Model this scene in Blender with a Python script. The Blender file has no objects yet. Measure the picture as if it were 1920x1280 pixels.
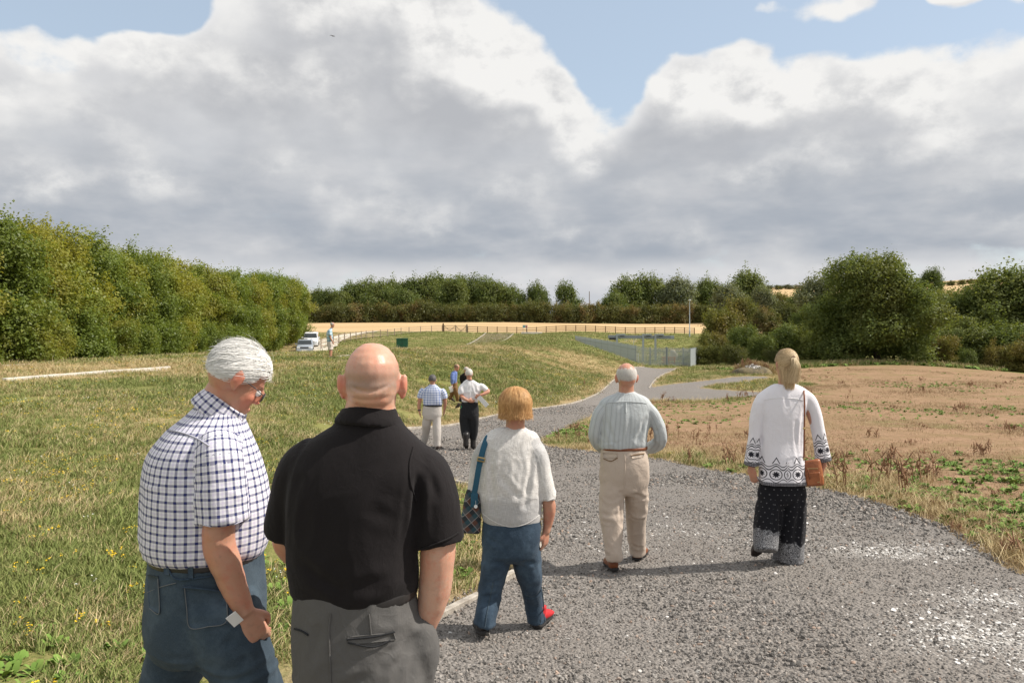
import bpy, bmesh, math, random
import numpy as np
from mathutils import Vector, Matrix, kdtree

R = math.radians
scene = bpy.context.scene
col = scene.collection
F = 1493.33            # focal length in photo pixels (28 mm on a 36 mm wide frame)
EYE = 1.75
HORIZON = 590.0

# ------------------------------------------------------------------ camera
cam_data = bpy.data.cameras.new('camera')
cam = bpy.data.objects.new('camera', cam_data)
col.objects.link(cam)
cam.location = (0, 0, EYE)
cam.rotation_euler = (R(90), 0, 0)
cam_data.lens = 28.0
cam_data.sensor_width = 36.0
cam_data.shift_y = -(640 - HORIZON) / 1920.0
cam_data.clip_start = 0.1
cam_data.clip_end = 6000
scene.camera = cam

# ------------------------------------------------------------------ colour management
vs = scene.view_settings
vs.view_transform = 'Standard'
vs.look = 'None'
vs.gamma = 1.0
vs.exposure = 0.15
vs.use_curve_mapping = False

# ------------------------------------------------------------------ sun
SUN_EL, SUN_AZ = R(48), R(87)          # azimuth clockwise from +Y (straight ahead)
sun_dir = Vector((math.cos(SUN_EL) * math.sin(SUN_AZ), math.cos(SUN_EL) * math.cos(SUN_AZ), math.sin(SUN_EL)))
sun_data = bpy.data.lights.new('sun', 'SUN')
sun_data.energy = 5.0
sun_data.angle = R(0.53)
sun_data.color = (1.0, 0.93, 0.84)
sun = bpy.data.objects.new('sun', sun_data)
sun.rotation_euler = sun_dir.to_track_quat('Z', 'Y').to_euler()
sun.location = (40, 10, 60)
col.objects.link(sun)


# ------------------------------------------------------------------ node helpers
class NT:
    """A thin wrapper that builds shader nodes by calls."""
    def __init__(self, tree):
        self.t = tree
        self.n = tree.nodes
        self.l = tree.links

    def put(self, sock, v):
        if v is None:
            return
        if isinstance(v, bpy.types.NodeSocket):
            self.l.new(v, sock)
        else:
            if isinstance(v, (tuple, list)) and sock.type == 'RGBA' and len(v) == 3:
                v = (*v, 1.0)
            sock.default_value = v

    def math(self, op, a, b=None, c=None, clamp=False):
        n = self.n.new('ShaderNodeMath')
        n.operation = op
        n.use_clamp = clamp
        for i, v in enumerate((a, b, c)):
            self.put(n.inputs[i], v)
        return n.outputs[0]

    def vmath(self, op, a, b=None, out=0):
        n = self.n.new('ShaderNodeVectorMath')
        n.operation = op
        self.put(n.inputs[0], a)
        if b is not None:
            self.put(n.inputs[3 if op == 'SCALE' else 1], b)
        return n.outputs['Value'] if op in ('LENGTH', 'DISTANCE', 'DOT_PRODUCT') else n.outputs[0]

    def comb(self, x, y, z=0.0):
        n = self.n.new('ShaderNodeCombineXYZ')
        for i, v in enumerate((x, y, z)):
            self.put(n.inputs[i], v)
        return n.outputs[0]

    def sep(self, v):
        n = self.n.new('ShaderNodeSeparateXYZ')
        self.put(n.inputs[0], v)
        return n.outputs

    def noise(self, vec, scale, detail=4.0, rough=0.55, lac=2.0, dist=0.0, colour=False):
        n = self.n.new('ShaderNodeTexNoise')
        self.put(n.inputs['Vector'], vec)
        self.put(n.inputs['Scale'], scale)
        self.put(n.inputs['Detail'], detail)
        self.put(n.inputs['Roughness'], rough)
        self.put(n.inputs['Lacunarity'], lac)
        self.put(n.inputs['Distortion'], dist)
        return n.outputs['Color' if colour else 'Fac']

    def voronoi(self, vec, scale, feature='F1', out='Distance', rnd=1.0):
        n = self.n.new('ShaderNodeTexVoronoi')
        n.feature = feature
        self.put(n.inputs['Vector'], vec)
        self.put(n.inputs['Scale'], scale)
        self.put(n.inputs['Randomness'], rnd)
        return n.outputs[out]

    def remap(self, v, a, b, c=0.0, d=1.0, smooth=True):
        n = self.n.new('ShaderNodeMapRange')
        n.interpolation_type = 'SMOOTHSTEP' if smooth else 'LINEAR'
        for i, x in enumerate((v, a, b, c, d)):
            self.put(n.inputs[i], x)
        return n.outputs[0]

    def mix(self, f, a, b, blend='MIX'):
        n = self.n.new('ShaderNodeMix')
        n.data_type = 'RGBA'
        n.blend_type = blend
        self.put(n.inputs[0], f)
        self.put(n.inputs[6], a)
        self.put(n.inputs[7], b)
        return n.outputs[2]

    def ramp(self, f, stops):
        n = self.n.new('ShaderNodeValToRGB')
        e = n.color_ramp.elements
        while len(e) < len(stops):
            e.new(0.5)
        for el, (p, c) in zip(e, stops):
            el.position = p
            el.color = (*c, 1.0)
        self.put(n.inputs[0], f)
        return n.outputs[0]

    def attr(self, name, out='Fac'):
        n = self.n.new('ShaderNodeAttribute')
        n.attribute_name = name
        return n.outputs[out]

    def coord(self, out='Object'):
        return self.n.new('ShaderNodeTexCoord').outputs[out]

    def pos(self):
        return self.n.new('ShaderNodeNewGeometry').outputs['Position']

    def uv(self):
        n = self.n.new('ShaderNodeUVMap')
        n.uv_map = 'UVMap'
        return n.outputs[0]

    def objrand(self):
        return self.n.new('ShaderNodeObjectInfo').outputs['Random']

    def island(self):
        return self.n.new('ShaderNodeNewGeometry').outputs['Random Per Island']

    def bump(self, h, strength=0.5, dist=0.01, normal=None):
        n = self.n.new('ShaderNodeBump')
        self.put(n.inputs['Strength'], strength)
        self.put(n.inputs['Distance'], dist)
        self.put(n.inputs['Height'], h)
        if normal is not None:
            self.put(n.inputs['Normal'], normal)
        return n.outputs[0]


def material(name, build, rough=0.8, spec=0.3):
    m = bpy.data.materials.new(name)
    m.use_nodes = True
    t = NT(m.node_tree)
    b = m.node_tree.nodes['Principled BSDF']
    b.inputs['Roughness'].default_value = rough
    b.inputs['Specular IOR Level'].default_value = spec
    out = build(t, b)
    if out is not None:
        t.put(b.inputs['Base Color'], out)
    return m


def flat(name, c, rough=0.6, spec=0.3, metal=0.0, var=0.12, scale=30.0, bump=0.0):
    """A plain colour with slight wear variation."""
    def build(t, b):
        b.inputs['Metallic'].default_value = metal
        n = t.noise(t.coord(), scale, 4)
        if bump:
            t.put(b.inputs['Normal'], t.bump(n, bump, 0.005))
        f = t.remap(n, 0.25, 0.75, 1 - var, 1 + var, smooth=False)
        return t.vmath('SCALE', c, f)
    return material(name, build, rough, spec)


# ------------------------------------------------------------------ world: daylight sky with cumulus
world = bpy.data.worlds.new('World')
scene.world = world
world.use_nodes = True


def cloud_field():
    """(azimuth, elevation) in radians -> cloud density; a group so that it can be sampled twice."""
    g = bpy.data.node_groups.new('cloud_field', 'ShaderNodeTree')
    g.interface.new_socket('p', in_out='INPUT', socket_type='NodeSocketVector')
    g.interface.new_socket('density', in_out='OUTPUT', socket_type='NodeSocketFloat')
    g.interface.new_socket('soft', in_out='OUTPUT', socket_type='NodeSocketFloat')
    t = NT(g)
    p = g.nodes.new('NodeGroupInput').outputs[0]
    s = t.sep(p)
    # flatten towards the horizon so that far clouds become wide and thin
    flat_el = t.math('POWER', t.math('MAXIMUM', t.math('ADD', s[1], 0.02), 0.0), 0.8)
    q = t.comb(s[0], t.math('MULTIPLY', flat_el, 1.35), 0.37)
    w = t.vmath('SCALE', t.vmath('SUBTRACT', t.noise(q, 7.0, 3, 0.5, colour=True), (0.5, 0.5, 0.5)), 0.10)
    pw = t.vmath('ADD', p, w)
    big = t.noise(t.vmath('ADD', q, t.vmath('SCALE', w, 0.5)), 5.0, 3, 0.5)
    fine = t.noise(q, 13.0, 10, 0.56)
    d = t.math('ADD', t.math('MULTIPLY', t.math('SUBTRACT', big, 0.5), 0.9), 0.30)
    def blob(px, py, rx, ry, amp, acc):
        c = (math.atan((px - 960) / F), (590 - py) / F, 0)
        k = (F / rx, F / ry, 0)
        r = t.vmath('LENGTH', t.vmath('MULTIPLY', t.vmath('SUBTRACT', pw, c), k))
        return t.math('ADD', acc, t.remap(r, 1.35, 0.35, 0, amp))
    for px, py, rx, ry, amp in (
            (190, 75, 150, 85, -2.6),
            (1240, -10, 420, 150, -1.6),
            (1135, 150, 75, 120, -0.9),
            (1690, 0, 520, 150, -1.5),
            (1560, 60, 120, 55, 2.0),
            (1800, 72, 55, 38, 2.0),
            (1910, 50, 70, 60, 1.7),
            (1410, 70, 60, 40, 1.2),
            (20, 20, 90, 60, 1.2),
            (690, 150, 380, 170, 0.60),
            (860, 90, 160, 130, 0.35),
            (1300, 215, 170, 80, 0.75),
            (960, 190, 150, 120, 0.35),
            (350, 210, 160, 90, 0.25),
            (1560, 285, 430, 125, 0.45),
            (10, 290, 270, 115, 0.40),
            (960, 400, 1500, 120, 0.45)):
        d = blob(px, py, rx, ry, amp, d)
    o = g.nodes.new('NodeGroupOutput')
    t.l.new(t.math('ADD', d, t.math('MULTIPLY', t.math('SUBTRACT', fine, 0.5), 1.6)), o.inputs[0])
    soft = t.noise(q, 10.0, 5, 0.5)
    t.l.new(t.math('ADD', d, t.math('MULTIPLY', t.math('SUBTRACT', soft, 0.5), 0.75)), o.inputs[1])
    return g


def build_world():
    t = NT(world.node_tree)
    for n in list(t.n):
        t.n.remove(n)
    sky = t.n.new('ShaderNodeTexSky')
    sky.sky_type = 'NISHITA'
    sky.sun_disc = False
    sky.sun_elevation = SUN_EL
    sky.sun_rotation = SUN_AZ
    sky.air_density = 1.0
    sky.dust_density = 1.2
    bg = t.n.new('ShaderNodeBackground')
    bg.inputs[1].default_value = 0.088
    d = t.sep(t.coord('Generated'))
    az = t.math('ARCTAN2', d[0], d[1])
    el = t.math('ARCSINE', d[2])
    g = cloud_field()
    def field(off):
        n = t.n.new('ShaderNodeGroup')
        n.node_tree = g
        t.put(n.inputs[0], t.vmath('ADD', t.comb(az, el, 0), off))
        return n.outputs
    D, S = field((0, 0, 0))
    D2, S2 = field((0.030, 0.036, 0))
    cover = t.remap(D, -0.10, 0.36)
    # lit side: where the cloud is thinner towards the sun
    lit = t.remap(t.math('SUBTRACT', t.math('ADD', t.math('MULTIPLY', S, 0.6), t.math('MULTIPLY', D, 0.4)), t.math('ADD', t.math('MULTIPLY', S2, 0.6), t.math('MULTIPLY', D2, 0.4))), -0.25, 0.55)
    puff = t.noise(t.comb(az, t.math('MULTIPLY', el, 1.4), 0.8), 16, 7, 0.58)
    lit = t.math('MULTIPLY', lit, t.remap(puff, 0.30, 0.62, 0.35, 1.15))
    thick = t.remap(t.math('ADD', t.math('MULTIPLY', S, 0.8), t.math('MULTIPLY', D, 0.2)), 0.05, 1.15)
    body = t.mix(t.math('ADD', thick, t.math('MULTIPLY', t.math('SUBTRACT', 0.5, puff), 0.5), clamp=True), (8.4, 8.4, 8.45), (5.0, 5.12, 5.4))
    body = t.mix(t.math('MULTIPLY', lit, 1.0, clamp=True), body, (9.3, 9.2, 9.0))
    # the shaded flat bases of the far cloud deck, paler again at the very horizon
    band = t.math('MULTIPLY', t.remap(el, 0.27, 0.085, 0, 1), t.remap(el, 0.046, 0.080, 0, 1))
    base = t.mix(t.remap(t.noise(t.comb(az, t.math('MULTIPLY', el, 3.0), 0), 7, 4), 0.35, 0.75), (4.0, 4.4, 5.0), (5.9, 6.05, 6.35))
    body = t.mix(t.math('MULTIPLY', band, t.math('SUBTRACT', 1.0, t.math('MULTIPLY', lit, 0.75))), body, base)
    hz = t.remap(el, 0.078, 0.03, 0, 1)
    body = t.mix(t.math('MULTIPLY', hz, 0.85), body, t.mix(t.remap(t.noise(t.comb(az, t.math('MULTIPLY', el, 2.4), 0), 8, 3), 0.35, 0.65), (5.5, 5.75, 6.2), (7.6, 7.5, 7.55)))
    blue = t.mix(0.55, t.vmath('MULTIPLY', sky.outputs[0], (1.6, 1.55, 1.5)), (6.4, 7.5, 8.6))
    c = t.mix(cover, blue, body)
    t.put(bg.inputs[0], c)
    o = t.n.new('ShaderNodeOutputWorld')
    t.l.new(bg.outputs[0], o.inputs[0])
    world.cycles.sampling_method = 'MANUAL'
    world.cycles.sample_map_resolution = 512


build_world()


# ------------------------------------------------------------------ survey of the land
def at(px, py, d):
    """Point seen at photo pixel (px, py) at depth d metres."""
    return ((px - 960) / F * d, d, EYE - (py - HORIZON) / F * d)


def link(o, parent=None):
    col.objects.link(o)
    if parent is not None:
        o.parent = parent
    return o


def tag(o, label=None, cat=None, group=None, kind=None):
    if label:
        o['label'] = label
    if cat:
        o['category'] = cat
    if group:
        o['group'] = group
    if kind:
        o['kind'] = kind
    return o


def empty(name, loc, rz=0.0):
    o = bpy.data.objects.new(name, None)
    o.location = loc
    o.rotation_euler = (0, 0, rz)
    o.empty_display_size = 0.2
    return link(o)


def mesh_np(name, verts, faces, smooth=False):
    """Mesh from numpy arrays; faces (n,3) or (n,4), or a list of both."""
    me = bpy.data.meshes.new(name)
    blocks = faces if isinstance(faces, list) else [faces]
    blocks = [np.asarray(b, dtype=np.int32) for b in blocks if len(b)]
    me.vertices.add(len(verts))
    me.vertices.foreach_set('co', np.asarray(verts, dtype=np.float32).ravel())
    idx = np.concatenate([b.ravel() for b in blocks])
    tot = np.concatenate([np.full(len(b), b.shape[1], dtype=np.int32) for b in blocks])
    start = np.concatenate([[0], np.cumsum(tot)[:-1]]).astype(np.int32)
    me.loops.add(len(idx))
    me.loops.foreach_set('vertex_index', idx.astype(np.int32))
    me.polygons.add(len(tot))
    me.polygons.foreach_set('loop_start', start)
    me.polygons.foreach_set('loop_total', tot)
    if smooth:
        me.polygons.foreach_set('use_smooth', np.ones(len(tot), dtype=bool))
    me.update(calc_edges=True)
    return me


def obj(name, me, mat=None, parent=None):
    o = bpy.data.objects.new(name, me)
    if mat is not None and not me.materials:
        for m in (mat if isinstance(mat, (list, tuple)) else [mat]):
            me.materials.append(m)
    return link(o, parent)


# depth -> drop of the gravel path below the eye
def hp(d):
    return float(np.interp(d, [-20, 0, 2.5, 5, 6.8, 11, 18.4, 27, 36, 50, 78, 93, 110],
                           [1.3, 1.75, 1.91, 2.05, 2.17, 2.50, 3.12, 3.42, 3.75, 4.25, 5.3, 5.7, 5.8]))


def pth(px, py):
    """Where the sight line through (px, py) meets the path surface."""
    ds = np.linspace(1.5, 105, 4000)
    h = np.interp(ds, [-20, 0, 2.5, 5, 6.8, 11, 18.4, 27, 36, 50, 78, 93, 110],
                  [1.3, 1.75, 1.91, 2.05, 2.17, 2.50, 3.12, 3.42, 3.75, 4.25, 5.3, 5.7, 5.8])
    e = np.abs(ds * (py - HORIZON) / F - h)
    d = ds[int(np.argmin(e))]
    return ((px - 960) / F * d, d)


SURVEY = []
for (x, y, h) in ((0, -20, 1.3), (-25, -15, 1.2), (25, -15, 1.4), (0, -6, 1.6), (-8, -3, 1.6), (8, -3, 1.7), (0, 0, 1.75), (0, 2.5, 1.91), (0.6, 5, 2.05),
                  (-60, 0, 1.2), (60, 0, 1.6), (-40, 30, 1.7), (3.0, 3.0, 1.84), (-90, 90, 1.6), (-60, 60, 1.9),
                  (70, 60, 4.0), (110, 90, 4.2), (50, 30, 2.6), (150, 20, 2)):
    SURVEY.append((x, y, -h))
for (px, py, d) in (
        (1150, 1070, 6.62), (1465, 1057, 6.58), (1920, 1085, 6.15), (1540, 920, 10.6), (1240, 865, 15.2), (1020, 835, 18.6), (830, 845, 18.3),
        (815, 1180, 5.03), (1030, 990, 8.6), (875, 902, 13.2), (960, 775, 27.2), (1080, 760, 31), (1150, 715, 50), (1210, 690, 78),
        (1265, 686, 88), (1225, 718, 50), (1425, 730, 46), (1210, 735, 45), (1400, 707, 58),
        (1920, 700, 73), (1500, 690, 73), (1700, 740, 38), (1920, 800, 20.6), (1920, 900, 11.0), (1500, 780, 26), (1350, 700, 66), (1310, 688, 86),
        (0, 1280, 4.0), (270, 1280, 4.05), (550, 1280, 4.0), (0, 1000, 6.8), (500, 1000, 7.0), (0, 800, 13.9), (300, 800, 14), (0, 716, 23.7), (300, 693, 29.7), (0, 685, 32), (-300, 700, 26),
        (300, 672, 40), (450, 665, 46), (619, 671, 39), (560, 800, 15.6), (700, 800, 19.5), (560, 700, 29), (700, 700, 32.6),
        (853, 754, 30.5), (850, 700, 40), (1000, 700, 45), (1000, 742, 34.5), (760, 1000, 7.6),
        (660, 657, 49), (760, 655, 55), (900, 648, 65.6), (1000, 646, 74), (1082, 645, 82), (1150, 666, 84), (1197, 683, 87), (1100, 700, 58), (1050, 672, 64),
        (650, 646, 100), (756, 652, 105), (760, 672, 80), (900, 641, 120), (880, 646, 108), (965, 627, 146),
        (1150, 672, 105), (1260, 674, 102), (1300, 672, 104), (1150, 644, 122), (1260, 642, 124), (1080, 634, 120),
        (1200, 628, 146), (1290, 627, 148), (1000, 625.5, 150), (830, 622, 150), (700, 624.5, 145), (1600, 640, 130),
        (575, 661, 90), (600, 641, 110), (665, 628, 138), (560, 672, 75), (520, 655, 95), (450, 650, 100),
        (960, 613, 180), (700, 613, 180), (1250, 615, 180), (960, 604, 230), (610, 605, 230), (1320, 605.5, 230), (1500, 606, 230), (300, 610, 230),
        (960, 600, 300), (600, 600, 300), (1300, 598, 300), (300, 600, 300), (1600, 600, 260), (1900, 600, 260),
        (1000, 592, 600), (400, 592, 600), (1250, 570, 600), (1420, 540, 560), (1560, 540, 520), (1800, 526, 560), (1920, 520, 560), (2100, 520, 560),
        (1000, 591, 1500), (300, 591, 1500), (1500, 560, 1400), (2000, 540, 1400)):
    x, y, z = at(px, py, d)
    SURVEY.append((x, y, z - EYE))
SURVEY = np.array(SURVEY, dtype=float)


def warp(x, y):
    r = np.hypot(x, y) + 1e-6
    k = np.log1p(r / 6.0) / r
    return np.stack([x * k * 1.6, y * k], axis=-1)


_sp = warp(SURVEY[:, 0], SURVEY[:, 1])


def _tps(r2):
    return 0.5 * r2 * np.log(r2 + 1e-9)


def _fit(lam=2e-4):
    n = len(_sp)
    K = _tps(((_sp[:, None] - _sp[None]) ** 2).sum(-1)) + lam * np.eye(n)
    P = np.concatenate([np.ones((n, 1)), _sp], 1)
    A = np.block([[K, P], [P.T, np.zeros((3, 3))]])
    b = np.concatenate([SURVEY[:, 2], np.zeros(3)])
    return np.linalg.solve(A, b)


_w = _fit()


def ground(x, y):
    """Height of the land (metres above the point below the camera)."""
    x = np.asarray(x, dtype=float)
    y = np.asarray(y, dtype=float)
    shp = np.broadcast(x, y).shape
    p = warp(np.broadcast_to(x, shp).ravel(), np.broadcast_to(y, shp).ravel())
    out = np.empty(len(p))
    for i in range(0, len(p), 20000):
        q = p[i:i + 20000]
        k = _tps(((q[:, None] - _sp[None]) ** 2).sum(-1))
        out[i:i + 20000] = k @ _w[:-3] + _w[-3] + q @ _w[-2:]
    return (out + EYE).reshape(shp)


def gz(x, y):
    return float(ground(np.array([x]), np.array([y]))[0])


def hit(px, py, dmin=2.0, dmax=400.0):
    """First point of the land on the sight line through (px, py)."""
    ds = np.exp(np.linspace(math.log(dmin), math.log(dmax), 3000))
    x = (px - 960) / F * ds
    z = EYE - (py - HORIZON) / F * ds
    g = ground(x, ds)
    k = np.nonzero(z <= g)[0]
    i = int(k[0]) if len(k) else len(ds) - 1
    return float(x[i]), float(ds[i]), float(g[i])


# ------------------------------------------------------------------ numpy noise for geometry
_rng = np.random.default_rng(7)
_perm = _rng.permutation(512)
_grad = _rng.normal(size=(512, 3))


def vnoise(p):
    """Smooth value noise in [-1, 1] at points p (n, 3)."""
    p = np.asarray(p, dtype=float)
    i = np.floor(p).astype(int)
    f = p - i
    f = f * f * (3 - 2 * f)
    def h(a):
        k = _perm[(a[:, 0]) & 511]
        k = _perm[(k + a[:, 1]) & 511]
        k = _perm[(k + a[:, 2]) & 511]
        return k / 255.5 - 1
    out = 0
    for dx in (0, 1):
        wx = f[:, 0] if dx else 1 - f[:, 0]
        for dy in (0, 1):
            wy = f[:, 1] if dy else 1 - f[:, 1]
            for dz in (0, 1):
                wz = f[:, 2] if dz else 1 - f[:, 2]
                out = out + wx * wy * wz * h(i + np.array([dx, dy, dz]))
    return out


def fbm(p, oct=3, gain=0.5):
    a, s, out = 1.0, 0.0, 0
    p = np.asarray(p, dtype=float)
    for k in range(oct):
        out = out + a * vnoise(p * (2.03 ** k) + 17.3 * k)
        s += a
        a *= gain
    return out / s


def seg_dist(px, py, poly, closed=True):
    """Signed distance to a polygon, positive inside (or unsigned to a line)."""
    P = np.stack([px, py], -1)
    poly = np.asarray(poly, dtype=float)
    A = poly
    B = np.roll(poly, -1, 0) if closed else poly[1:]
    if not closed:
        A = poly[:-1]
    best = np.full(len(P), 1e9)
    inside = np.zeros(len(P), dtype=bool)
    for a, b in zip(A, B):
        ab = b - a
        t = np.clip(((P - a) @ ab) / (ab @ ab + 1e-12), 0, 1)
        d = np.hypot(*(P - (a + t[:, None] * ab)).T)
        best = np.minimum(best, d)
        if closed:
            c = (a[1] > P[:, 1]) != (b[1] > P[:, 1])
            xx = a[0] + (P[:, 1] - a[1]) / (b[1] - a[1] + 1e-12) * ab[0]
            inside ^= c & (P[:, 0] < xx)
    return np.where(inside, best, -best) if closed else best


# ------------------------------------------------------------------ outlines of path and fields
def chain(pts, n=6):
    """Catmull-Rom smoothing of a polyline."""
    p = np.array(pts, dtype=float)
    p = np.vstack([2 * p[0] - p[1], p, 2 * p[-1] - p[-2]])
    out = []
    for i in range(1, len(p) - 2):
        a, b, c, d = p[i - 1:i + 3]
        for t in np.linspace(0, 1, n, endpoint=False):
            out.append(0.5 * ((2 * b) + (c - a) * t + (2 * a - 5 * b + 4 * c - d) * t * t + (3 * b - a - 3 * c + d) * t ** 3))
    out.append(p[-2])
    return np.array(out)


KERB_NEAR = [pth(*p) for p in ((700, 1262), (815, 1180), (905, 1128), (975, 1085), (1012, 1040), (1030, 990), (1018, 950), (985, 925), (940, 912), (875, 902), (825, 891), (770, 880), (716, 872))]
KERB_FAR = [pth(*p) for p in ((690, 850), (716, 836), (770, 817), (850, 799), (905, 786), (960, 776), (1030, 768), (1080, 757), (1118, 738), (1150, 716), (1180, 701), (1208, 689))]
GATE_R = [pth(*p) for p in ((1268, 688), (1250, 698), (1230, 712), (1217, 722))]
EDGE_FIELD = [pth(*p) for p in ((1330, 738), (1280, 737), (1212, 738), (1150, 757), (1095, 785), (1050, 808), (1012, 826), (1008, 836), (1030, 845), (1100, 852), (1240, 868))]
EDGE_RIGHT = [at(1400, 888, 12.3)[:2], at(1540, 920, 10.6)[:2], at(1750, 1000, 8.1)[:2], at(1920, 1085, 6.15)[:2], (4.6, 4.2), (5.2, 1.0), (5.6, -4), (6, -14)]
BRANCH = [pth(1425, 733), (15.5, 43.6), (16.6, 44.6), (15.5, 45.6), pth(1425, 727), pth(1305, 721), pth(1330, 717), pth(1430, 709.5), (18.5, 57.5), (18.8, 59.5), pth(1380, 706), pth(1300, 713)]
near_left = [(-1.9, -14), (-1.6, -4), (-1.25, 0.8), (-1.12, 2.6)]
PATH = np.vstack([near_left, chain(KERB_NEAR, 5), chain(KERB_FAR, 5), chain(GATE_R, 3), np.array(BRANCH[::-1]), chain(EDGE_FIELD, 5), chain(EDGE_RIGHT, 4)])

SOIL = np.array([pth(1330, 740), pth(1212, 739), pth(1095, 786), pth(1010, 830), pth(1240, 866), (3.9, 10.8), (4.1, 6), (6, 2), (8, -10), (120, -10), (150, 60), (70, 74), (26, 74), (20, 66), (18, 50)])
GOLD = np.array([(-62, 152), (-20, 152), (5, 152), (38, 153), (62, 160), (80, 232), (-90, 232), (-80, 160)])

# ------------------------------------------------------------------ ground sheet
def polar(r_scale, ds, smax, angs):
    s = np.arange(0, smax, ds)
    r = r_scale * np.expm1(s)
    rr, aa = np.meshgrid(r, angs, indexing='ij')
    return rr * np.sin(aa), rr * np.cos(aa)


def grid_faces(nr, na):
    i = np.arange(nr - 1)[:, None] * na + np.arange(na - 1)[None]
    return np.stack([i, i + 1, i + na + 1, i + na], -1).reshape(-1, 4)


front = np.linspace(R(-47), R(47), 420)
side = np.linspace(R(47), R(313), 90)[1:-1]
angs = np.concatenate([front, side, [front[0] + 2 * math.pi]])
GX, GY = polar(4.0, 0.0185, 6.1, angs)
gxf, gyf = GX.ravel(), GY.ravel()
gzf = ground(gxf, gyf)
path_sd = seg_dist(gxf, gyf, PATH)
rr = np.hypot(gxf, gyf)
rough_amp = 0.018 * np.clip(-path_sd / 0.4, 0, 1) * np.clip(40 / (rr + 20), 0, 1)
gzf = gzf + rough_amp * fbm(np.stack([gxf * 1.7, gyf * 1.7, 0 * gxf], -1), 3) + 0.05 * np.clip(-path_sd / 2, 0, 1) * np.clip((rr - 4) / 10, 0, 1) * fbm(np.stack([gxf * 0.25, gyf * 0.25, 0 * gxf + 5], -1), 2) * (rr < 140)
gzf = gzf - 0.10 * np.clip((path_sd + 0.02) / 0.25, 0, 1)
me = mesh_np('ground', np.stack([gxf, gyf, gzf], -1), grid_faces(*GX.shape)[:, ::-1], smooth=True)


def point_attr(me, name, v):
    a = me.attributes.new(name, 'FLOAT', 'POINT')
    a.data.foreach_set('value', np.asarray(v, dtype=np.float32))


def soil_mask(x, y):
    n = fbm(np.stack([x * 0.45, y * 0.45, 0 * x], -1), 3)
    return np.clip(seg_dist(x, y, SOIL) / 1.6 - 0.1 + 0.9 * n, 0, 1)


def gold_mask(x, y):
    far_hill = ((x > 70) & (y > 380) & (vnoise(np.stack([x / 90, y / 90, 0 * x], -1)) > -0.25)).astype(float)
    return np.maximum(np.clip(seg_dist(x, y, GOLD) / 1.5, 0, 1), far_hill)


def dry_mask(x, y):
    """Straw-dry turf: a margin along the kerbs, the bank top and patches."""
    n = fbm(np.stack([x * 0.35, y * 0.35, 0 * x + 9], -1), 4)
    top = np.clip(1 - np.abs(y - 30 - 0.10 * (x + 18)) / 6.5, 0, 1) * np.clip((-8 - x) / 5, 0, 1)
    kerb = np.clip(1 - (-seg_dist(x, y, PATH)) / (0.8 + 0.02 * np.hypot(x, y)), 0, 1)
    ramp = np.clip(1 - np.abs(y - 58 - (x + 5) * 0.6) / 12, 0, 1) * (np.abs(x + 4) < 14)
    lane = np.clip(1 - seg_dist(x, y, [(-26.5, 60), (-25.5, 85), (-28, 108), (-27, 135), (-36, 160)], closed=False) / 5.0, 0, 1) * 1.5
    return np.clip(0.30 + 0.75 * n + 0.8 * top + 0.75 * kerb ** 1.5 + 0.45 * ramp + lane, 0, 1)


point_attr(me, 'soil', soil_mask(gxf, gyf))
point_attr(me, 'gold', gold_mask(gxf, gyf))
point_attr(me, 'dry', dry_mask(gxf, gyf))
point_attr(me, 'verge', np.clip(1 + path_sd / 0.5, 0, 1))


def ground_mat(t, b):
    p = t.pos()
    n1 = t.noise(p, 0.9, 6, 0.6)
    n2 = t.noise(p, 7.0, 8, 0.65)
    n3 = t.noise(p, 45.0, 4, 0.6)
    dry = t.math('ADD', t.attr('dry'), t.math('MULTIPLY', t.math('SUBTRACT', n2, 0.5), 1.1))
    green = t.mix(t.remap(n1, 0.3, 0.7), (0.115, 0.145, 0.034), (0.175, 0.19, 0.055))
    green = t.mix(t.remap(n3, 0.35, 0.7), green, (0.26, 0.235, 0.09))
    straw = t.mix(t.remap(n3, 0.3, 0.7), (0.30, 0.215, 0.11), (0.46, 0.36, 0.19))
    turf = t.mix(t.remap(dry, 0.25, 0.95), green, straw)
    soil = t.mix(t.remap(n2, 0.3, 0.75), (0.24, 0.148, 0.090), (0.41, 0.270, 0.170))
    soil = t.mix(t.remap(t.math('ADD', t.math('MULTIPLY', n1, 0.6), t.math('MULTIPLY', n3, 0.4)), 0.44, 0.58, 0, 0.85), soil, (0.235, 0.165, 0.085))
    soil = t.mix(t.remap(t.noise(p, 0.35, 5, 0.6), 0.56, 0.70, 0, 0.7), soil, (0.15, 0.17, 0.05))
    c = t.mix(t.attr('soil'), turf, soil)
    gold = t.mix(t.remap(t.noise(t.vmath('MULTIPLY', p, (0.1, 1.0, 1.0)), 0.35, 6, 0.6), 0.3, 0.7), (0.42, 0.285, 0.145), (0.58, 0.425, 0.24))
    c = t.mix(t.attr('gold'), c, gold)
    c = t.mix(t.math('MULTIPLY', t.attr('verge'), 0.7), c, t.mix(n3, (0.13, 0.10, 0.075), (0.30, 0.24, 0.16)))
    h = t.math('ADD', t.math('MULTIPLY', n2, 0.6), t.math('MULTIPLY', n3, 0.4))
    t.put(b.inputs['Normal'], t.bump(h, 0.8, 0.06))
    return c


M = {}
M['ground'] = material('ground_cover', ground_mat, 0.95, 0.1)
ground_o = obj('ground', me, M['ground'])
tag(ground_o, kind='structure')

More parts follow.
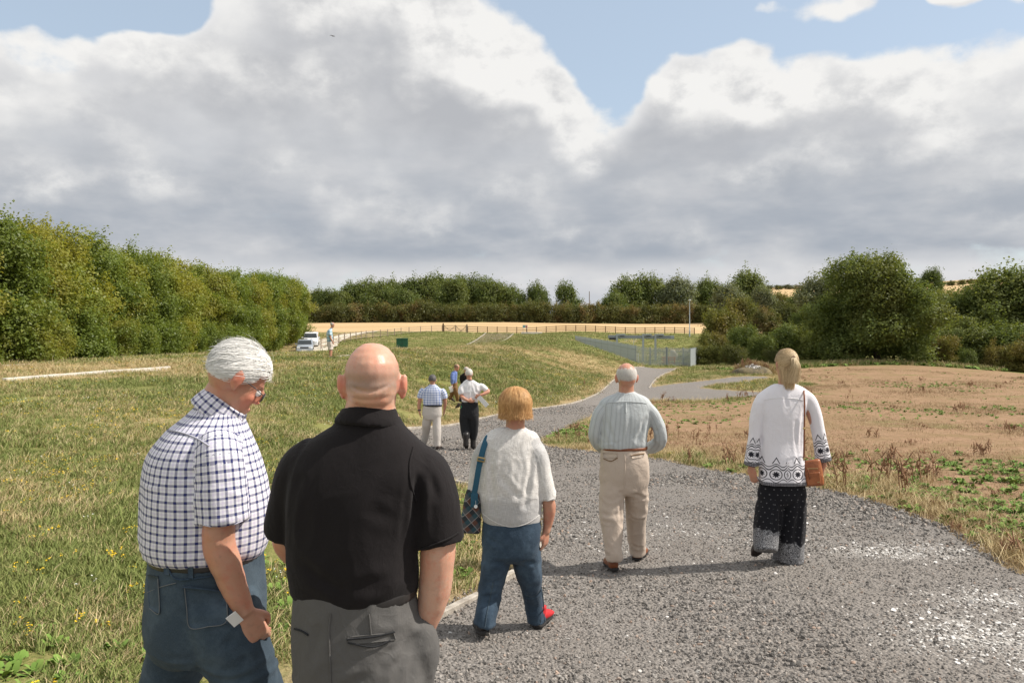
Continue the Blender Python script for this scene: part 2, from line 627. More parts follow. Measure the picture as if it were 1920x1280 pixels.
# ------------------------------------------------------------------ gravel path (its own sheet, lying in the bed cut into the ground)
front = np.linspace(R(-47), R(47), 520)
angs2 = np.concatenate([front, np.linspace(R(47), R(313), 140)[1:-1], [front[0] + 2 * math.pi]])
PX, PY = polar(4.0, 0.0145, 3.3, angs2)
pxf, pyf = PX.ravel(), PY.ravel()
sd = seg_dist(pxf, pyf, PATH)
pz = ground(pxf, pyf)
nz = np.stack([pxf, pyf, 0 * pxf], -1)
near_k = np.clip(14 / (np.hypot(pxf, pyf) + 2), 0, 1)
pz = pz + 0.012 - 0.25 * np.clip(-sd, 0, 1) ** 1.0 + near_k * (0.030 * fbm(nz * 0.8, 3) * np.clip(sd / 0.6, 0, 1) + 0.010 * fbm(nz * 5, 2))
PZ_GRID = pz
fc = grid_faces(*PX.shape)[:, ::-1]
keep = (sd[fc] > -0.35).any(1)
fc = fc[keep]
used, inv = np.unique(fc, return_inverse=True)
pv = np.stack([pxf, pyf, pz], -1)[used]
me = mesh_np('gravel_path', pv, inv.reshape(-1, 4), smooth=True)


def chalk_mask(x, y):
    """Broken white stone trodden into the gravel, in drifts."""
    m = np.zeros_like(x)
    for cx, cy, rx, ry, a in ((3.45, 7.05, 0.95, 0.36, 1.2), (2.80, 4.85, 0.62, 0.42, 1.15), (1.0, 7.9, 0.6, 0.6, 0.28), (3.35, 5.6, 0.5, 0.28, 0.9), (2.1, 8.2, 0.8, 0.5, 0.3), (4.3, 7.2, 0.5, 0.25, 0.7), (2.45, 7.5, 0.6, 0.22, 0.6), (3.1, 4.5, 0.6, 0.3, 1.0)):
        r = np.hypot((x - cx) / rx, (y - cy) / ry)
        m = np.maximum(m, a * np.clip(1.35 - r, 0, 1))
    n = fbm(np.stack([x * 2.2, y * 2.2, 0 * x + 3], -1), 3)
    return np.clip(m * (0.75 + 0.9 * n), 0, 1)


def coarse_mask(x, y):
    """Where coarse loose stone lies thick."""
    n = fbm(np.stack([x * 0.55, y * 0.55, 0 * x + 21], -1), 3)
    return np.clip(0.45 + 1.1 * n, 0.08, 1)


def gravel_mat(t, b):
    p = t.pos()
    cell = t.voronoi(p, 42.0, out='Color')
    cd = t.voronoi(p, 42.0)
    cell2 = t.voronoi(p, 95.0, out='Color')
    v = t.sep(cell)[0]
    v2 = t.sep(cell2)[1]
    n1 = t.noise(p, 0.7, 5, 0.6)
    g = t.math('ADD', t.math('MULTIPLY', v, 0.5), t.math('MULTIPLY', v2, 0.5))
    c = t.ramp(g, [(0.0, (0.115, 0.105, 0.096)), (0.5, (0.21, 0.193, 0.177)), (0.86, (0.305, 0.282, 0.259)), (1.0, (0.46, 0.43, 0.39))])
    c = t.mix(t.remap(n1, 0.35, 0.7, 0, 0.4), c, (0.20, 0.175, 0.15))
    c = t.mix(t.math('MULTIPLY', t.attr('chalk'), t.remap(t.noise(p, 5.0, 6, 0.7), 0.35, 0.7, 0, 0.75)), c, (0.46, 0.44, 0.41))
    c = t.mix(t.math('MULTIPLY', t.attr('worn'), 0.45), c, (0.235, 0.215, 0.195))
    t.put(b.inputs['Normal'], t.bump(t.math('SUBTRACT', t.math('MULTIPLY', v, 0.4), cd), 0.9, 0.02))
    return c


point_attr(me, 'chalk', chalk_mask(pv[:, 0], pv[:, 1]))
_rut = np.minimum(np.abs(seg_dist(pv[:, 0], pv[:, 1], [(0.1, -2), (0.7, 4.5), (1.2, 9), (1.0, 14), (0.6, 19), (2.2, 28), (5.5, 40), (9, 55), (16, 85)], closed=False)), np.abs(seg_dist(pv[:, 0], pv[:, 1], [(2.0, -2), (2.5, 4.5), (2.7, 9), (2.3, 13), (1.6, 18), (3.4, 27), (6.8, 39), (10.3, 54), (17.4, 85)], closed=False)))
point_attr(me, 'worn', np.clip(1 - _rut / 0.45, 0, 1))


M['gravel'] = material('grey_gravel', gravel_mat, 0.9, 0.2)
path_o = obj('gravel_path', me, M['gravel'])
tag(path_o, kind='structure')


def path_z(x, y):
    """Height of the walked surface: gravel where there is gravel, else turf."""
    x = np.atleast_1d(np.asarray(x, float))
    y = np.atleast_1d(np.asarray(y, float))
    nz = np.stack([x, y, 0 * x], -1)
    s = seg_dist(x, y, PATH)
    k = np.clip(14 / (np.hypot(x, y) + 2), 0, 1)
    a = ground(x, y) + 0.012 + k * (0.030 * fbm(nz * 0.8, 3) * np.clip(s / 0.6, 0, 1) + 0.010 * fbm(nz * 5, 2))
    return np.where(s > 0, a, ground(x, y) + 0.01)


# ------------------------------------------------------------------ foliage
def leaf_mat(name, dark, light, tint, tint_amt=0.35, trans=0.30):
    m = bpy.data.materials.new(name)
    m.use_nodes = True
    t = NT(m.node_tree)
    for n in list(t.n):
        t.n.remove(n)
    p = t.coord()
    isl = t.island()
    n = t.noise(p, 0.55, 3, 0.5)
    c = t.mix(t.math('ADD', t.math('MULTIPLY', isl, 0.6), t.math('MULTIPLY', n, 0.4)), dark, light)
    tn = t.remap(t.math('ADD', t.noise(t.vmath('ADD', p, t.vmath('SCALE', (31.0, 17.0, 5.0), t.objrand())), 0.32, 3, 0.5), t.math('MULTIPLY', t.math('SUBTRACT', t.objrand(), 0.5), 0.35)), 0.42, 0.72, 0, tint_amt)
    c = t.mix(tn, c, tint)
    c = t.vmath('SCALE', c, t.remap(t.objrand(), 0, 1, 0.82, 1.18, smooth=False))
    d = t.n.new('ShaderNodeBsdfDiffuse')
    tr = t.n.new('ShaderNodeBsdfTranslucent')
    gl = t.n.new('ShaderNodeBsdfGlossy')
    gl.inputs['Roughness'].default_value = 0.45
    t.put(gl.inputs[0], (0.9, 0.9, 0.9))
    t.put(d.inputs[0], c)
    t.put(tr.inputs[0], t.vmath('MULTIPLY', c, (1.25, 1.2, 0.6)))
    mx = t.n.new('ShaderNodeMixShader')
    mx.inputs[0].default_value = trans
    t.l.new(d.outputs[0], mx.inputs[1])
    t.l.new(tr.outputs[0], mx.inputs[2])
    mg = t.n.new('ShaderNodeMixShader')
    mg.inputs[0].default_value = 0.015
    t.l.new(mx.outputs[0], mg.inputs[1])
    t.l.new(gl.outputs[0], mg.inputs[2])
    o = t.n.new('ShaderNodeOutputMaterial')
    t.l.new(mg.outputs[0], o.inputs[0])
    return m


M['maple'] = leaf_mat('maple_leaves', (0.098, 0.148, 0.028), (0.245, 0.300, 0.066), (0.30, 0.255, 0.052), 0.60, 0.42)
M['oak'] = leaf_mat('oak_leaves', (0.085, 0.118, 0.036), (0.175, 0.22, 0.066), (0.19, 0.19, 0.065), 0.4, 0.36)
M['thorn'] = leaf_mat('hawthorn_leaves', (0.082, 0.095, 0.032), (0.175, 0.185, 0.058), (0.21, 0.14, 0.065), 0.75, 0.34)
M['ash'] = leaf_mat('ash_leaves', (0.085, 0.118, 0.034), (0.185, 0.23, 0.066), (0.19, 0.18, 0.055), 0.4, 0.38)
M['willow'] = leaf_mat('willow_leaves', (0.12, 0.145, 0.08), (0.23, 0.25, 0.15), (0.18, 0.18, 0.10), 0.3, 0.36)
M['scrub'] = leaf_mat('scrub_leaves', (0.10, 0.115, 0.03), (0.20, 0.21, 0.056), (0.22, 0.16, 0.06), 0.6, 0.36)
M['grove'] = M['ash']
M['bark'] = material('bark', lambda t, b: (t.put(b.inputs['Normal'], t.bump(t.noise(t.vmath('MULTIPLY', t.coord(), (9, 9, 1.5)), 1.5, 6), 0.8, 0.05)),
                                           t.mix(t.noise(t.vmath('MULTIPLY', t.coord(), (9, 9, 1.5)), 1.5, 6), (0.045, 0.036, 0.027), (0.14, 0.115, 0.09)))[1], 0.9, 0.1)


def crown_mesh(name, rng, lobes, n, leaf, twig=14, droop=0.0, inner=0.18):
    """Leaf-sized faces gathered on twigs through the outer crown volume; lobes = (x, y, z, rx, rz)."""
    L = np.array(lobes, dtype=float)
    nt = max(8, n // twig)
    w = L[:, 3] ** 2 + L[:, 3] * L[:, 4]
    C, O = [], []
    tries = 0
    need = nt
    while need > 0 and tries < 30:
        k = rng.choice(len(L), size=need * 2, p=w / w.sum())
        v = rng.normal(size=(need * 2, 3))
        v /= np.linalg.norm(v, axis=1)[:, None]
        bump = 1 + 0.22 * vnoise(v * 2.3 + k[:, None] * 7.7) + 0.12 * vnoise(v * 5.1 + k[:, None] * 3.1)
        rad = np.where(rng.random(need * 2) < inner, rng.uniform(0.35, 0.8, need * 2), rng.uniform(0.82, 1.06, need * 2)) * bump
        sc = np.stack([L[k, 3], L[k, 3], L[k, 4]], -1)
        p = L[k, :3] + v * rad[:, None] * sc
        dd = np.full(len(p), 9.0)
        for j in range(len(L)):
            q = (p - L[j, :3]) / np.array([L[j, 3], L[j, 3], L[j, 4]])
            r = np.linalg.norm(q, axis=1)
            dd = np.minimum(dd, np.where(k == j, 9, r))
        ok = ((dd > 0.72) | (rng.random(len(p)) < 0.12)) & (p[:, 2] > 0.05)
        C.append(p[ok][:need])
        O.append(v[ok][:need])
        need -= len(C[-1])
        tries += 1
    ns = max(6, nt // 45)                          # shoots standing out of the crown
    k = rng.choice(len(L), size=ns, p=w / w.sum())
    v = rng.normal(size=(ns, 3)) + np.array([0, 0, 0.9])
    v /= np.linalg.norm(v, axis=1)[:, None]
    sc = np.stack([L[k, 3], L[k, 3], L[k, 4]], -1)
    up = v * 0.5 + np.array([0, 0, 0.8]) + rng.normal(size=v.shape) * 0.25
    for j in range(5):
        C.append(L[k, :3] + v * sc * 0.95 + up * (j * leaf * (1.2 if leaf < 0.13 else 0.85)) * rng.uniform(0.6, 1.2, (ns, 1)))
        O.append(v)
    C = np.concatenate(C)
    O = np.concatenate(O)
    C[:, 2] = np.maximum(C[:, 2], 0.05)
    m = len(C) * twig
    ax = O * 0.8 + rng.normal(size=O.shape) * 0.5 + np.array([0, 0, 0.25 - droop])
    ax /= np.linalg.norm(ax, axis=1)[:, None]
    s = rng.random((len(C), twig, 1))
    sz = leaf * rng.uniform(0.7, 1.35, (len(C), twig, 1))
    P = C[:, None] + ax[:, None] * (s - 0.5) * leaf * 7.0 + rng.normal(size=(len(C), twig, 3)) * leaf * 1.15
    N = O[:, None] * 0.7 + rng.normal(size=P.shape) * 0.65 + np.array([0, 0, 0.55])
    N /= np.linalg.norm(N, axis=2)[..., None]
    T = ax[:, None] + rng.normal(size=P.shape) * 0.8 - np.array([0, 0, droop])
    T -= (T * N).sum(2)[..., None] * N
    T /= np.linalg.norm(T, axis=2)[..., None] + 1e-9
    B = np.cross(N, T)
    P, T, B, sz = P.reshape(-1, 3), T.reshape(-1, 3), B.reshape(-1, 3), sz.reshape(-1, 1)
    N = N.reshape(-1, 3)
    V = np.stack([P - T * sz * 0.6, P + B * sz * 0.42 + N * sz * 0.12, P + T * sz * 0.75, P - B * sz * 0.42 + N * sz * 0.12], 1).reshape(-1, 3)
    V[:, 2] = np.maximum(V[:, 2], 0.01)
    return mesh_np(name, V, np.arange(len(V)).reshape(-1, 4))


def tube_np(path, radii, n=8):
    """Tapered tube along a 3-D polyline -> verts, quads."""
    path = np.asarray(path, float)
    V, Q = [], []
    up = np.array([0.31, 0.17, 0.93])
    for i in range(len(path)):
        t = path[min(i + 1, len(path) - 1)] - path[max(i - 1, 0)]
        t /= np.linalg.norm(t) + 1e-9
        a = np.cross(t, up)
        if np.linalg.norm(a) < 0.2:
            a = np.cross(t, [1, 0, 0])
        a /= np.linalg.norm(a)
        b = np.cross(t, a)
        th = np.linspace(0, 2 * math.pi, n, endpoint=False)
        V.append(path[i] + radii[i] * (np.cos(th)[:, None] * a + np.sin(th)[:, None] * b))
    for i in range(len(path) - 1):
        for k in range(n):
            Q.append((i * n + k, i * n + (k + 1) % n, (i + 1) * n + (k + 1) % n, (i + 1) * n + k))
    return np.concatenate(V), np.array(Q)


def join_np(parts):
    V, Q, o = [], [], 0
    for v, q in parts:
        V.append(v)
        Q.append(np.asarray(q) + o)
        o += len(v)
    return np.concatenate(V), np.concatenate(Q)


def trunk_mesh(name, rng, h, r, lobes):
    parts = [tube_np([(0, 0, -0.25), (0.02, 0, 0.25), (rng.normal() * .05 * h, rng.normal() * .03 * h, 0.45 * h), (rng.normal() * .06 * h, rng.normal() * .05 * h, 0.85 * h)],
                     [r * 1.5, r, r * 0.7, r * 0.2], 9)]
    for lb in lobes:
        b = np.array(lb[:3])
        z0 = min(max(0.25 * h, b[2] * 0.45), 0.6 * h)
        a = np.array([0, 0, z0])
        parts.append(tube_np([a, a * 0.5 + b * 0.5 + np.array([0, 0, 0.04 * h]), b], [r * 0.45, r * 0.3, r * 0.1], 6))
    v, q = join_np(parts)
    return mesh_np(name, v, q, smooth=True)


def make_kind(kind, rng):
    """Lobes, leaf count, leaf size of one tree of a kind."""
    L = []
    if kind == 'maple':            # hedgerow maple, leafy to the ground, 7 m
        for i in range(16):
            z = rng.uniform(0.7, 5.9)
            a = rng.uniform(0, 6.28)
            d = rng.uniform(0.9, 2.1) * (1.1 - 0.07 * z)
            L.append((d * math.cos(a), d * math.sin(a), z, rng.uniform(0.65, 1.15), rng.uniform(0.55, 1.0)))
        L += [(0, 0, 3.0, 1.5, 2.4), (rng.uniform(-.6, .6), 0, 5.6, 1.1, 1.2), (rng.uniform(-.6, .6), 0.5, 6.2, 0.6, 0.75)]
        return L, 22000, 0.115, 0.10, 6.5
    if kind == 'oak':              # broad field tree, 12 m
        for i in range(15):
            a = rng.uniform(0, 6.28)
            z = rng.uniform(2.6, 10.3)
            d = rng.uniform(2.2, 4.3) * math.sqrt(max(0.06, 1 - ((z - 6.0) / 5.4) ** 2))
            L.append((d * math.cos(a), d * math.sin(a), z, rng.uniform(1.3, 2.2), rng.uniform(1.1, 1.8)))
        L += [(0, 0, 6.6, 3.4, 3.8), (0, 0, 10.0, 2.2, 1.7)]
        return L, 10000, 0.36, 0.32, 11.0
    if kind == 'thorn':            # far hedge shrub, 6 m
        for i in range(9):
            a = rng.uniform(0, 6.28)
            d = rng.uniform(0.5, 2.2)
            L.append((d * math.cos(a), d * math.sin(a), rng.uniform(0.8, 4.4), rng.uniform(1.2, 1.9), rng.uniform(1.1, 1.7)))
        L += [(0, 0, 2.5, 2.4, 2.5)]
        return L, 4200, 0.27, 0.12, 5.5
    if kind == 'scrub':            # middle distance bush, 5 m
        for i in range(12):
            a = rng.uniform(0, 6.28)
            d = rng.uniform(0.6, 2.3)
            L.append((d * math.cos(a), d * math.sin(a), rng.uniform(0.6, 4.0), rng.uniform(0.8, 1.5), rng.uniform(0.8, 1.3)))
        L += [(0, 0, 2.2, 2.0, 2.2)]
        return L, 11000, 0.165, 0.10, 5.0
    if kind == 'ash':              # great tree by the field, 11.5 m, branches sweeping low
        for i in range(42):
            a = rng.uniform(0, 6.28)
            z = rng.uniform(0.6, 9.4)
            prof = math.sqrt(max(0.05, 1 - ((z - 4.2) / 6.6) ** 2))
            d = rng.uniform(2.6, 4.9) * prof
            L.append((d * math.cos(a), d * math.sin(a), z, rng.uniform(1.0, 1.9), rng.uniform(0.9, 1.7)))
        L += [(0, 0, 4.8, 3.5, 4.4), (0.3, 0, 9.6, 1.7, 1.4), (-1.2, 0.3, 10.3, 0.9, 0.8), (1.6, 0, 9.4, 1.0, 0.9)]
        return L, 70000, 0.175, 0.30, 10.0
    if kind == 'grove':            # taller mixed tree of the right-hand wood, 9 m
        for i in range(18):
            a = rng.uniform(0, 6.28)
            z = rng.uniform(1.0, 7.6)
            d = rng.uniform(1.2, 3.0) * (1.15 - 0.07 * z)
            L.append((d * math.cos(a), d * math.sin(a), z, rng.uniform(0.9, 1.6), rng.uniform(0.9, 1.5)))
        L += [(0, 0, 4.0, 2.4, 3.6), (0, 0, 7.8, 1.2, 1.1)]
        return L, 19000, 0.18, 0.20, 8.5


VAR = {}
for kind, nvar in (('maple', 5), ('oak', 4), ('thorn', 4), ('scrub', 4), ('ash', 1), ('grove', 3)):
    VAR[kind] = []
    for k in range(nvar):
        rng = np.random.default_rng(100 + 13 * k + len(kind) * 7)
        L, n, leaf, tr, h = make_kind(kind, rng)
        c = crown_mesh('crown', rng, L, n, leaf)
        c.materials.append(M[kind])
        tm = trunk_mesh('trunk', rng, h, tr, L[::3])
        tm.materials.append(M['bark'])
        VAR[kind].append((c, tm))

trng = random.Random(5)


def tree(name, kind, x, y, label, cat='tree', group=None, s=1.0, sz=None, leaf=None, sink=0.1, rz=None, var=None):
    c, tm = VAR[kind][trng.randrange(len(VAR[kind])) if var is None else var]
    o = empty(name, (x, y, gz(x, y) - sink), trng.uniform(0, 6.28) if rz is None else rz)
    o.scale = (s, s, sz if sz is not None else s)
    tag(o, label, cat, group)
    co = link(bpy.data.objects.new('crown', c), o)
    link(bpy.data.objects.new('trunk', tm), o)
    if leaf:
        co.material_slots[0].link = 'OBJECT'
        co.material_slots[0].material = M[leaf]
    return o


# the dense row along the bank on the left, nearer trees first
G = 'trees of the dense row behind the dry bank'
row_y = 25.5
first = True
while row_y < 112:
    xr = np.interp(row_y, [25, 32, 60, 90, 112], [-20.0, -20.8, -23.6, -26.3, -28.4])
    hgt = np.interp(row_y, [25, 40, 70, 100, 112], [0.90, 0.95, 1.10, 1.22, 1.2]) * trng.uniform(0.90, 1.10)
    lab = 'yellowing leafy tree in the dense row behind the dry grass bank'
    tree('hedgerow_tree', 'maple', xr - 2.2, row_y, lab, group=G, s=hgt, leaf='maple')
    tree('hedgerow_tree', 'maple', xr - 5.6, row_y + 1.5, 'leafy tree standing in the second line of the dense row, only its top showing', group='second line of trees behind the dense row', s=hgt * 1.06, leaf='maple')
    if row_y < 70:
        o = tree('hedge_bush', 'scrub', xr - 0.5, row_y + 1.6, 'low yellow-green bush at the foot of the dense tree row', 'bush', 'low bushes at the foot of the dense tree row', s=trng.uniform(0.40, 0.60), leaf='maple')
    row_y += 3.1 + 0.012 * row_y

# the far hedge beyond the stubble field
x = -60.0
while x < 62:
    tree('hedge_shrub', 'thorn', x, 232 + trng.uniform(-1.2, 1.2), 'dark hawthorn shrub in the long hedge beyond the stubble field', 'hedge shrub',
         'shrubs of the long hedge beyond the stubble field', s=trng.uniform(0.88, 1.12), sz=trng.uniform(0.85, 1.10))
    x += trng.uniform(3.0, 4.2)


def far_tree(px, top, d, label, kind='oak', leaf=None, wid=1.0, group=None, name='field_tree'):
    x = (px - 960) / F * d
    z = gz(x, d)
    h = EYE - (top - HORIZON) / F * d - z
    full = {'oak': 12.3, 'thorn': 6.2, 'scrub': 5.4, 'ash': 11.6, 'grove': 9.3, 'maple': 7.1}[kind]
    s = h / full
    return tree(name, kind, x, d, label, group=group, s=s * wid, sz=s, leaf=leaf)


GW = 'trees of the wood behind the far hedge'
for px, top, d in ((596, 541, 262), (612, 543, 258), (640, 545, 255), (660, 530, 262), (690, 523, 262), (712, 527, 250), (735, 524, 264), (756, 540, 246), (772, 521, 262), (800, 518, 262), (826, 515, 266), (848, 522, 254), (868, 518, 264), (892, 517, 264), (915, 524, 258), (940, 530, 260), (962, 536, 262)):
    far_tree(px, top, d, 'round dark green tree in the wood behind the far hedge', group=GW, wid=1.0)
far_tree(1008, 529, 262, 'lone cone shaped tree behind the far hedge, nearer the wood', wid=0.68)
far_tree(1063, 526, 262, 'lone round tree behind the far hedge, nearer the lamp post', wid=0.70)
for px, top, d, k, lf, lab in (
        (1150, 545, 250, 'oak', None, 'small dark tree at the near end of the group left of the lamp post'),
        (1180, 516, 262, 'oak', None, 'tall dark oak at the left of the group behind the lamp post'),
        (1222, 518, 264, 'oak', None, 'tall dark oak between the first oak and the grey willow'),
        (1268, 519, 258, 'oak', 'willow', 'grey-green willow just left above the lamp post'),
        (1325, 522, 270, 'oak', None, 'dark tree between the two grey-green willows'),
        (1368, 531, 220, 'oak', 'willow', 'grey-green willow below the broad oak on the skyline'),
        (1400, 507, 235, 'oak', None, 'broad round oak highest on the skyline left of the great tree'),
        (1432, 540, 215, 'oak', 'willow', 'second grey-green willow beside the broad oak'),
        (1530, 518, 190, 'oak', 'willow', 'pale bush tree just left of the great tree on the slope'),
        (1500, 542, 210, 'oak', None, 'low dark tree on the slope below the stubble hill'),
        (1460, 548, 220, 'oak', 'scrub', 'olive tree on the slope below the stubble hill')):
    far_tree(px, top, d, lab, k, lf, wid=1.0)

# the wood along the right-hand field
for i, (px, top, d, k, lf, w) in enumerate((
        (1322, 640, 92, 'scrub', 'scrub', 1.1), (1345, 618, 96, 'scrub', 'scrub', 1.0), (1362, 566, 104, 'scrub', 'scrub', 0.85), (1392, 556, 112, 'grove', 'scrub', 0.9), (1400, 606, 92, 'scrub', 'ash', 1.0),
        (1432, 570, 104, 'grove', 'thorn', 0.95), (1430, 622, 88, 'scrub', 'ash', 1.05), (1470, 560, 108, 'grove', 'thorn', 1.0), (1478, 600, 90, 'scrub', 'ash', 1.15),
        (1515, 566, 100, 'grove', 'ash', 0.95), (1530, 612, 86, 'scrub', 'ash', 1.1), (1375, 640, 84, 'scrub', 'thorn', 1.0), (1450, 650, 82, 'scrub', 'thorn', 0.9), (1555, 632, 80, 'scrub', 'ash', 0.9),
        (1760, 540, 96, 'grove', 'scrub', 1.0), (1790, 560, 92, 'grove', 'ash', 1.0), (1835, 528, 92, 'grove', 'ash', 1.1), (1890, 497, 88, 'grove', 'oak', 1.1), (1940, 505, 86, 'grove', 'ash', 1.1),
        (1800, 604, 82, 'scrub', 'oak', 1.05), (1850, 580, 84, 'scrub', 'ash', 1.2), (1900, 590, 80, 'scrub', 'ash', 1.2), (1760, 622, 80, 'scrub', 'scrub', 0.9), (1870, 640, 77, 'scrub', 'scrub', 1.0), (1920, 632, 77, 'scrub', 'scrub', 1.0), (1815, 650, 77, 'scrub', 'ash', 0.9),
        (1716, 640, 79, 'scrub', 'ash', 0.8), (1755, 545, 95, 'grove', 'ash', 1.2), (1790, 540, 98, 'grove', 'oak', 1.2), (1565, 548, 98, 'grove', 'ash', 1.1), (1980, 560, 84, 'grove', 'ash', 1.1))):
    side_word = 'left' if px < 1640 else 'right'
    far_tree(px, top, d, f'tangled green bush in the wood edge {side_word} of the great tree' if k == 'scrub' else f'mid-height tree in the wood edge {side_word} of the great tree',
             k, lf, w, group=f'{"bushes" if k == "scrub" else "trees"} of the wood edge {side_word} of the great tree', name='wood_bush' if k == 'scrub' else 'wood_tree')
far_tree(1645, 468, 80, 'great spreading tree taller than its neighbours beside the brown field', 'ash', 'ash', 1.12, name='great_tree')

# on the hill: hedges along the skyline and a lone tree
for i in range(26):
    px = 1440 + i * 19
    x, y = (px - 960) / F * 470, 470.0
    o = tree('hill_shrub', 'thorn', x, y, 'tiny dark shrub in the hedge lines on the stubble hill', 'hedge shrub', 'shrubs of the hedge lines on the stubble hill', s=0.9, sz=0.5)
far_tree(1744, 506, 330, 'small dark lone tree on the skyline right of the great tree', wid=0.9)
for px, top, d in ((1556, 590, 97), (1592, 575, 99), (1640, 560, 101), (1690, 565, 99), (1735, 575, 98)):
    far_tree(px, top, d, 'shaded bush in the gap behind the trunk of the great tree', 'scrub', 'ash', 1.25, group='bushes behind the trunk of the great tree', name='wood_bush')


# ------------------------------------------------------------------ scattered cover: instances on points
def scatter(name, pts, rot, scl, idx, protos, label=None):
    """protos: list of mesh; one object of kind stuff whose points carry small instances."""
    src = bpy.data.collections.new(name + '_source')
    for i, me in enumerate(protos):
        src.objects.link(bpy.data.objects.new(f'{name}_piece_{chr(97 + i)}', me))
    me = bpy.data.meshes.new(name)
    me.vertices.add(len(pts))
    me.vertices.foreach_set('co', np.asarray(pts, np.float32).ravel())
    for nm, typ, key, v in (('rot', 'FLOAT_VECTOR', 'vector', rot), ('scl', 'FLOAT', 'value', scl), ('idx', 'INT', 'value', idx)):
        a = me.attributes.new(nm, typ, 'POINT')
        a.data.foreach_set(key, np.asarray(v, np.int32 if typ == 'INT' else np.float32).ravel())
    o = link(bpy.data.objects.new(name, me))
    g = bpy.data.node_groups.new(name + '_nodes', 'GeometryNodeTree')
    g.interface.new_socket('Geometry', in_out='INPUT', socket_type='NodeSocketGeometry')
    g.interface.new_socket('Geometry', in_out='OUTPUT', socket_type='NodeSocketGeometry')
    N, Lk = g.nodes, g.links
    gi, go = N.new('NodeGroupInput'), N.new('NodeGroupOutput')
    ci = N.new('GeometryNodeCollectionInfo')
    ci.inputs['Collection'].default_value = src
    ci.inputs['Separate Children'].default_value = True
    ci.inputs['Reset Children'].default_value = True
    ip = N.new('GeometryNodeInstanceOnPoints')
    ip.inputs['Pick Instance'].default_value = True
    def named(nm, typ):
        n = N.new('GeometryNodeInputNamedAttribute')
        n.data_type = typ
        n.inputs['Name'].default_value = nm
        return n.outputs['Attribute']
    Lk.new(gi.outputs[0], ip.inputs['Points'])
    Lk.new(ci.outputs[0], ip.inputs['Instance'])
    Lk.new(named('idx', 'INT'), ip.inputs['Instance Index'])
    er = N.new('FunctionNodeEulerToRotation')
    Lk.new(named('rot', 'FLOAT_VECTOR'), er.inputs[0])
    Lk.new(er.outputs[0], ip.inputs['Rotation'])
    Lk.new(named('scl', 'FLOAT'), ip.inputs['Scale'])
    Lk.new(ip.outputs[0], go.inputs[0])
    m = o.modifiers.new('scatter', 'NODES')
    m.node_group = g
    tag(o, label, None, None, 'stuff')
    return o


srng = np.random.default_rng(11)


def blade_mat(name, a, b_, c_):
    def build(t, b):
        f = t.math('ADD', t.math('MULTIPLY', t.island(), 0.55), t.math('MULTIPLY', t.objrand(), 0.45))
        t.put(b.inputs['Subsurface Weight'], 0.0)
        return t.ramp(f, [(0.0, a), (0.5, b_), (1.0, c_)])
    return material(name, build, 0.75, 0.25)


M['blade'] = blade_mat('grass_blade', (0.115, 0.155, 0.036), (0.185, 0.222, 0.060), (0.30, 0.285, 0.115))
M['straw'] = blade_mat('straw_blade', (0.28, 0.20, 0.095), (0.44, 0.34, 0.17), (0.64, 0.53, 0.32))
M['weedleaf'] = blade_mat('weed_leaf', (0.08, 0.15, 0.025), (0.15, 0.25, 0.045), (0.25, 0.34, 0.075))
M['dock'] = blade_mat('dock_stalk', (0.15, 0.075, 0.04), (0.26, 0.145, 0.08), (0.38, 0.25, 0.145))
M['field_straw'] = blade_mat('field_straw', (0.22, 0.15, 0.08), (0.34, 0.25, 0.14), (0.50, 0.39, 0.23))
M['yellow'] = flat('yellow_petal', (0.78, 0.52, 0.02), 0.6, 0.2)
M['white_petal'] = flat('white_petal', (0.75, 0.75, 0.70), 0.6, 0.2)


def tuft(name, seed, n, h, spread, wid, lean, mat, extra=None):
    r = np.random.default_rng(seed)
    V, Q = [], []
    for i in range(n):
        a = r.uniform(0, 6.28)
        b = np.array([math.cos(a), math.sin(a), 0]) * spread * math.sqrt(r.random())
        hh = h * r.uniform(0.45, 1.2)
        a2 = r.uniform(0, 6.28)
        ln = lean * r.uniform(0.2, 1.3) * hh
        tip = b + np.array([math.cos(a2) * ln, math.sin(a2) * ln, hh])
        mid = b + np.array([math.cos(a2) * ln * 0.35, math.sin(a2) * ln * 0.35, hh * 0.62])
        s = np.array([-math.sin(a2 + 0.6), math.cos(a2 + 0.6), 0]) * wid * r.uniform(0.6, 1.2)
        o = len(V)
        V += [b - s, b + s, mid + s * 0.8, mid - s * 0.8, tip + s * 0.1, tip - s * 0.1]
        Q += [(o, o + 1, o + 2, o + 3), (o + 3, o + 2, o + 4, o + 5)]
    me = mesh_np(name, np.array(V), np.array(Q))
    me.materials.append(M[mat])
    return me


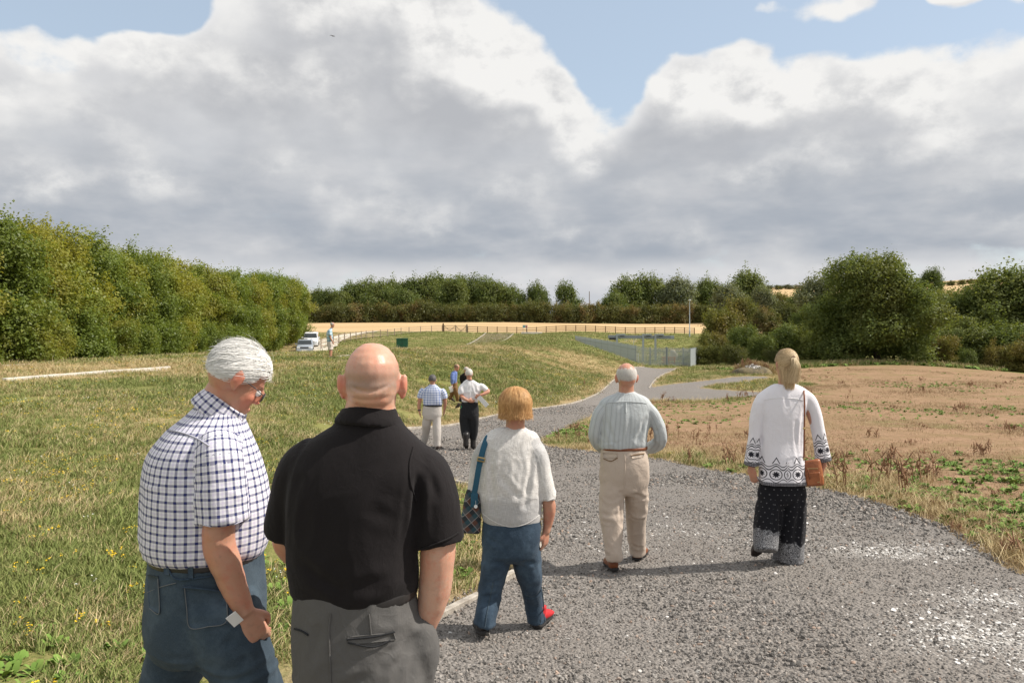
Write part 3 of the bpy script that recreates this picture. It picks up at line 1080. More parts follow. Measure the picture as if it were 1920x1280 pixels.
def leafy(name, seed, n, size, mat):
    """Low broad-leaved rosette."""
    r = np.random.default_rng(seed)
    V, Q = [], []
    for i in range(n):
        a = r.uniform(0, 6.28)
        L = size * r.uniform(0.5, 1.2)
        el = r.uniform(0.25, 1.1)
        d = np.array([math.cos(a) * math.cos(el), math.sin(a) * math.cos(el), math.sin(el)])
        s = np.array([-math.sin(a), math.cos(a), r.uniform(-0.3, 0.3)]) * L * 0.20
        b = np.array([r.normal() * size * 0.25, r.normal() * size * 0.25, 0])
        o = len(V)
        V += [b, b + d * L * 0.45 + s, b + d * L * 0.45 - s, b + d * L * 0.85 + s * 0.7 - np.array([0, 0, L * 0.08]), b + d * L * 0.85 - s * 0.7 - np.array([0, 0, L * 0.08]), b + d * L * 1.05 - np.array([0, 0, L * 0.22])]
        Q += [(o, o + 1, o + 2, o), (o + 1, o + 3, o + 4, o + 2), (o + 3, o + 5, o + 4, o + 3)]
    tri = [(a, b, c) for a, b, c, d in Q if d == a]
    quad = [q for q in Q if q[3] != q[0]]
    tri = [(Q[i][0], Q[i][1], Q[i][2]) for i in range(len(Q)) if Q[i][3] == Q[i][0]]
    me = mesh_np(name, np.array(V), [np.array(quad), np.array(tri)])
    me.materials.append(M[mat])
    return me


def stalk(name, seed, n, h, mat, head=True):
    """Dead dock: upright stems with knobbly seed heads."""
    r = np.random.default_rng(seed)
    parts = []
    for i in range(n):
        b = np.array([r.normal() * 0.05, r.normal() * 0.05, 0])
        tip = b + np.array([r.normal() * 0.10, r.normal() * 0.10, 1.0]) * h * r.uniform(0.6, 1.1)
        parts.append(tube_np([b, b * 0.5 + tip * 0.5 + r.normal(size=3) * 0.01, tip], [0.006, 0.005, 0.003], 3))
        if head:
            for k in range(9):
                c = b + (tip - b) * r.uniform(0.5, 1.0) + r.normal(size=3) * 0.015
                parts.append(tube_np([c, c + r.normal(size=3) * 0.02 + np.array([0, 0, 0.03])], [0.008, 0.003], 3))
    v, q = join_np(parts)
    me = mesh_np(name, v, q)
    me.materials.append(M[mat])
    return me


def flower(name, seed, mat, n=5, h=0.10, size=0.012):
    r = np.random.default_rng(seed)
    V, Q, I = [], [], []
    for i in range(n):
        b = np.array([r.normal() * 0.05, r.normal() * 0.05, 0])
        t_ = b + np.array([r.normal() * 0.015, r.normal() * 0.015, h * r.uniform(0.7, 1.2)])
        v, q = tube_np([b, t_], [0.0015, 0.001], 3)
        o = len(V)
        V += list(v)
        Q += [tuple(x + o for x in f) for f in q]
        I += [0] * len(q)
        for k in range(3):
            c = t_ + r.normal(size=3) * size * 0.7
            a = r.uniform(0, 6.28)
            u = np.array([math.cos(a), math.sin(a), r.uniform(-.4, .4)]) * size
            w = np.array([-math.sin(a), math.cos(a), r.uniform(-.4, .4)]) * size
            o = len(V)
            V += [c - u, c - w * 0.9, c + u, c + w * 0.9]
            Q.append((o, o + 1, o + 2, o + 3))
            I.append(1)
    me = mesh_np(name, np.array(V), np.array(Q))
    me.materials.append(M['blade'])
    me.materials.append(M[mat])
    me.polygons.foreach_set('material_index', np.array(I, np.int32))
    return me


def fan(n, rmin, rmax, power=1.0, a0=-36.0, a1=36.0):
    """Random ground points in view; density falls as 1 / r**power."""
    u = srng.random(n)
    e = 2 - power
    r = (rmin ** e + u * (rmax ** e - rmin ** e)) ** (1 / e) if abs(e) > 1e-6 else rmin * (rmax / rmin) ** u
    a = np.radians(srng.uniform(a0, a1, n))
    return r * np.sin(a), r * np.cos(a), r


def upright(n, tilt=0.12):
    return np.stack([srng.normal(0, tilt, n), srng.normal(0, tilt, n), srng.uniform(0, 6.28, n)], -1)


# ---- turf
x, y, r = fan(215000, 2.2, 75, 1.55, -37, 30)
sdp = seg_dist(x, y, PATH)
soil = soil_mask(x, y)
ok = (sdp < -0.06 - 0.0 * r) & (soil < 0.35)
x, y, r, sdp = x[ok], y[ok], r[ok], sdp[ok]
dry = dry_mask(x, y) + 0.5 * fbm(np.stack([x * 2.1, y * 2.1, 0 * x], -1), 2)
thin = np.clip(-sdp / 0.7, 0.12, 1)
bare = fbm(np.stack([x * 0.8, y * 0.8, 0 * x + 33], -1), 3)
ok = (srng.random(len(x)) < thin) & (bare > -0.42)
x, y, r, dry = x[ok], y[ok], r[ok], dry[ok]
isdry = srng.random(len(x)) < np.clip(0.06 + 0.80 * dry, 0.04, 0.92)
protos = [tuft('tuft', 40 + k, 16, 0.050, 0.085, 0.0030, 1.0, 'blade') for k in range(4)] + [tuft('dry_tuft', 60 + k, 11, 0.055, 0.085, 0.0020, 1.4, 'straw') for k in range(4)]
tall = 1 + 0.5 * fbm(np.stack([x * 0.5, y * 0.5, 0 * x + 12], -1), 3)
scl = np.clip(0.75 + 0.045 * r, 0.7, 2.6) * srng.uniform(0.65, 1.35, len(x)) * tall
scatter('grass', np.stack([x, y, ground(x, y) - 0.006], -1), upright(len(x)), scl, srng.integers(0, 4, len(x)) + 4 * isdry, protos,
        'short dry summer grass with straw coloured patches on the bank')

# ---- coarser far turf in the hollow and on the mound's far side
x, y, r = fan(26000, 72, 152, 0.6, -20, 16)
ok = (seg_dist(x, y, PATH) < -0.2) & (soil_mask(x, y) < 0.3) & (gold_mask(x, y) < 0.2)
x, y, r = x[ok], y[ok], r[ok]
isdry = srng.random(len(x)) < np.clip(0.05 + 0.5 * dry_mask(x, y), 0.03, 0.7)
scatter('grass', np.stack([x, y, ground(x, y) - 0.01], -1), upright(len(x)), srng.uniform(1.8, 3.2, len(x)), srng.integers(0, 2, len(x)) + 2 * isdry,
        [tuft('far_tuft', 46, 12, 0.06, 0.16, 0.007, 1.0, 'blade'), tuft('far_tuft', 47, 12, 0.06, 0.16, 0.007, 1.0, 'blade'), tuft('far_dry_tuft', 66, 10, 0.06, 0.16, 0.006, 1.2, 'straw'), tuft('far_dry_tuft', 67, 10, 0.06, 0.16, 0.006, 1.2, 'straw')],
        'green grass in the hollow beyond the mound')

# ---- yellow and white flowers in the turf
x, y, r = fan(26000, 3.0, 60, 0.9, -37, 20)
cl = fbm(np.stack([x * 0.9, y * 0.9, 0 * x + 50], -1), 4) - 0.25 * dry_mask(x, y) + 0.25 * srng.normal(size=len(x))
ok = (seg_dist(x, y, PATH) < -0.5) & (soil_mask(x, y) < 0.1) & (cl > 0.16) & (gold_mask(x, y) < 0.1)
x, y, r = x[ok], y[ok], r[ok]
white = srng.random(len(x)) < 0.10
scatter('wildflowers', np.stack([x, y, ground(x, y)], -1), upright(len(x)), srng.uniform(0.45, 0.75, len(x)) * np.clip(0.75 + r * 0.022, 0.75, 1.8), np.where(white, 2, srng.integers(0, 2, len(x))),
        [flower('yellow_flower', 1, 'yellow', 3), flower('yellow_flower', 2, 'yellow', 4), flower('white_flower', 3, 'white_petal', 3, 0.11, 0.012)],
        'small yellow and white wildflowers dotted in the turf')

# ---- brown field: sparse straw, dead stalks, green weeds
x, y, r = fan(110000, 3.5, 74, 1.0, -5, 37)
sm = soil_mask(x, y)
ok = (sm > 0.25) & (seg_dist(x, y, PATH) < -0.1)
x, y, r = x[ok], y[ok], r[ok]
n = fbm(np.stack([x * 0.3, y * 0.3, 0 * x + 70], -1), 3)
edge = np.clip(1 - (-seg_dist(x, y, PATH)) / 2.2, 0, 1)
ok = srng.random(len(x)) < np.clip(0.20 + 0.8 * n + 0.6 * edge, 0.04, 1)
x, y, r, n, edge = x[ok], y[ok], r[ok], n[ok], edge[ok]
kind = np.where(srng.random(len(x)) < 0.74 - 0.3 * n, 1, 0)
green = (fbm(np.stack([x * 0.33, y * 0.33, 0 * x + 81], -1), 3) > 0.20) & (srng.random(len(x)) < 0.4)
kind = np.where(green, 2, np.where((srng.random(len(x)) < 0.006), 3, kind))
scatter('field_weeds', np.stack([x, y, ground(x, y) - 0.005], -1), upright(len(x), 0.2), srng.uniform(0.6, 1.3, len(x)) * np.clip(0.75 + 0.02 * r, 0.7, 1.6), kind,
        [tuft('brown_weed', 5, 9, 0.045, 0.12, 0.0035, 1.6, 'dock'), tuft('straw_tuft', 6, 14, 0.050, 0.13, 0.0026, 1.8, 'field_straw'), leafy('green_weed', 7, 16, 0.055, 'weedleaf'), stalk('dead_stalk', 8, 5, 0.12, 'dock')],
        'dry straw, brown stalks and green weeds on the bare field')

# ---- taller docks and weeds along the strip between the two gravel arms and by the field edge
P_ = []
for (px, py, n_, sp, kd) in ((1060, 812, 130, 0.9, 2), (1085, 800, 90, 0.9, 2), (1130, 830, 16, 1.2, 0), (1040, 826, 60, 0.6, 1), (1250, 760, 150, 2.4, 2), (1310, 772, 150, 2.2, 2), (1290, 742, 34, 2.6, 0), (1400, 745, 34, 3.2, 0), (1240, 745, 20, 1.5, 0), (1270, 790, 70, 1.6, 2),
                            (1280, 860, 70, 1.2, 1), (1420, 880, 130, 1.0, 1), (1560, 905, 160, 0.7, 1), (1650, 940, 200, 0.6, 1), (1740, 985, 140, 0.5, 1), (1850, 1040, 160, 0.45, 1), (1170, 850, 80, 1.0, 1), (1100, 845, 60, 0.8, 1),
                            (1640, 915, 55, 1.3, 2), (1720, 930, 50, 1.3, 2), (1880, 965, 60, 0.7, 2), (1900, 1000, 40, 0.45, 2), (1780, 900, 35, 1.2, 2), (1900, 880, 35, 1.2, 2), (1480, 870, 60, 0.8, 2), (1620, 900, 4, 0.9, 0), (1380, 862, 4, 1.0, 0)):
    hx, hy, _ = hit(px, py, 3)
    q = srng.normal(size=(n_, 2)) * sp * np.array([1.0, 0.8]) + np.array([hx, hy])
    for a in q:
        P_.append((a[0], a[1], kd))
P_ = np.array(P_)
ok = seg_dist(P_[:, 0], P_[:, 1], PATH) < -0.12
P_ = P_[ok]
k = P_[:, 2].astype(int)
scatter('verge_weeds', np.stack([P_[:, 0], P_[:, 1], ground(P_[:, 0], P_[:, 1]) - 0.005], -1), upright(len(P_), 0.15), srng.uniform(0.6, 1.35, len(P_)) * np.where(k == 0, 1.5, 1.0), k,
        [stalk('dock_plant', 21, 4, 0.24, 'dock'), tuft('straw_clump', 22, 26, 0.11, 0.11, 0.0026, 1.3, 'straw'), leafy('leafy_weed', 23, 24, 0.085, 'weedleaf')],
        'red-brown docks, straw clumps and leafy green weeds along the gravel verge')

# ---- leafy plants beside the kerb and at the foot of the bank
P_ = []
for (px, py, n_, sp) in ((875, 1030, 10, 0.10), (860, 915, 40, 0.45), (850, 945, 30, 0.35), (560, 1140, 14, 0.2), (30, 1268, 26, 0.22), (120, 1275, 18, 0.25), (540, 1080, 16, 0.25), (850, 1075, 10, 0.12), (520, 960, 20, 0.5)):
    hx, hy, _ = hit(px, py, 2.5)
    for a in srng.normal(size=(n_, 2)) * sp + np.array([hx, hy]):
        P_.append(a)
P_ = np.array(P_)
P_ = P_[seg_dist(P_[:, 0], P_[:, 1], PATH) < -0.1]
scatter('broad_leaf_plants', np.stack([P_[:, 0], P_[:, 1], ground(P_[:, 0], P_[:, 1]) - 0.005], -1), upright(len(P_), 0.1), srng.uniform(0.7, 1.3, len(P_)), srng.integers(0, 2, len(P_)),
        [leafy('dandelion_plant', 31, 16, 0.075, 'weedleaf'), leafy('plantain_plant', 32, 15, 0.065, 'weedleaf')], 'bright green broad-leaved plants near the kerb')


# ---- loose stone on the gravel
def stone(name, seed, mat, flat_=1.0):
    bm = bmesh.new()
    bmesh.ops.create_icosphere(bm, subdivisions=1, radius=1.0)
    r = random.Random(seed)
    sx, sy, sz = r.uniform(.8, 1.25), r.uniform(.6, 1.0), r.uniform(.45, .75) * flat_
    for v in bm.verts:
        v.co = Vector((v.co.x * sx, v.co.y * sy, v.co.z * sz)) * r.uniform(0.72, 1.12)
    me = bpy.data.meshes.new(name)
    bm.to_mesh(me)
    bm.free()
    me.materials.append(M[mat])
    return me


def stone_mat(name, stops, var=0.3):
    def build(t, b):
        c = t.ramp(t.objrand(), stops)
        return t.vmath('SCALE', c, t.remap(t.noise(t.coord(), 2.0, 4), 0.3, 0.7, 1 - var, 1 + var, smooth=False))
    return material(name, build, 0.85, 0.2)


M['stone'] = stone_mat('grey_stone', [(0.0, (0.115, 0.107, 0.098)), (0.35, (0.19, 0.176, 0.161)), (0.75, (0.275, 0.257, 0.236)), (0.93, (0.35, 0.315, 0.28)), (1.0, (0.37, 0.27, 0.21))])
M['chalk'] = stone_mat('white_stone', [(0.0, (0.36, 0.345, 0.32)), (0.5, (0.55, 0.53, 0.50)), (1.0, (0.74, 0.72, 0.69))], 0.15)

x, y, r = fan(230000, 3.2, 32, 1.35, -14, 36)
sdp = seg_dist(x, y, PATH)
cm = coarse_mask(x, y)
ok = (sdp > -0.12) & (srng.random(len(x)) < 0.35 + 0.65 * cm)
x, y, r, cm, sdp = x[ok], y[ok], r[ok], cm[ok], sdp[ok]
big = srng.random(len(x)) ** 2.6
scl = (0.006 + (0.006 + 0.017 * cm) * big) * np.clip(0.9 + 0.035 * r, 0.9, 1.6)
scatter('loose_gravel', np.stack([x, y, path_z(x, y) + scl * 0.1], -1), srng.uniform(0, 6.28, (len(x), 3)), scl, srng.integers(0, 5, len(x)), [stone('grey_stone', 70 + k, 'stone') for k in range(5)],
        'loose dark grey gravel stones covering the wide path')
x, y, r = fan(95000, 3.5, 20, 1.2, -8, 36)
wm = chalk_mask(x, y)
spr = 0.010
sdp = seg_dist(x, y, PATH)
ok = (sdp > -0.3) & (srng.random(len(x)) < np.maximum(wm * 0.85, spr))
x, y, r = x[ok], y[ok], r[ok]
scl = (0.006 + 0.015 * srng.random(len(x)) ** 2.6) * np.clip(0.9 + 0.03 * r, 0.9, 1.5)
scatter('white_stones', np.stack([x, y, path_z(x, y) + scl * 0.12], -1), np.stack([srng.normal(0, .3, len(x)), srng.normal(0, .3, len(x)), srng.uniform(0, 6.28, len(x))], -1), scl, srng.integers(0, 4, len(x)), [stone('chalk_stone', 90 + k, 'chalk', 0.6) for k in range(4)],
        'broken white stones trodden into the gravel in drifts')


# ------------------------------------------------------------------ built things
def box_bm(bm, size, c=(0, 0, 0), rot=None, bevel=0.0):
    r = bmesh.ops.create_cube(bm, size=1.0)
    vs_ = r['verts']
    mt = Matrix.Translation(c) @ (rot.to_4x4() if rot is not None else Matrix.Identity(4)) @ Matrix.Diagonal((*size, 1))
    bmesh.ops.transform(bm, matrix=mt, verts=vs_)
    if bevel:
        es = list({e for v in vs_ for e in v.link_edges})
        bmesh.ops.bevel(bm, geom=es, offset=bevel, segments=1, affect='EDGES')


def bm_mesh(name, bm, mat=None, smooth=False):
    me = bpy.data.meshes.new(name)
    bm.to_mesh(me)
    bm.free()
    if mat is not None:
        me.materials.append(M[mat] if isinstance(mat, str) else mat)
    if smooth:
        me.polygons.foreach_set('use_smooth', np.ones(len(me.polygons), dtype=bool))
    return me


def box_mesh(name, size, mat, bevel=0.0, c=(0, 0, 0)):
    bm = bmesh.new()
    box_bm(bm, size, c, None, bevel)
    return bm_mesh(name, bm, mat)


def part(name, me, parent, loc=(0, 0, 0), rot=(0, 0, 0), scale=(1, 1, 1)):
    o = link(bpy.data.objects.new(name, me), parent)
    o.location, o.rotation_euler, o.scale = loc, rot, scale
    return o


def beam_between(name, me, parent, a, b, thick=1.0):
    """Place a unit-long (along X) piece from a to b."""
    a, b = Vector(a), Vector(b)
    d = b - a
    o = link(bpy.data.objects.new(name, me), parent)
    o.location = (a + b) / 2
    o.rotation_euler = (0, -math.atan2(d.z, math.hypot(d.x, d.y)), math.atan2(d.y, d.x))
    o.scale = (d.length, thick, thick)
    return o


M['kerb'] = material('pale_edging', lambda t, b: (t.put(b.inputs['Normal'], t.bump(t.noise(t.pos(), 60, 5), 0.5, 0.01)),
                                                t.mix(t.remap(t.noise(t.pos(), 6, 6, 0.65), 0.3, 0.7), (0.25, 0.22, 0.185), (0.50, 0.46, 0.40)))[1], 0.9, 0.15)
M['concrete'] = flat('pale_concrete', (0.62, 0.59, 0.53), 0.9, 0.15, var=0.2, scale=6, bump=0.3)
M['oldwood'] = flat('weathered_brown_wood', (0.15, 0.092, 0.055), 0.85, 0.15, var=0.3, scale=9)
M['greywood'] = flat('silvered_wood', (0.34, 0.27, 0.21), 0.85, 0.15, var=0.3, scale=9)
M['galv'] = flat('galvanised_steel', (0.30, 0.33, 0.36), 0.5, 0.4, 0.35, var=0.12, scale=8)
M['galv_light'] = flat('pale_steel', (0.40, 0.44, 0.465), 0.5, 0.4, 0.25, var=0.1, scale=8)
M['white_metal'] = flat('white_painted_metal', (0.72, 0.72, 0.70), 0.5, 0.3)
M['green_cabinet'] = flat('green_paint', (0.022, 0.105, 0.062), 0.5, 0.35, var=0.15, scale=4)
M['orange'] = flat('orange_plastic', (0.52, 0.20, 0.055), 0.6, 0.3)
M['dark_metal'] = flat('dark_metal', (0.05, 0.05, 0.055), 0.5, 0.4)
M['tarp'] = flat('pale_sacking', (0.60, 0.55, 0.42), 0.9, 0.1, var=0.3)
M['teal'] = flat('teal_print', (0.04, 0.33, 0.36), 0.5, 0.3)
M['red'] = flat('red_print', (0.55, 0.05, 0.07), 0.5, 0.3)
M['chalk_ground'] = material('chalk_track', lambda t, b: t.mix(t.remap(t.noise(t.pos(), 0.8, 6, 0.65), 0.35, 0.65), (0.42, 0.34, 0.24), (0.76, 0.72, 0.64)), 0.95, 0.1)
M['ramp'] = material('dry_ramp', lambda t, b: t.mix(t.remap(t.noise(t.pos(), 1.1, 6, 0.7), 0.35, 0.65), (0.10, 0.09, 0.07), (0.26, 0.21, 0.12)), 0.95, 0.1)


def kerb_line(name, pts, label, piece=0.9, w=0.05, h=0.16, show=0.045, seed=1, cat='kerb', mat='kerb', gap=0.015, smooth_n=6):
    """Edging boards laid end to end along a line, each its own piece."""
    r = random.Random(seed)
    p = chain(pts, smooth_n)
    seg = np.hypot(*(p[1:] - p[:-1]).T)
    cum = np.concatenate([[0], np.cumsum(seg)])
    x0, y0 = p[0][:2]
    root = empty(name, (float(x0), float(y0), gz(x0, y0)))
    tag(root, label, cat)
    me = box_mesh('edging_board', (1.0, w, h), mat, 0.006)
    s = 0.0
    while s < cum[-1] - 0.2:
        L = min(piece * r.uniform(0.8, 1.2), cum[-1] - s)
        e = s + L - gap
        a = [np.interp(s, cum, p[:, 0]), np.interp(s, cum, p[:, 1])]
        b = [np.interp(e, cum, p[:, 0]), np.interp(e, cum, p[:, 1])]
        za, zb = gz(*a) + show - h / 2, gz(*b) + show - h / 2
        beam_between('edging_board', me, root, (a[0] - x0, a[1] - y0, za - root.location.z + r.uniform(-.012, .006)), (b[0] - x0, b[1] - y0, zb - root.location.z + r.uniform(-.012, .006)))
        s = s + L
    return root


kerb_line('kerb_edging', KERB_NEAR[:6], 'pale edging boards between the gravel and the dry grass by the near woman', 1.2, 0.055, seed=2, show=0.05)
kerb_line('kerb_edging', KERB_NEAR[6:], 'pale edging around the tip of the green grass tongue behind the tartan bag', 1.2, 0.055, seed=3, show=0.04)
kerb_line('kerb_edging', KERB_FAR, 'long pale edging along the foot of the grass mound up to the steel gate', 1.5, 0.06, seed=4, show=0.06)
kerb_line('kerb_edging', GATE_R, 'short pale edging on the far side of the path below the fence corner', 1.5, 0.06, seed=5, show=0.06, smooth_n=3)


def hit_line(pxs):
    return [hit(*p, dmin=6)[:2] for p in pxs]


kerb_line('concrete_edging', hit_line([(8, 716), (110, 707), (215, 699), (318, 692)]), 'long pale concrete edging across the bank top below the dense trees', 2.0, 0.16, 0.3, 0.11, 6, 'edging', 'concrete', smooth_n=2)
kerb_line('concrete_edging', hit_line([(0, 687), (50, 685), (98, 683)]), 'dull short edging nearest the foot of the dense trees', 2.0, 0.12, 0.3, 0.07, 7, 'edging', 'kerb', smooth_n=2)


def strip(name, line, width, mat, lift=0.03, n=40, across=4):
    """Sheet draped along a line on the land."""
    p = chain(line, 10)
    tng = np.gradient(p, axis=0)
    tng /= np.linalg.norm(tng, axis=1)[:, None]
    nrm = np.stack([-tng[:, 1], tng[:, 0]], -1)
    wv = np.asarray(width(np.linspace(0, 1, len(p))) if callable(width) else np.full(len(p), width))
    V = []
    for k in np.linspace(-0.5, 0.5, across + 1):
        jit = 0.12 * vnoise(np.stack([p[:, 0] * 0.7, p[:, 1] * 0.7, 0 * p[:, 0] + k * 9], -1)) if abs(k) == 0.5 else 0
        q = p + nrm * (wv * k + jit * wv)[:, None]
        V.append(np.stack([q[:, 0], q[:, 1], ground(q[:, 0], q[:, 1]) + lift], -1))
    V = np.stack(V, 1).reshape(-1, 3)
    me = mesh_np(name, V, grid_faces(len(p), across + 1), smooth=True)
    return tag(obj(name, me, M[mat]), kind='structure')


strip('chalk_track', [at(572, 664, 84)[:2], at(598, 648, 96)[:2], at(612, 641, 106)[:2], at(632, 634, 122)[:2], at(660, 628, 140)[:2], at(700, 624, 152)[:2]], lambda s: 4.2 - 1.6 * s, 'chalk_ground', 0.12)
strip('chalk_track', [at(615, 646, 100)[:2], at(640, 637, 116)[:2], at(662, 631, 132)[:2]], lambda s: 1.3 - 0.8 * s, 'chalk_ground', 0.10)
strip('dry_ramp', [at(906, 648, 104)[:2], at(920, 636, 124)[:2], at(937, 624, 149)[:2]], lambda s: 4.3 + 0.6 * s, 'ramp', 0.06)

rl = np.array([at(875, 646, 106)[:2], at(892, 635, 124)[:2], at(911, 623, 149)[:2]])
rr_ = np.array([at(937, 646, 106)[:2], at(950, 635, 124)[:2], at(963, 624, 149)[:2]])
kerb_line('concrete_edging', rl, 'pale concrete edge on the side of the dry ramp towards the green cabinet', 4.0, 0.17, 0.4, 0.14, 8, 'edging', 'kerb', smooth_n=3)
kerb_line('concrete_edging', rr_, 'pale concrete edge on the side of the dry ramp towards the steel fence', 4.0, 0.15, 0.4, 0.12, 9, 'edging', 'kerb', smooth_n=3)
kerb_line('concrete_edging', hit_line([(634, 669.5), (655, 668)]), 'tiny pale stone edging in the turf beside the man in shorts', 1.0, 0.15, 0.2, 0.08, 10, 'edging', 'concrete', smooth_n=2)

# low slab below the sign
x, y, _ = at(997, 622, 148)
sl = obj('concrete_slab', box_mesh('concrete_slab', (3.9, 1.2, 0.42), 'concrete', 0.03))
sl.location = (x, y, gz(x, y) + 0.12)
tag(sl, 'low pale concrete slab on the crest below the small sign', 'slab')

# post and rail fence along the stubble field
POST = box_mesh('post', (0.13, 0.13, 1.5), 'oldwood', 0.01)
RAIL = box_mesh('rail', (1.0, 0.045, 0.10), 'oldwood', 0.0)


POST2 = box_mesh('post', (0.11, 0.11, 1.5), 'greywood', 0.01)
RAIL2 = box_mesh('rail', (1.0, 0.04, 0.07), 'greywood', 0.0)


def rail_fence(pts, label, spacing=1.83, rails=(0.38, 0.74, 1.12), hgt=1.28, mat=None):
    p = np.array(pts, float)
    seg = np.hypot(*(p[1:] - p[:-1]).T)
    cum = np.concatenate([[0], np.cumsum(seg)])
    n = int(round(cum[-1] / spacing))
    q = [(np.interp(cum[-1] * k / n, cum, p[:, 0]), np.interp(cum[-1] * k / n, cum, p[:, 1])) for k in range(n + 1)]
    x0, y0 = q[0]
    root = empty('post_and_rail_fence', (x0, y0, gz(x0, y0)))
    tag(root, label, 'fence')
    zs = [gz(*a) for a in q]
    for k, (a, z) in enumerate(zip(q, zs)):
        part('post', POST2 if mat else POST, root, (a[0] - x0, a[1] - y0, z - root.location.z + hgt - 0.75))
        if k < n:
            b, z2 = q[k + 1], zs[k + 1]
            for h in rails:
                beam_between('rail', RAIL2 if mat else RAIL, root, (a[0] - x0, a[1] - y0 - 0.09, z + h - root.location.z), (b[0] - x0, b[1] - y0 - 0.09, z2 + h - root.location.z))
    return root


rail_fence([at(877, 625, 150)[:2], at(1000, 625.5, 150)[:2], at(1160, 627, 149)[:2], at(1302, 628, 149)[:2]], 'brown post and rail fence along the stubble field between field gate and lamp post')
rail_fence([at(829, 623, 150)[:2], at(760, 627, 140)[:2], at(690, 635, 122)[:2], at(640, 645, 105)[:2], at(602, 656, 93)[:2]], 'brown post and rail fence running down beside the chalk track to the parked vehicles', spacing=3.4, mat='tan')

# double field gate
gp = [at(px, 624, 150) for px in (831, 854.5, 875.5)]
root = empty('field_gate', (gp[0][0], gp[0][1], gz(gp[0][0], gp[0][1])))
tag(root, 'double silvered timber field gate between two stout posts', 'gate')
for i, p in enumerate(gp):
    if i != 1:
        part('gate_post', box_mesh('gate_post', (0.24, 0.24, 1.7), 'oldwood' if i == 0 else 'greywood', 0.02), root, (p[0] - gp[0][0], p[1] - gp[0][1], gz(p[0], p[1]) - root.location.z + 0.78))
bar = box_mesh('bar', (1.0, 0.04, 0.085), 'greywood')
for i in (0, 1):
    a, b = Vector(gp[i]), Vector(gp[i + 1])
    z0 = gz(a.x, a.y) - root.location.z
    ax, bx = a.x - gp[0][0] + (0.18 if i == 0 else 0.05), b.x - gp[0][0] - (0.05 if i == 0 else 0.18)
    for h in (0.22, 0.46, 0.74, 1.15):
        beam_between('bar', bar, root, (ax, 0, z0 + h), (bx, 0, z0 + h))
    beam_between('brace', bar, root, (ax, -0.05, z0 + 1.15), ((ax + bx) / 2, -0.05, z0 + 0.22))
    beam_between('brace', bar, root, (bx, -0.05, z0 + 1.15), ((ax + bx) / 2, -0.05, z0 + 0.22))
    part('stile', box_mesh('stile', (0.09, 0.07, 1.2), 'greywood'), root, (ax, 0.05, z0 + 0.7))
    part('stile', box_mesh('stile', (0.09, 0.07, 1.2), 'greywood'), root, (bx, 0.05, z0 + 0.7))

# small sign board on posts
x, y, _ = at(984.5, 612, 147.3)
z = gz(x, y)
sg = empty('safety_sign', (x, y, z))
tag(sg, 'small white sign with teal and red panels on the rail fence above the slab', 'sign')
zc = EYE - (612 - HORIZON) / F * y - z
part('board', box_mesh('board', (0.92, 0.03, 0.56), 'white_metal'), sg, (0, 0, zc))
part('panel', box_mesh('panel', (0.34, 0.012, 0.40), 'teal'), sg, (-0.20, -0.022, zc))
part('panel', box_mesh('panel', (0.26, 0.012, 0.42), 'red'), sg, (0.24, -0.022, zc))
disc = bmesh.new()
bmesh.ops.create_cone(disc, cap_ends=True, segments=16, radius1=0.09, radius2=0.09, depth=0.01)
dm = bm_mesh('roundel', disc, 'white_metal')
part('roundel', dm, sg, (-0.20, -0.032, zc), (R(90), 0, 0))
part('roundel', dm, sg, (0.24, -0.032, zc + 0.08), (R(90), 0, 0), (0.7, 0.7, 1))
for dx in (-0.38, 0.38):
    part('leg', box_mesh('leg', (0.06, 0.04, zc + 0.2), 'galv'), sg, (dx, 0.04, (zc - 0.2) / 2))

# green cabinet
x, y, _ = at(754, 652, 104)
z = gz(x, y)
gc = empty('equipment_cabinet', (x, y, z), R(8))
tag(gc, 'dark green steel cabinet standing alone in the grass hollow', 'cabinet')
hgt = (652 - 634) / F * y
part('body', box_mesh('body', (1.5, 0.8, hgt), 'green_cabinet', 0.02), gc, (0, 0, hgt / 2))
part('roof', box_mesh('roof', (1.56, 0.9, 0.06), 'green_cabinet', 0.01), gc, (0, 0, hgt + 0.02))
for dx in (-0.37, 0.37):
    d = part('door', box_mesh('door', (0.71, 0.03, hgt - 0.16), 'green_cabinet', 0.008), gc, (dx, -0.41, hgt / 2))
    part('handle', box_mesh('handle', (0.03, 0.03, 0.16), 'dark_metal'), d, (-0.28 * (1 if dx > 0 else -1), -0.03, 0))
part('plinth', box_mesh('plinth', (1.6, 0.9, 0.35), 'concrete', 0.02), gc, (0, 0, -0.10))

# ---- steel palisade compound
PALE = bmesh.new()
box_bm(PALE, (0.085, 0.022, 1.94), (0, 0, 0.97))
box_bm(PALE, (0.03, 0.02, 0.10), (0, 0, 1.98))
PALE = bm_mesh('pale', PALE, 'galv_light')
FPOST = box_mesh('post', (0.10, 0.06, 2.15), 'galv', 0.0, (0, 0, 1.0))
FRAIL = box_mesh('rail', (1.0, 0.05, 0.05), 'galv')


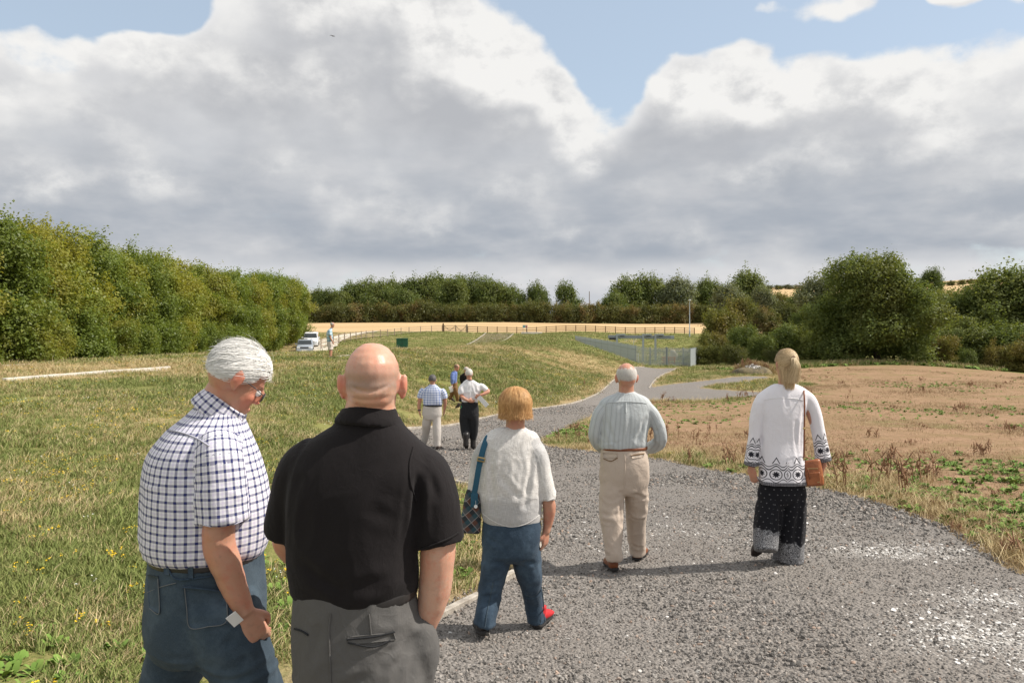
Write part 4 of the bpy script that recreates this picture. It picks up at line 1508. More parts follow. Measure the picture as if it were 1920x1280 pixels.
def palisade(a, b, label, spacing=0.145, zoff=(0.0, 0.0), name='palisade_fence', post_every=2.75):
    a, b = Vector((a[0], a[1], a[2] + zoff[0])), Vector((b[0], b[1], b[2] + zoff[1]))
    root = empty(name, a)
    tag(root, label, 'fence' if 'fence' in name else 'gate')
    d = b - a
    L = math.hypot(d.x, d.y)
    ang = math.atan2(d.y, d.x)
    n = int(L / spacing)
    for k in range(n + 1):
        f = (k + 0.5) / (n + 1)
        part('pale', PALE, root, tuple(d * f), (0, 0, ang))
    for h in (0.35, 1.62):
        beam_between('rail', FRAIL, root, Vector((0, 0.05, h)), d + Vector((0, 0.05, h)))
    m = max(1, int(round(L / post_every)))
    for k in range(m + 1):
        q = d * (k / m)
        part('post', FPOST, root, (q.x, q.y + 0.10, q.z), (0, 0, ang))
    return root


gate_l, gate_r = at(1219, 684, 88), at(1281, 684.5, 88)
zg = gz(gate_l[0], gate_l[1])
gate_l, gate_r = (gate_l[0], 88, zg), (gate_r[0], 88, gz(gate_r[0], 88))
corner = at(1294.5, 686, 87)
corner = (corner[0], 87.0, gz(corner[0], 87.0) - 0.02)
back_r = at(1312, 683, 93.5)
back_r = (back_r[0], 93.5, gz(back_r[0], 93.5))
left_end = at(1192, 682, 88.5)
left_end = (left_end[0], 88.5, gz(left_end[0], 88.5))
far_left = at(1079, 637, 114)
zt = EYE - (629.5 - HORIZON) / F * 114
far_left = (far_left[0], 114.0, zt - 2.0)
mid_left = at(1140, 637, 99)
mid_left = (mid_left[0], 99.0, EYE - (639 - HORIZON) / F * 99 - 2.0)
palisade(gate_l, ((gate_l[0] + gate_r[0]) / 2 - 0.04, 88, gate_l[2]), 'steel palisade gate leaf on the side towards the mound', name='palisade_gate')
palisade(((gate_l[0] + gate_r[0]) / 2 + 0.04, 88, gate_l[2]), gate_r, 'steel palisade gate leaf on the side towards the fence corner', name='palisade_gate')
palisade(gate_r, corner, 'short steel palisade fence between the gate and the bright corner')
palisade(corner, back_r, 'bright steel palisade fence running back from the corner into the bushes', spacing=0.085)
palisade(left_end, gate_l, 'short steel palisade fence on the mound side of the gate')
palisade(left_end, mid_left, 'steel palisade fence climbing behind the mound from the gate')
palisade(mid_left, far_left, 'farthest steel palisade fence tapering away behind the mound')

# lifting gantry over the screens
gy = 100.0
gan = empty('lifting_gantry', (*at(1205, 681, gy)[:2], gz(at(1205, 681, gy)[0], gy)))
tag(gan, 'grey steel gantry with three posts and a long horizontal beam inside the compound', 'gantry')
oz = gan.location.z
ox = gan.location.x
def gw(px, py, d=gy):
    p = at(px, py, d)
    return Vector((p[0] - ox, p[1] - gy, p[2] - oz))
BE = box_mesh('beam', (1.0, 0.24, 0.40), 'galv')
beam_between('beam', BE, gan, gw(1140, 631), gw(1258, 632.2))
part('beam_end', box_mesh('beam_end', (0.42, 0.3, 0.42), 'galv_light'), gan, gw(1260.5, 632.2))
for px, py in ((1156, 664), (1205, 682), (1228, 682)):
    top, bot = gw(px, 626), gw(px, py)
    bot.z = min(bot.z, 0)
    L = top.z - bot.z
    part('post', box_mesh('post', (0.22, 0.24, L), 'galv_light'), gan, (top.x, -0.32, (top.z + bot.z) / 2))
    part('arm', box_mesh('arm', (0.95, 0.24, 0.2), 'galv_light'), gan, (top.x + 0.58, -0.32, top.z - 0.10))
    part('hanger', box_mesh('hanger', (0.5, 0.20, 0.18), 'dark_metal'), gan, (top.x + 0.70, -0.1, top.z - 0.22))
part('trolley', box_mesh('trolley', (0.9, 0.3, 0.3), 'dark_metal', 0.02), gan, gw(1149, 634.8))
# handrails inside the compound
hr = empty('handrail', (*at(1170, 672, 98)[:2], gz(at(1170, 672, 98)[0], 98)))
tag(hr, 'white tubular handrails around the steps inside the steel compound', 'handrail')
RT = box_mesh('rail', (1.0, 0.045, 0.045), 'white_metal')
def hw(px, py, d):
    p = at(px, py, d)
    return Vector(p) - hr.location
for a, b in (((1141, 653, 100), (1151, 658, 97)), ((1141, 659, 100), (1151, 664, 97)), ((1160, 656, 101), (1178, 656, 99)), ((1160, 662, 101), (1178, 662, 99)), ((1179, 658, 98), (1197, 664, 95)), ((1179, 665, 98), (1197, 671, 95)), ((1180, 669, 97), (1190, 674, 94)), ((1188, 631, 104), (1188, 664, 104)), ((1188, 642, 104), (1194, 634, 104)), ((1160, 652, 101), (1160, 670, 101)), ((1178, 654, 99), (1178, 674, 99)), ((1197, 662, 95), (1197, 680, 95)), ((1170, 638, 102), (1178, 638, 102))):
    beam_between('rail', RT, hr, hw(*a), hw(*b))
# orange barrier and sacks behind the gate
for px0, px1, lab in ((1240, 1249, 'small orange plastic barrier behind the steel gate, nearer the gantry post'), (1251, 1267, 'long orange plastic barrier behind the steel gate')):
    a, b = at(px0, 682, 93), at(px1, 682, 93)
    z = gz(a[0], 93)
    ob = empty('barrier', ((a[0] + b[0]) / 2, 93, z))
    tag(ob, lab, 'barrier')
    w = b[0] - a[0]
    for h in (0.12, 0.48, 0.78):
        part('rail', box_mesh('rail', (w, 0.05, 0.14), 'orange', 0.01), ob, (0, 0, h))
    k = max(3, int(w / 0.2))
    for i in range(k):
        part('slat', box_mesh('slat', (0.06, 0.04, 0.85), 'orange'), ob, (-w / 2 + w * (i + 0.5) / k, 0.04, 0.45))
    for sx in (-1, 1):
        part('foot', box_mesh('foot', (0.12, 0.5, 0.06), 'dark_metal'), ob, (sx * (w / 2 - 0.1), 0, 0.03))
sx, sy, _ = at(1262, 676, 95)
bm = bmesh.new()
bmesh.ops.create_icosphere(bm, subdivisions=3, radius=0.5)
for v in bm.verts:
    v.co = Vector((math.copysign(abs(v.co.x * 2) ** 0.6 / 2, v.co.x) * 0.95, math.copysign(abs(v.co.y * 2) ** 0.6 / 2, v.co.y) * 0.9, v.co.z * 1.25)) * (1 + 0.12 * math.sin(7 * v.co.x + 5 * v.co.z + 3 * v.co.y))
sk = obj('rubble_sack', bm_mesh('rubble_sack', bm, 'tarp', True))
sk.location = (sx, sy, gz(sx, sy) + 0.92)
tag(sk, 'pale bulging sack behind the long orange barrier', 'sack')

# lamp post
lx, ly, _ = at(1293, 631, 140)
lz = gz(lx, ly)
lp = empty('lamp_post', (lx, ly, lz))
H = EYE - (563 - HORIZON) / F * 140 - lz
tag(lp, 'tall thin grey lamp post at the end of the rail fence before the bushes', 'lamp post')
v, q = tube_np([(0, 0, -0.3), (0, 0, 1.2), (0, 0, 1.25), (0, 0, H)], [0.12, 0.12, 0.085, 0.06], 12)
part('pole', mesh_np('pole', v, q, True), lp).data.materials.append(M['galv_light'])
part('lantern', box_mesh('lantern', (0.34, 0.62, 0.22), 'white_metal', 0.05), lp, (0, -0.12, H + 0.05))
part('hatch', box_mesh('hatch', (0.12, 0.02, 0.5), 'galv'), lp, (0, -0.12, 0.7))
# thin mast far off
mx, my, _ = at(1105, 560, 300)
mz = gz(mx, my)
H = EYE - (546 - HORIZON) / F * 300 - mz
v, q = tube_np([(0, 0, -0.5), (0, 0, H)], [0.16, 0.12], 8)
ms = obj('utility_pole', mesh_np('utility_pole', v, q, True), M['oldwood'])
ms.location = (mx, my, mz)
tag(ms, 'thin distant pole on the skyline just right of the lone round tree', 'pole')

# rubble heap with weeds
hx, hy, hz = hit(1412, 702, 30)
rng = np.random.default_rng(3)
n = 420
a = rng.uniform(0, 6.28, n)
rd = np.sqrt(rng.random(n))
hxs, hys = 1.35 * rd * np.cos(a), 0.8 * rd * np.sin(a)
hh = 0.72 * (1 - rd ** 1.6) + 0.03
P_ = np.stack([hx + hxs, hy + hys, ground(hx + hxs, hy + hys) + hh], -1)
scatter('rubble_heap', P_, rng.uniform(0, 6.28, (n, 3)), rng.uniform(0.05, 0.16, n), rng.integers(0, 2, n), [stone('rubble_stone', 5, 'chalk'), stone('rubble_stone', 6, 'stone')], 'low heap of broken rubble at the field edge before the wood')
bm = bmesh.new()
bmesh.ops.create_icosphere(bm, subdivisions=3, radius=1.0)
for v in bm.verts:
    v.co = Vector((v.co.x * 1.6, v.co.y * 0.95, max(v.co.z, -0.2) * 0.72)) * (1 + 0.08 * math.sin(5 * v.co.x + 3 * v.co.y))
eh = obj('earth_heap', bm_mesh('earth_heap', bm, M['ramp'], True))
eh.location = (hx, hy, hz - 0.02)
tag(eh, 'low brown earth heap under the rubble and dry weeds at the field edge', 'heap')
n = 260
a = rng.uniform(0, 6.28, n)
rd = np.sqrt(rng.random(n))
wx, wy = hx + 0.3 + 1.9 * rd * np.cos(a), hy + 0.5 + 0.9 * rd * np.sin(a)
wz = ground(wx, wy) + np.clip(0.75 * (1 - rd ** 2), 0, 1) * (np.hypot((wx - hx) / 1.6, (wy - hy) / 0.95) < 1)
scatter('heap_weeds', np.stack([wx, wy, wz], -1), upright(n), rng.uniform(1.2, 2.2, n), rng.choice([0, 1, 2], n, p=[.42, .16, .42]), [tuft('straw_clump', 33, 20, 0.22, 0.12, 0.006, 0.8, 'straw'), stalk('dock_plant', 34, 5, 0.30, 'dock'), tuft('straw_clump', 35, 20, 0.2, 0.12, 0.006, 0.8, 'straw')], 'tall straw and red-brown docks growing round the rubble heap')
px_, py_, pz_ = hit(1384, 700, 30)
mp = obj('marker_post', box_mesh('marker_post', (0.14, 0.12, 1.0), 'greywood', 0.02))
mp.location = (px_, py_, pz_ + 0.3)
tag(mp, 'short weathered marker post at the end of the rubble heap', 'post')
# a strip of tall dead grass along the wood edge
n = 2600
ex = rng.uniform(18.5, 46, n)
ey = 75.0 + rng.normal(0, 1.1, n) + 0.02 * ex
scatter('wood_edge_grass', np.stack([ex, ey, ground(ex, ey) - 0.01], -1), upright(n), rng.uniform(1.3, 2.8, n), rng.integers(0, 3, n), [tuft('straw_clump', 36, 16, 0.18, 0.16, 0.007, 0.9, 'straw'), tuft('green_clump', 37, 16, 0.17, 0.16, 0.008, 0.8, 'blade'), leafy('leafy_weed', 38, 12, 0.2, 'weedleaf')], 'tall straw and green grass along the foot of the wood')

# bird
bx, by, bz = at(624, 68, 160)
bm = bmesh.new()
pts = [(-0.62, 0, 0.10), (-0.32, 0.03, 0.19), (-0.06, 0.06, 0.02), (0.06, 0.06, 0.02), (0.30, 0.03, 0.02), (0.45, 0, -0.22)]
bird = empty('gull', (bx, by, bz))
tag(bird, 'tiny dark bird gliding high against the grey cloud', 'bird')
bmesh.ops.create_icosphere(bm, subdivisions=2, radius=1.0)
for v in bm.verts:
    v.co = Vector((v.co.x * 0.07, v.co.y * 0.27 * (1 - 0.25 * v.co.y), v.co.z * 0.07))
part('body', bm_mesh('body', bm, 'dark_metal', True), bird)
for s in (0, 1):
    seq = pts[:3] if s == 0 else pts[3:]
    v, q = tube_np(seq, [0.02, 0.05, 0.08] if s == 0 else [0.08, 0.05, 0.02], 6)
    v = v.copy()
    v[:, 1] = v[:, 1] * 2.0
    part('wing', mesh_np('wing', v, q, True), bird).data.materials.append(M['dark_metal'])


# ---- parked vehicles
def paint(name, c, rough=0.3, metal=0.3):
    m = bpy.data.materials.new(name)
    m.use_nodes = True
    b = m.node_tree.nodes['Principled BSDF']
    b.inputs['Base Color'].default_value = (*c, 1)
    b.inputs['Roughness'].default_value = rough
    b.inputs['Metallic'].default_value = metal
    b.inputs['Coat Weight'].default_value = 0.4
    return m


M['silver_paint'] = paint('silver_paint', (0.36, 0.40, 0.45))
M['white_paint'] = paint('white_paint', (0.72, 0.73, 0.74), 0.35, 0.0)
M['car_glass'] = paint('car_glass', (0.018, 0.024, 0.026), 0.08, 0.0)
M['rubber'] = flat('rubber', (0.02, 0.02, 0.02), 0.8, 0.2)
M['lamp_glass'] = paint('lamp_glass', (0.75, 0.77, 0.78), 0.1, 0.2)


def vehicle(name, label, cat, pos, rz, prof, glass_x, width, mat, roof_bars=False):
    """prof: (length position from the nose, height) along the outline; windscreen between glass_x."""
    root = empty(name, pos, rz)
    tag(root, label, cat)
    W = width / 2
    bm = bmesh.new()
    rows = []
    for (y_, z_) in prof:
        tumble = max(0.0, (z_ - 0.95)) * 0.16
        rows.append([bm.verts.new((sx * (W - tumble) * k, y_, z_ - (0.03 if abs(k) == 1 else 0))) for sx, k in ((-1, 1), (-1, 0.86), (1, 0.86), (1, 1))])
    low = [[bm.verts.new((sx * W * k, y_, 0.34)) for sx, k in ((-1, 1), (-1, 0.9), (1, 0.9), (1, 1))] for (y_, z_) in prof]
    for i in range(len(prof) - 1):
        for k in range(3):
            bm.faces.new((rows[i][k], rows[i][k + 1], rows[i + 1][k + 1], rows[i + 1][k]))
        bm.faces.new((rows[i][0], rows[i + 1][0], low[i + 1][0], low[i][0]))
        bm.faces.new((rows[i + 1][3], rows[i][3], low[i][3], low[i + 1][3]))
        for k in range(3):
            bm.faces.new((low[i][k + 1], low[i][k], low[i + 1][k], low[i + 1][k + 1]))
    for e in (0, -1):
        for k in range(3):
            f = (rows[e][k + 1], rows[e][k], low[e][k], low[e][k + 1])
            bm.faces.new(f if e == 0 else f[::-1])
    bmesh.ops.recalc_face_normals(bm, faces=bm.faces)
    bmesh.ops.bevel(bm, geom=[e for e in bm.edges if e.calc_face_angle(0) > 0.5], offset=0.035, segments=2, affect='EDGES')
    part('body', bm_mesh('body', bm, mat, True), root)
    P = {round(a, 3): b for a, b in prof}
    (y0, z0), (y1, z1) = glass_x
    ln = math.hypot(y1 - y0, z1 - z0)
    def pane(w0, w1, off=0.012):
        n = Vector((0, -(z1 - z0), (y1 - y0))).normalized() * off
        bm = bmesh.new()
        a = [Vector((-w0, y0 + (y1 - y0) * 0.10, z0 + (z1 - z0) * 0.10)), Vector((w0, y0 + (y1 - y0) * 0.10, z0 + (z1 - z0) * 0.10)), Vector((w1, y0 + (y1 - y0) * 0.9, z0 + (z1 - z0) * 0.9)), Vector((-w1, y0 + (y1 - y0) * 0.9, z0 + (z1 - z0) * 0.9))]
        f = bm.faces.new([bm.verts.new(p + n) for p in a])
        r = bmesh.ops.extrude_face_region(bm, geom=[f])
        bmesh.ops.translate(bm, vec=-n * 1.6, verts=[g for g in r['geom'] if isinstance(g, bmesh.types.BMVert)])
        bmesh.ops.recalc_face_normals(bm, faces=bm.faces)
        return bm_mesh('windscreen', bm, 'car_glass')
    part('windscreen', pane(W * 0.86, W * 0.76), root)
    zs = (z0 + z1) / 2
    for sx in (-1, 1):
        part('side_window', box_mesh('side_window', (0.02, 1.9, (z1 - z0) * 0.62), 'car_glass', 0.004), root, (sx * (W - 0.055), y1 + 1.05, zs + 0.02), (0, sx * -0.15, 0))
        part('headlight', box_mesh('headlight', (0.36, 0.06, 0.17), 'lamp_glass', 0.03), root, (sx * (W - 0.26), 0.0, 0.78))
        part('mirror', box_mesh('mirror', (0.20, 0.10, 0.16), mat, 0.03), root, (sx * (W + 0.09), y0 + 0.35, z0 + 0.08))
        for wy in (0.85, prof[-1][0] - 0.85):
            bm = bmesh.new()
            bmesh.ops.create_cone(bm, cap_ends=True, segments=24, radius1=0.35, radius2=0.35, depth=0.22)
            w = part('wheel', bm_mesh('wheel', bm, 'rubber'), root, (sx * (W - 0.09), wy, 0.35), (0, R(90), 0))
            bm = bmesh.new()
            bmesh.ops.create_cone(bm, cap_ends=True, segments=16, radius1=0.21, radius2=0.19, depth=0.235)
            part('rim', bm_mesh('rim', bm, 'galv_light'), w)
    part('grille', box_mesh('grille', (W * 1.0, 0.05, 0.16), 'dark_metal', 0.01), root, (0, -0.005, 0.80))
    part('bumper', box_mesh('bumper', (W * 1.92, 0.16, 0.24), mat, 0.04), root, (0, -0.03, 0.50))
    part('number_plate', box_mesh('number_plate', (0.5, 0.02, 0.11), 'white_metal'), root, (0, -0.125, 0.50))
    if roof_bars:
        for sx in (-1, 1):
            part('roof_rail', box_mesh('roof_rail', (0.05, 2.0, 0.05), 'dark_metal', 0.01), root, (sx * (W - 0.28), y1 + 1.2, z1 + 0.05))
        part('roof_lamp', box_mesh('roof_lamp', (0.5, 0.18, 0.1), 'dark_metal', 0.02), root, (0, y1 + 0.5, z1 + 0.07))
    return root


vx, vy = at(570.5, 661, 90)[:2]
vehicle('parked_car', 'silver estate car parked nose towards us at the foot of the dense trees', 'car', (vx, vy, gz(vx, vy) - 0.22), R(12),
        [(0.0, 0.72), (0.08, 0.90), (1.0, 1.04), (1.25, 1.06), (2.0, 1.60), (2.3, 1.66), (3.9, 1.62), (4.5, 1.1), (4.6, 0.8)], ((1.25, 1.06), (2.0, 1.60)), 1.82, 'silver_paint', True)
vx, vy = at(581.5, 655, 97.5)[:2]
vehicle('parked_van', 'white van parked just behind the silver car beside the chalk track', 'van', (vx, vy, gz(vx, vy) - 0.02), R(11),
        [(0.0, 0.75), (0.08, 1.02), (0.75, 1.20), (1.5, 1.86), (1.8, 1.94), (4.5, 1.94), (4.6, 0.8)], ((0.75, 1.20), (1.5, 1.86)), 1.85, 'white_paint', True)


# ------------------------------------------------------------------ people: closed lofts fused into one skin, clothes likewise
def cr(arr, k):
    """Catmull-Rom resampling of rows of arr, k steps per span."""
    p = np.asarray(arr, float)
    p = np.vstack([2 * p[0] - p[1], p, 2 * p[-1] - p[-2]])
    out = []
    for i in range(1, len(p) - 2):
        a, b, c, d = p[i - 1:i + 3]
        for t in np.linspace(0, 1, k, endpoint=False):
            out.append(0.5 * ((2 * b) + (c - a) * t + (2 * a - 5 * b + 4 * c - d) * t * t + (3 * b - a - 3 * c + d) * t ** 3))
    out.append(p[-2])
    return np.array(out)


class Loft:
    """A closed tube: rows (x, y, z, ru, rv, exponent); u is the side axis."""
    def __init__(self, rows, side=(1, 0, 0), k=4, n=28, upright=False):
        rows = [tuple(r) + (2.0,) * (6 - len(r)) for r in rows]
        R_ = cr(rows, k)
        self.c = R_[:, :3]
        self.ru = np.maximum(R_[:, 3], 0.002)
        self.rv = np.maximum(R_[:, 4], 0.002)
        ex = np.clip(R_[:, 5], 1.6, 5)
        self.n = n
        t = np.gradient(self.c, axis=0)
        t /= np.linalg.norm(t, axis=1)[:, None] + 1e-9
        if upright:
            t[:] = (0, 0, math.copysign(1, self.c[-1, 2] - self.c[0, 2]))
        u = np.array(side, float)[None] - (t @ np.array(side, float))[:, None] * t
        u /= np.linalg.norm(u, axis=1)[:, None] + 1e-9
        v = np.cross(t, u)
        self.t, self.u, self.v = t, u, v
        seg = np.linalg.norm(np.diff(self.c, axis=0), axis=1)
        self.s = np.concatenate([[0], np.cumsum(seg)])
        self.v0 = 0.0
        th = np.linspace(0, 2 * math.pi, n, endpoint=False)
        cs, sn = np.cos(th), np.sin(th)
        e = (2.0 / ex)[:, None]
        a = np.sign(cs) * np.abs(cs) ** e
        b = np.sign(sn) * np.abs(sn) ** e
        V = self.c[:, None] + (a * self.ru[:, None])[..., None] * u[:, None] + (b * self.rv[:, None])[..., None] * v[:, None]
        m = len(self.c)
        self.V = np.concatenate([V.reshape(-1, 3), self.c[:1], self.c[-1:]])
        Q = []
        for i in range(m - 1):
            for j in range(n):
                Q.append((i * n + j, i * n + (j + 1) % n, (i + 1) * n + (j + 1) % n, (i + 1) * n + j))
        T = [(m * n, (j + 1) % n, j) for j in range(n)] + [(m * n + 1, (m - 1) * n + j, (m - 1) * n + (j + 1) % n) for j in range(n)]
        self.Q, self.T = np.array(Q), np.array(T)

    def locate(self, P):
        """Surface coordinates of points: (angle * radius, length along, closeness to the surface)."""
        best = np.zeros(len(P), int)
        for i in range(0, len(P), 8000):
            q = P[i:i + 8000]
            best[i:i + 8000] = ((q[:, None] - self.c[None]) ** 2).sum(-1).argmin(1)
        dlt = P - self.c[best]
        al = (dlt * self.t[best]).sum(1)
        a = (dlt * self.u[best]).sum(1)
        b = (dlt * self.v[best]).sum(1)
        rho = np.hypot(a / self.ru[best], b / self.rv[best])
        ang = np.arctan2(a, b)                 # the seam lies on the -v side
        mean = 0.5 * (self.ru + self.rv).mean()
        over = np.maximum(0, np.maximum(-(self.s[best] + al), self.s[best] + al - self.s[-1]))
        return ang * mean, self.s[best] + al + self.v0, np.abs(rho - 1) + over * 20


class Blob:
    """An ellipsoid piece of a body."""
    def __init__(self, c, r, rot=None, n=20):
        th = np.linspace(0, 2 * math.pi, n, endpoint=False)
        ph = np.linspace(0, math.pi, n // 2 + 1)[1:-1]
        V = [(math.sin(p) * math.cos(t), math.sin(p) * math.sin(t), math.cos(p)) for p in ph for t in th] + [(0, 0, 1), (0, 0, -1)]
        V = np.array(V) * np.array(r)
        if rot is not None:
            V = V @ np.array(rot.to_3x3()).T
        self.V = V + np.array(c)
        m = len(ph)
        self.Q = np.array([(i * n + j, (i + 1) * n + j, (i + 1) * n + (j + 1) % n, i * n + (j + 1) % n) for i in range(m - 1) for j in range(n)])
        self.T = np.array([(m * n, j, (j + 1) % n) for j in range(n)] + [(m * n + 1, (m - 1) * n + (j + 1) % n, (m - 1) * n + j) for j in range(n)])

    def move(self, M4):
        A = np.array(M4)
        self.V = self.V @ A[:3, :3].T + A[:3, 3]
        return self


def raw_join(parts):
    V, Q, T, o = [], [], [], 0
    for p in parts:
        V.append(p.V)
        Q.append(p.Q + o)
        T.append(p.T + o)
        o += len(p.V)
    return np.concatenate(V), np.concatenate(Q), np.concatenate(T)


def fuse(name, parts, voxel, smooth=4, uv=False, disp=None):
    """Fuse closed parts into one continuous surface; optional surface coordinates and a displacement."""
    V, Q, T = raw_join(parts)
    tmp = mesh_np(name + '_raw', V, [Q, T])
    o = bpy.data.objects.new(name + '_raw', tmp)
    col.objects.link(o)
    m = o.modifiers.new('r', 'REMESH')
    m.mode = 'VOXEL'
    m.voxel_size = voxel
    s = o.modifiers.new('s', 'SMOOTH')
    s.factor = 0.5
    s.iterations = smooth
    dg = bpy.context.evaluated_depsgraph_get()
    me = bpy.data.meshes.new_from_object(o.evaluated_get(dg))
    me.name = name
    bpy.data.objects.remove(o)
    bpy.data.meshes.remove(tmp)
    n = len(me.vertices)
    P = np.empty(n * 3, np.float32)
    me.vertices.foreach_get('co', P)
    P = P.reshape(-1, 3).astype(float)
    if disp is not None:
        N = np.empty(n * 3, np.float32)
        me.vertices.foreach_get('normal', N)
        P2 = P + N.reshape(-1, 3) * disp(P)[:, None]
        me.vertices.foreach_set('co', P2.astype(np.float32).ravel())
    me.polygons.foreach_set('use_smooth', np.ones(len(me.polygons), bool))
    if uv:
        L = [p for p in parts if isinstance(p, Loft)]
        R3 = [l.locate(P) for l in L]
        nl = len(me.loops)
        lv = np.empty(nl, np.int32)
        me.loops.foreach_get('vertex_index', lv)
        tot = np.empty(len(me.polygons), np.int32)
        me.polygons.foreach_get('loop_total', tot)
        pf = np.repeat(np.arange(len(tot)), tot)
        cl = np.stack([r[2] for r in R3])
        fcl = np.stack([np.bincount(pf, c[lv], minlength=len(tot)) for c in cl])
        who = fcl.argmin(0)[pf]
        U = np.stack([r[0] for r in R3])[who, lv]
        W = np.stack([r[1] for r in R3])[who, lv]
        lay = me.uv_layers.new(name='UVMap')
        lay.data.foreach_set('uv', np.stack([U, W], -1).astype(np.float32).ravel())
    me.update()
    return me


def folds(amp, scale, seed=0, stretch=(1, 1, 1), lines=(), bands=()):
    """Cloth relief: broad folds and sharp creases from noise, creases along given local lines (a, b, width, depth)
    and stacked cross creases gathered in height bands (z, half height, amount)."""
    st = np.array(stretch, float)
    def f(P):
        q = P * st * scale + seed * 3.7
        w = q + 0.7 * np.stack([vnoise(q * 0.7 + 5), vnoise(q * 0.7 + 9), vnoise(q * 0.7 + 13)], -1)
        rid = (1 - np.abs(vnoise(w * 1.1 + 3))) ** 3
        rid2 = (1 - np.abs(vnoise(w * 2.1 + 31))) ** 3
        where = np.clip(0.55 + 1.1 * vnoise(q * 0.45 + 77), 0, 1)
        d = amp * (0.65 * vnoise(w * 0.8) + where * (0.75 * (rid - 0.35) + 0.35 * (rid2 - 0.35)))
        for z, hh, am in bands:
            e = np.exp(-((P[:, 2] - z) / hh) ** 2)
            qq = P * np.array([5.0, 5.0, 22.0]) + seed * 1.3 + 0.8 * np.stack([vnoise(P * 8), vnoise(P * 8 + 7), 1.6 * vnoise(P * 7 + 3)], -1)
            d = d + am * e * ((1 - np.abs(vnoise(qq))) ** 2 - 0.45)
        for a, b, wd, dp in lines:
            a, b = np.array(a), np.array(b)
            ab = b - a
            t = np.clip(((P - a) @ ab) / (ab @ ab), 0, 1)
            dist = np.linalg.norm(P - (a + t[:, None] * ab), axis=1)
            env = np.sin(np.pi * np.clip(t * 0.9 + 0.05, 0, 1)) ** 0.5
            d = d + dp * env * (np.exp(-(dist / wd) ** 2) - 0.55 * np.exp(-((dist - 1.7 * wd) / (0.9 * wd)) ** 2))
        return d
    return f


# ---- cloth and skin
def skin_mat(name, base, red):
    def build(t, b):
        p = t.coord()
        n = t.noise(p, 9, 5, 0.6)
        c = t.mix(t.remap(n, 0.35, 0.7), base, red)
        c = t.mix(t.remap(t.noise(p, 60, 3), 0.52, 0.75, 0, 0.45), c, tuple(x * 0.72 for x in base))
        c = t.mix(t.remap(t.noise(p, 26, 4, 0.65), 0.50, 0.72, 0, 0.5), c, (red[0] * 0.95, red[1] * 0.72, red[2] * 0.70))
        c = t.mix(t.math('MULTIPLY', t.attr('stubble'), 0.85), c, tuple(0.42 * x + 0.045 for x in base))
        c = t.mix(t.math('MULTIPLY', t.attr('flush'), 0.8), c, (0.62, 0.20, 0.13))
        b.inputs['Subsurface Weight'].default_value = 0.15
        b.inputs['Subsurface Radius'].default_value = (0.012, 0.004, 0.002)
        b.inputs['Subsurface Scale'].default_value = 0.6
        t.put(b.inputs['Normal'], t.bump(t.noise(p, 220, 3), 0.25, 0.002))
        return c
    return material(name, build, 0.42, 0.45)


M['skin_fair'] = skin_mat('fair_skin', (0.58, 0.36, 0.26), (0.60, 0.30, 0.20))
M['skin_tan'] = skin_mat('tanned_skin', (0.50, 0.275, 0.185), (0.54, 0.25, 0.165))


def weave(t, b, scale=900, strength=0.25, extra=None):
    uv = t.uv()
    n = t.noise(uv, scale, 2, 0.6)
    o = t.coord()
    wv = t.vmath('ADD', o, t.vmath('SCALE', t.vmath('SUBTRACT', t.noise(o, 5, 3, 0.5, colour=True), (0.5, 0.5, 0.5)), 0.16))
    big = t.noise(t.vmath('MULTIPLY', wv, (1, 1, 0.55)), 13, 4, 0.55)
    cre = t.math('POWER', t.math('SUBTRACT', 1.0, t.math('MULTIPLY', t.math('ABSOLUTE', t.math('SUBTRACT', t.noise(t.vmath('MULTIPLY', wv, (1, 1, 0.7)), 17, 3, 0.5), 0.5)), 2.6), clamp=True), 4.0)
    h = t.math('ADD', t.math('MULTIPLY', n, 0.12), t.math('ADD', t.math('MULTIPLY', big, 0.9), t.math('MULTIPLY', cre, 0.14)))
    t.put(b.inputs['Normal'], t.bump(h, min(1.0, strength * 1.25), 0.016))
    b.inputs['Sheen Weight'].default_value = 0.05
    return uv, n, big


def plain_cloth(name, c, c2=None, strength=0.3, rough=0.9, var=0.2):
    c2 = c2 or tuple(x * (1 + var) for x in c)
    def build(t, b):
        uv, n, big = weave(t, b, strength=strength)
        return t.mix(t.math('ADD', t.math('MULTIPLY', n, 0.5), t.math('MULTIPLY', big, 0.5)), tuple(x * (1 - var) for x in c), c2)
    return material(name, build, rough, 0.2)


def stripe(t, coord, period, w, soft=0.12):
    """1 on a line of relative width w in every period."""
    f = t.math('FRACT', t.math('DIVIDE', coord, period))
    d = t.math('ABSOLUTE', t.math('SUBTRACT', f, 0.5))
    return t.remap(d, w / 2 + soft * w, w / 2 - soft * w, 0, 1)


def check_cloth(name, ground_c, line_c, fill_c, period, w, strength=0.3):
    def build(t, b):
        uv, n, big = weave(t, b, strength=strength)
        s = t.sep(uv)
        a, c = stripe(t, s[0], period, w), stripe(t, s[1], period, w)
        a2, c2 = stripe(t, t.math('ADD', s[0], period * 0.5), period, 0.22), stripe(t, t.math('ADD', s[1], period * 0.5), period, 0.22)
        col_ = t.mix(t.math('MULTIPLY', t.math('ADD', a2, c2), 0.32, clamp=True), ground_c, fill_c)
        k = t.math('MULTIPLY', t.math('ADD', a, c), 0.62, clamp=True)
        return t.mix(k, col_, line_c)
    return material(name, build, 0.85, 0.2)


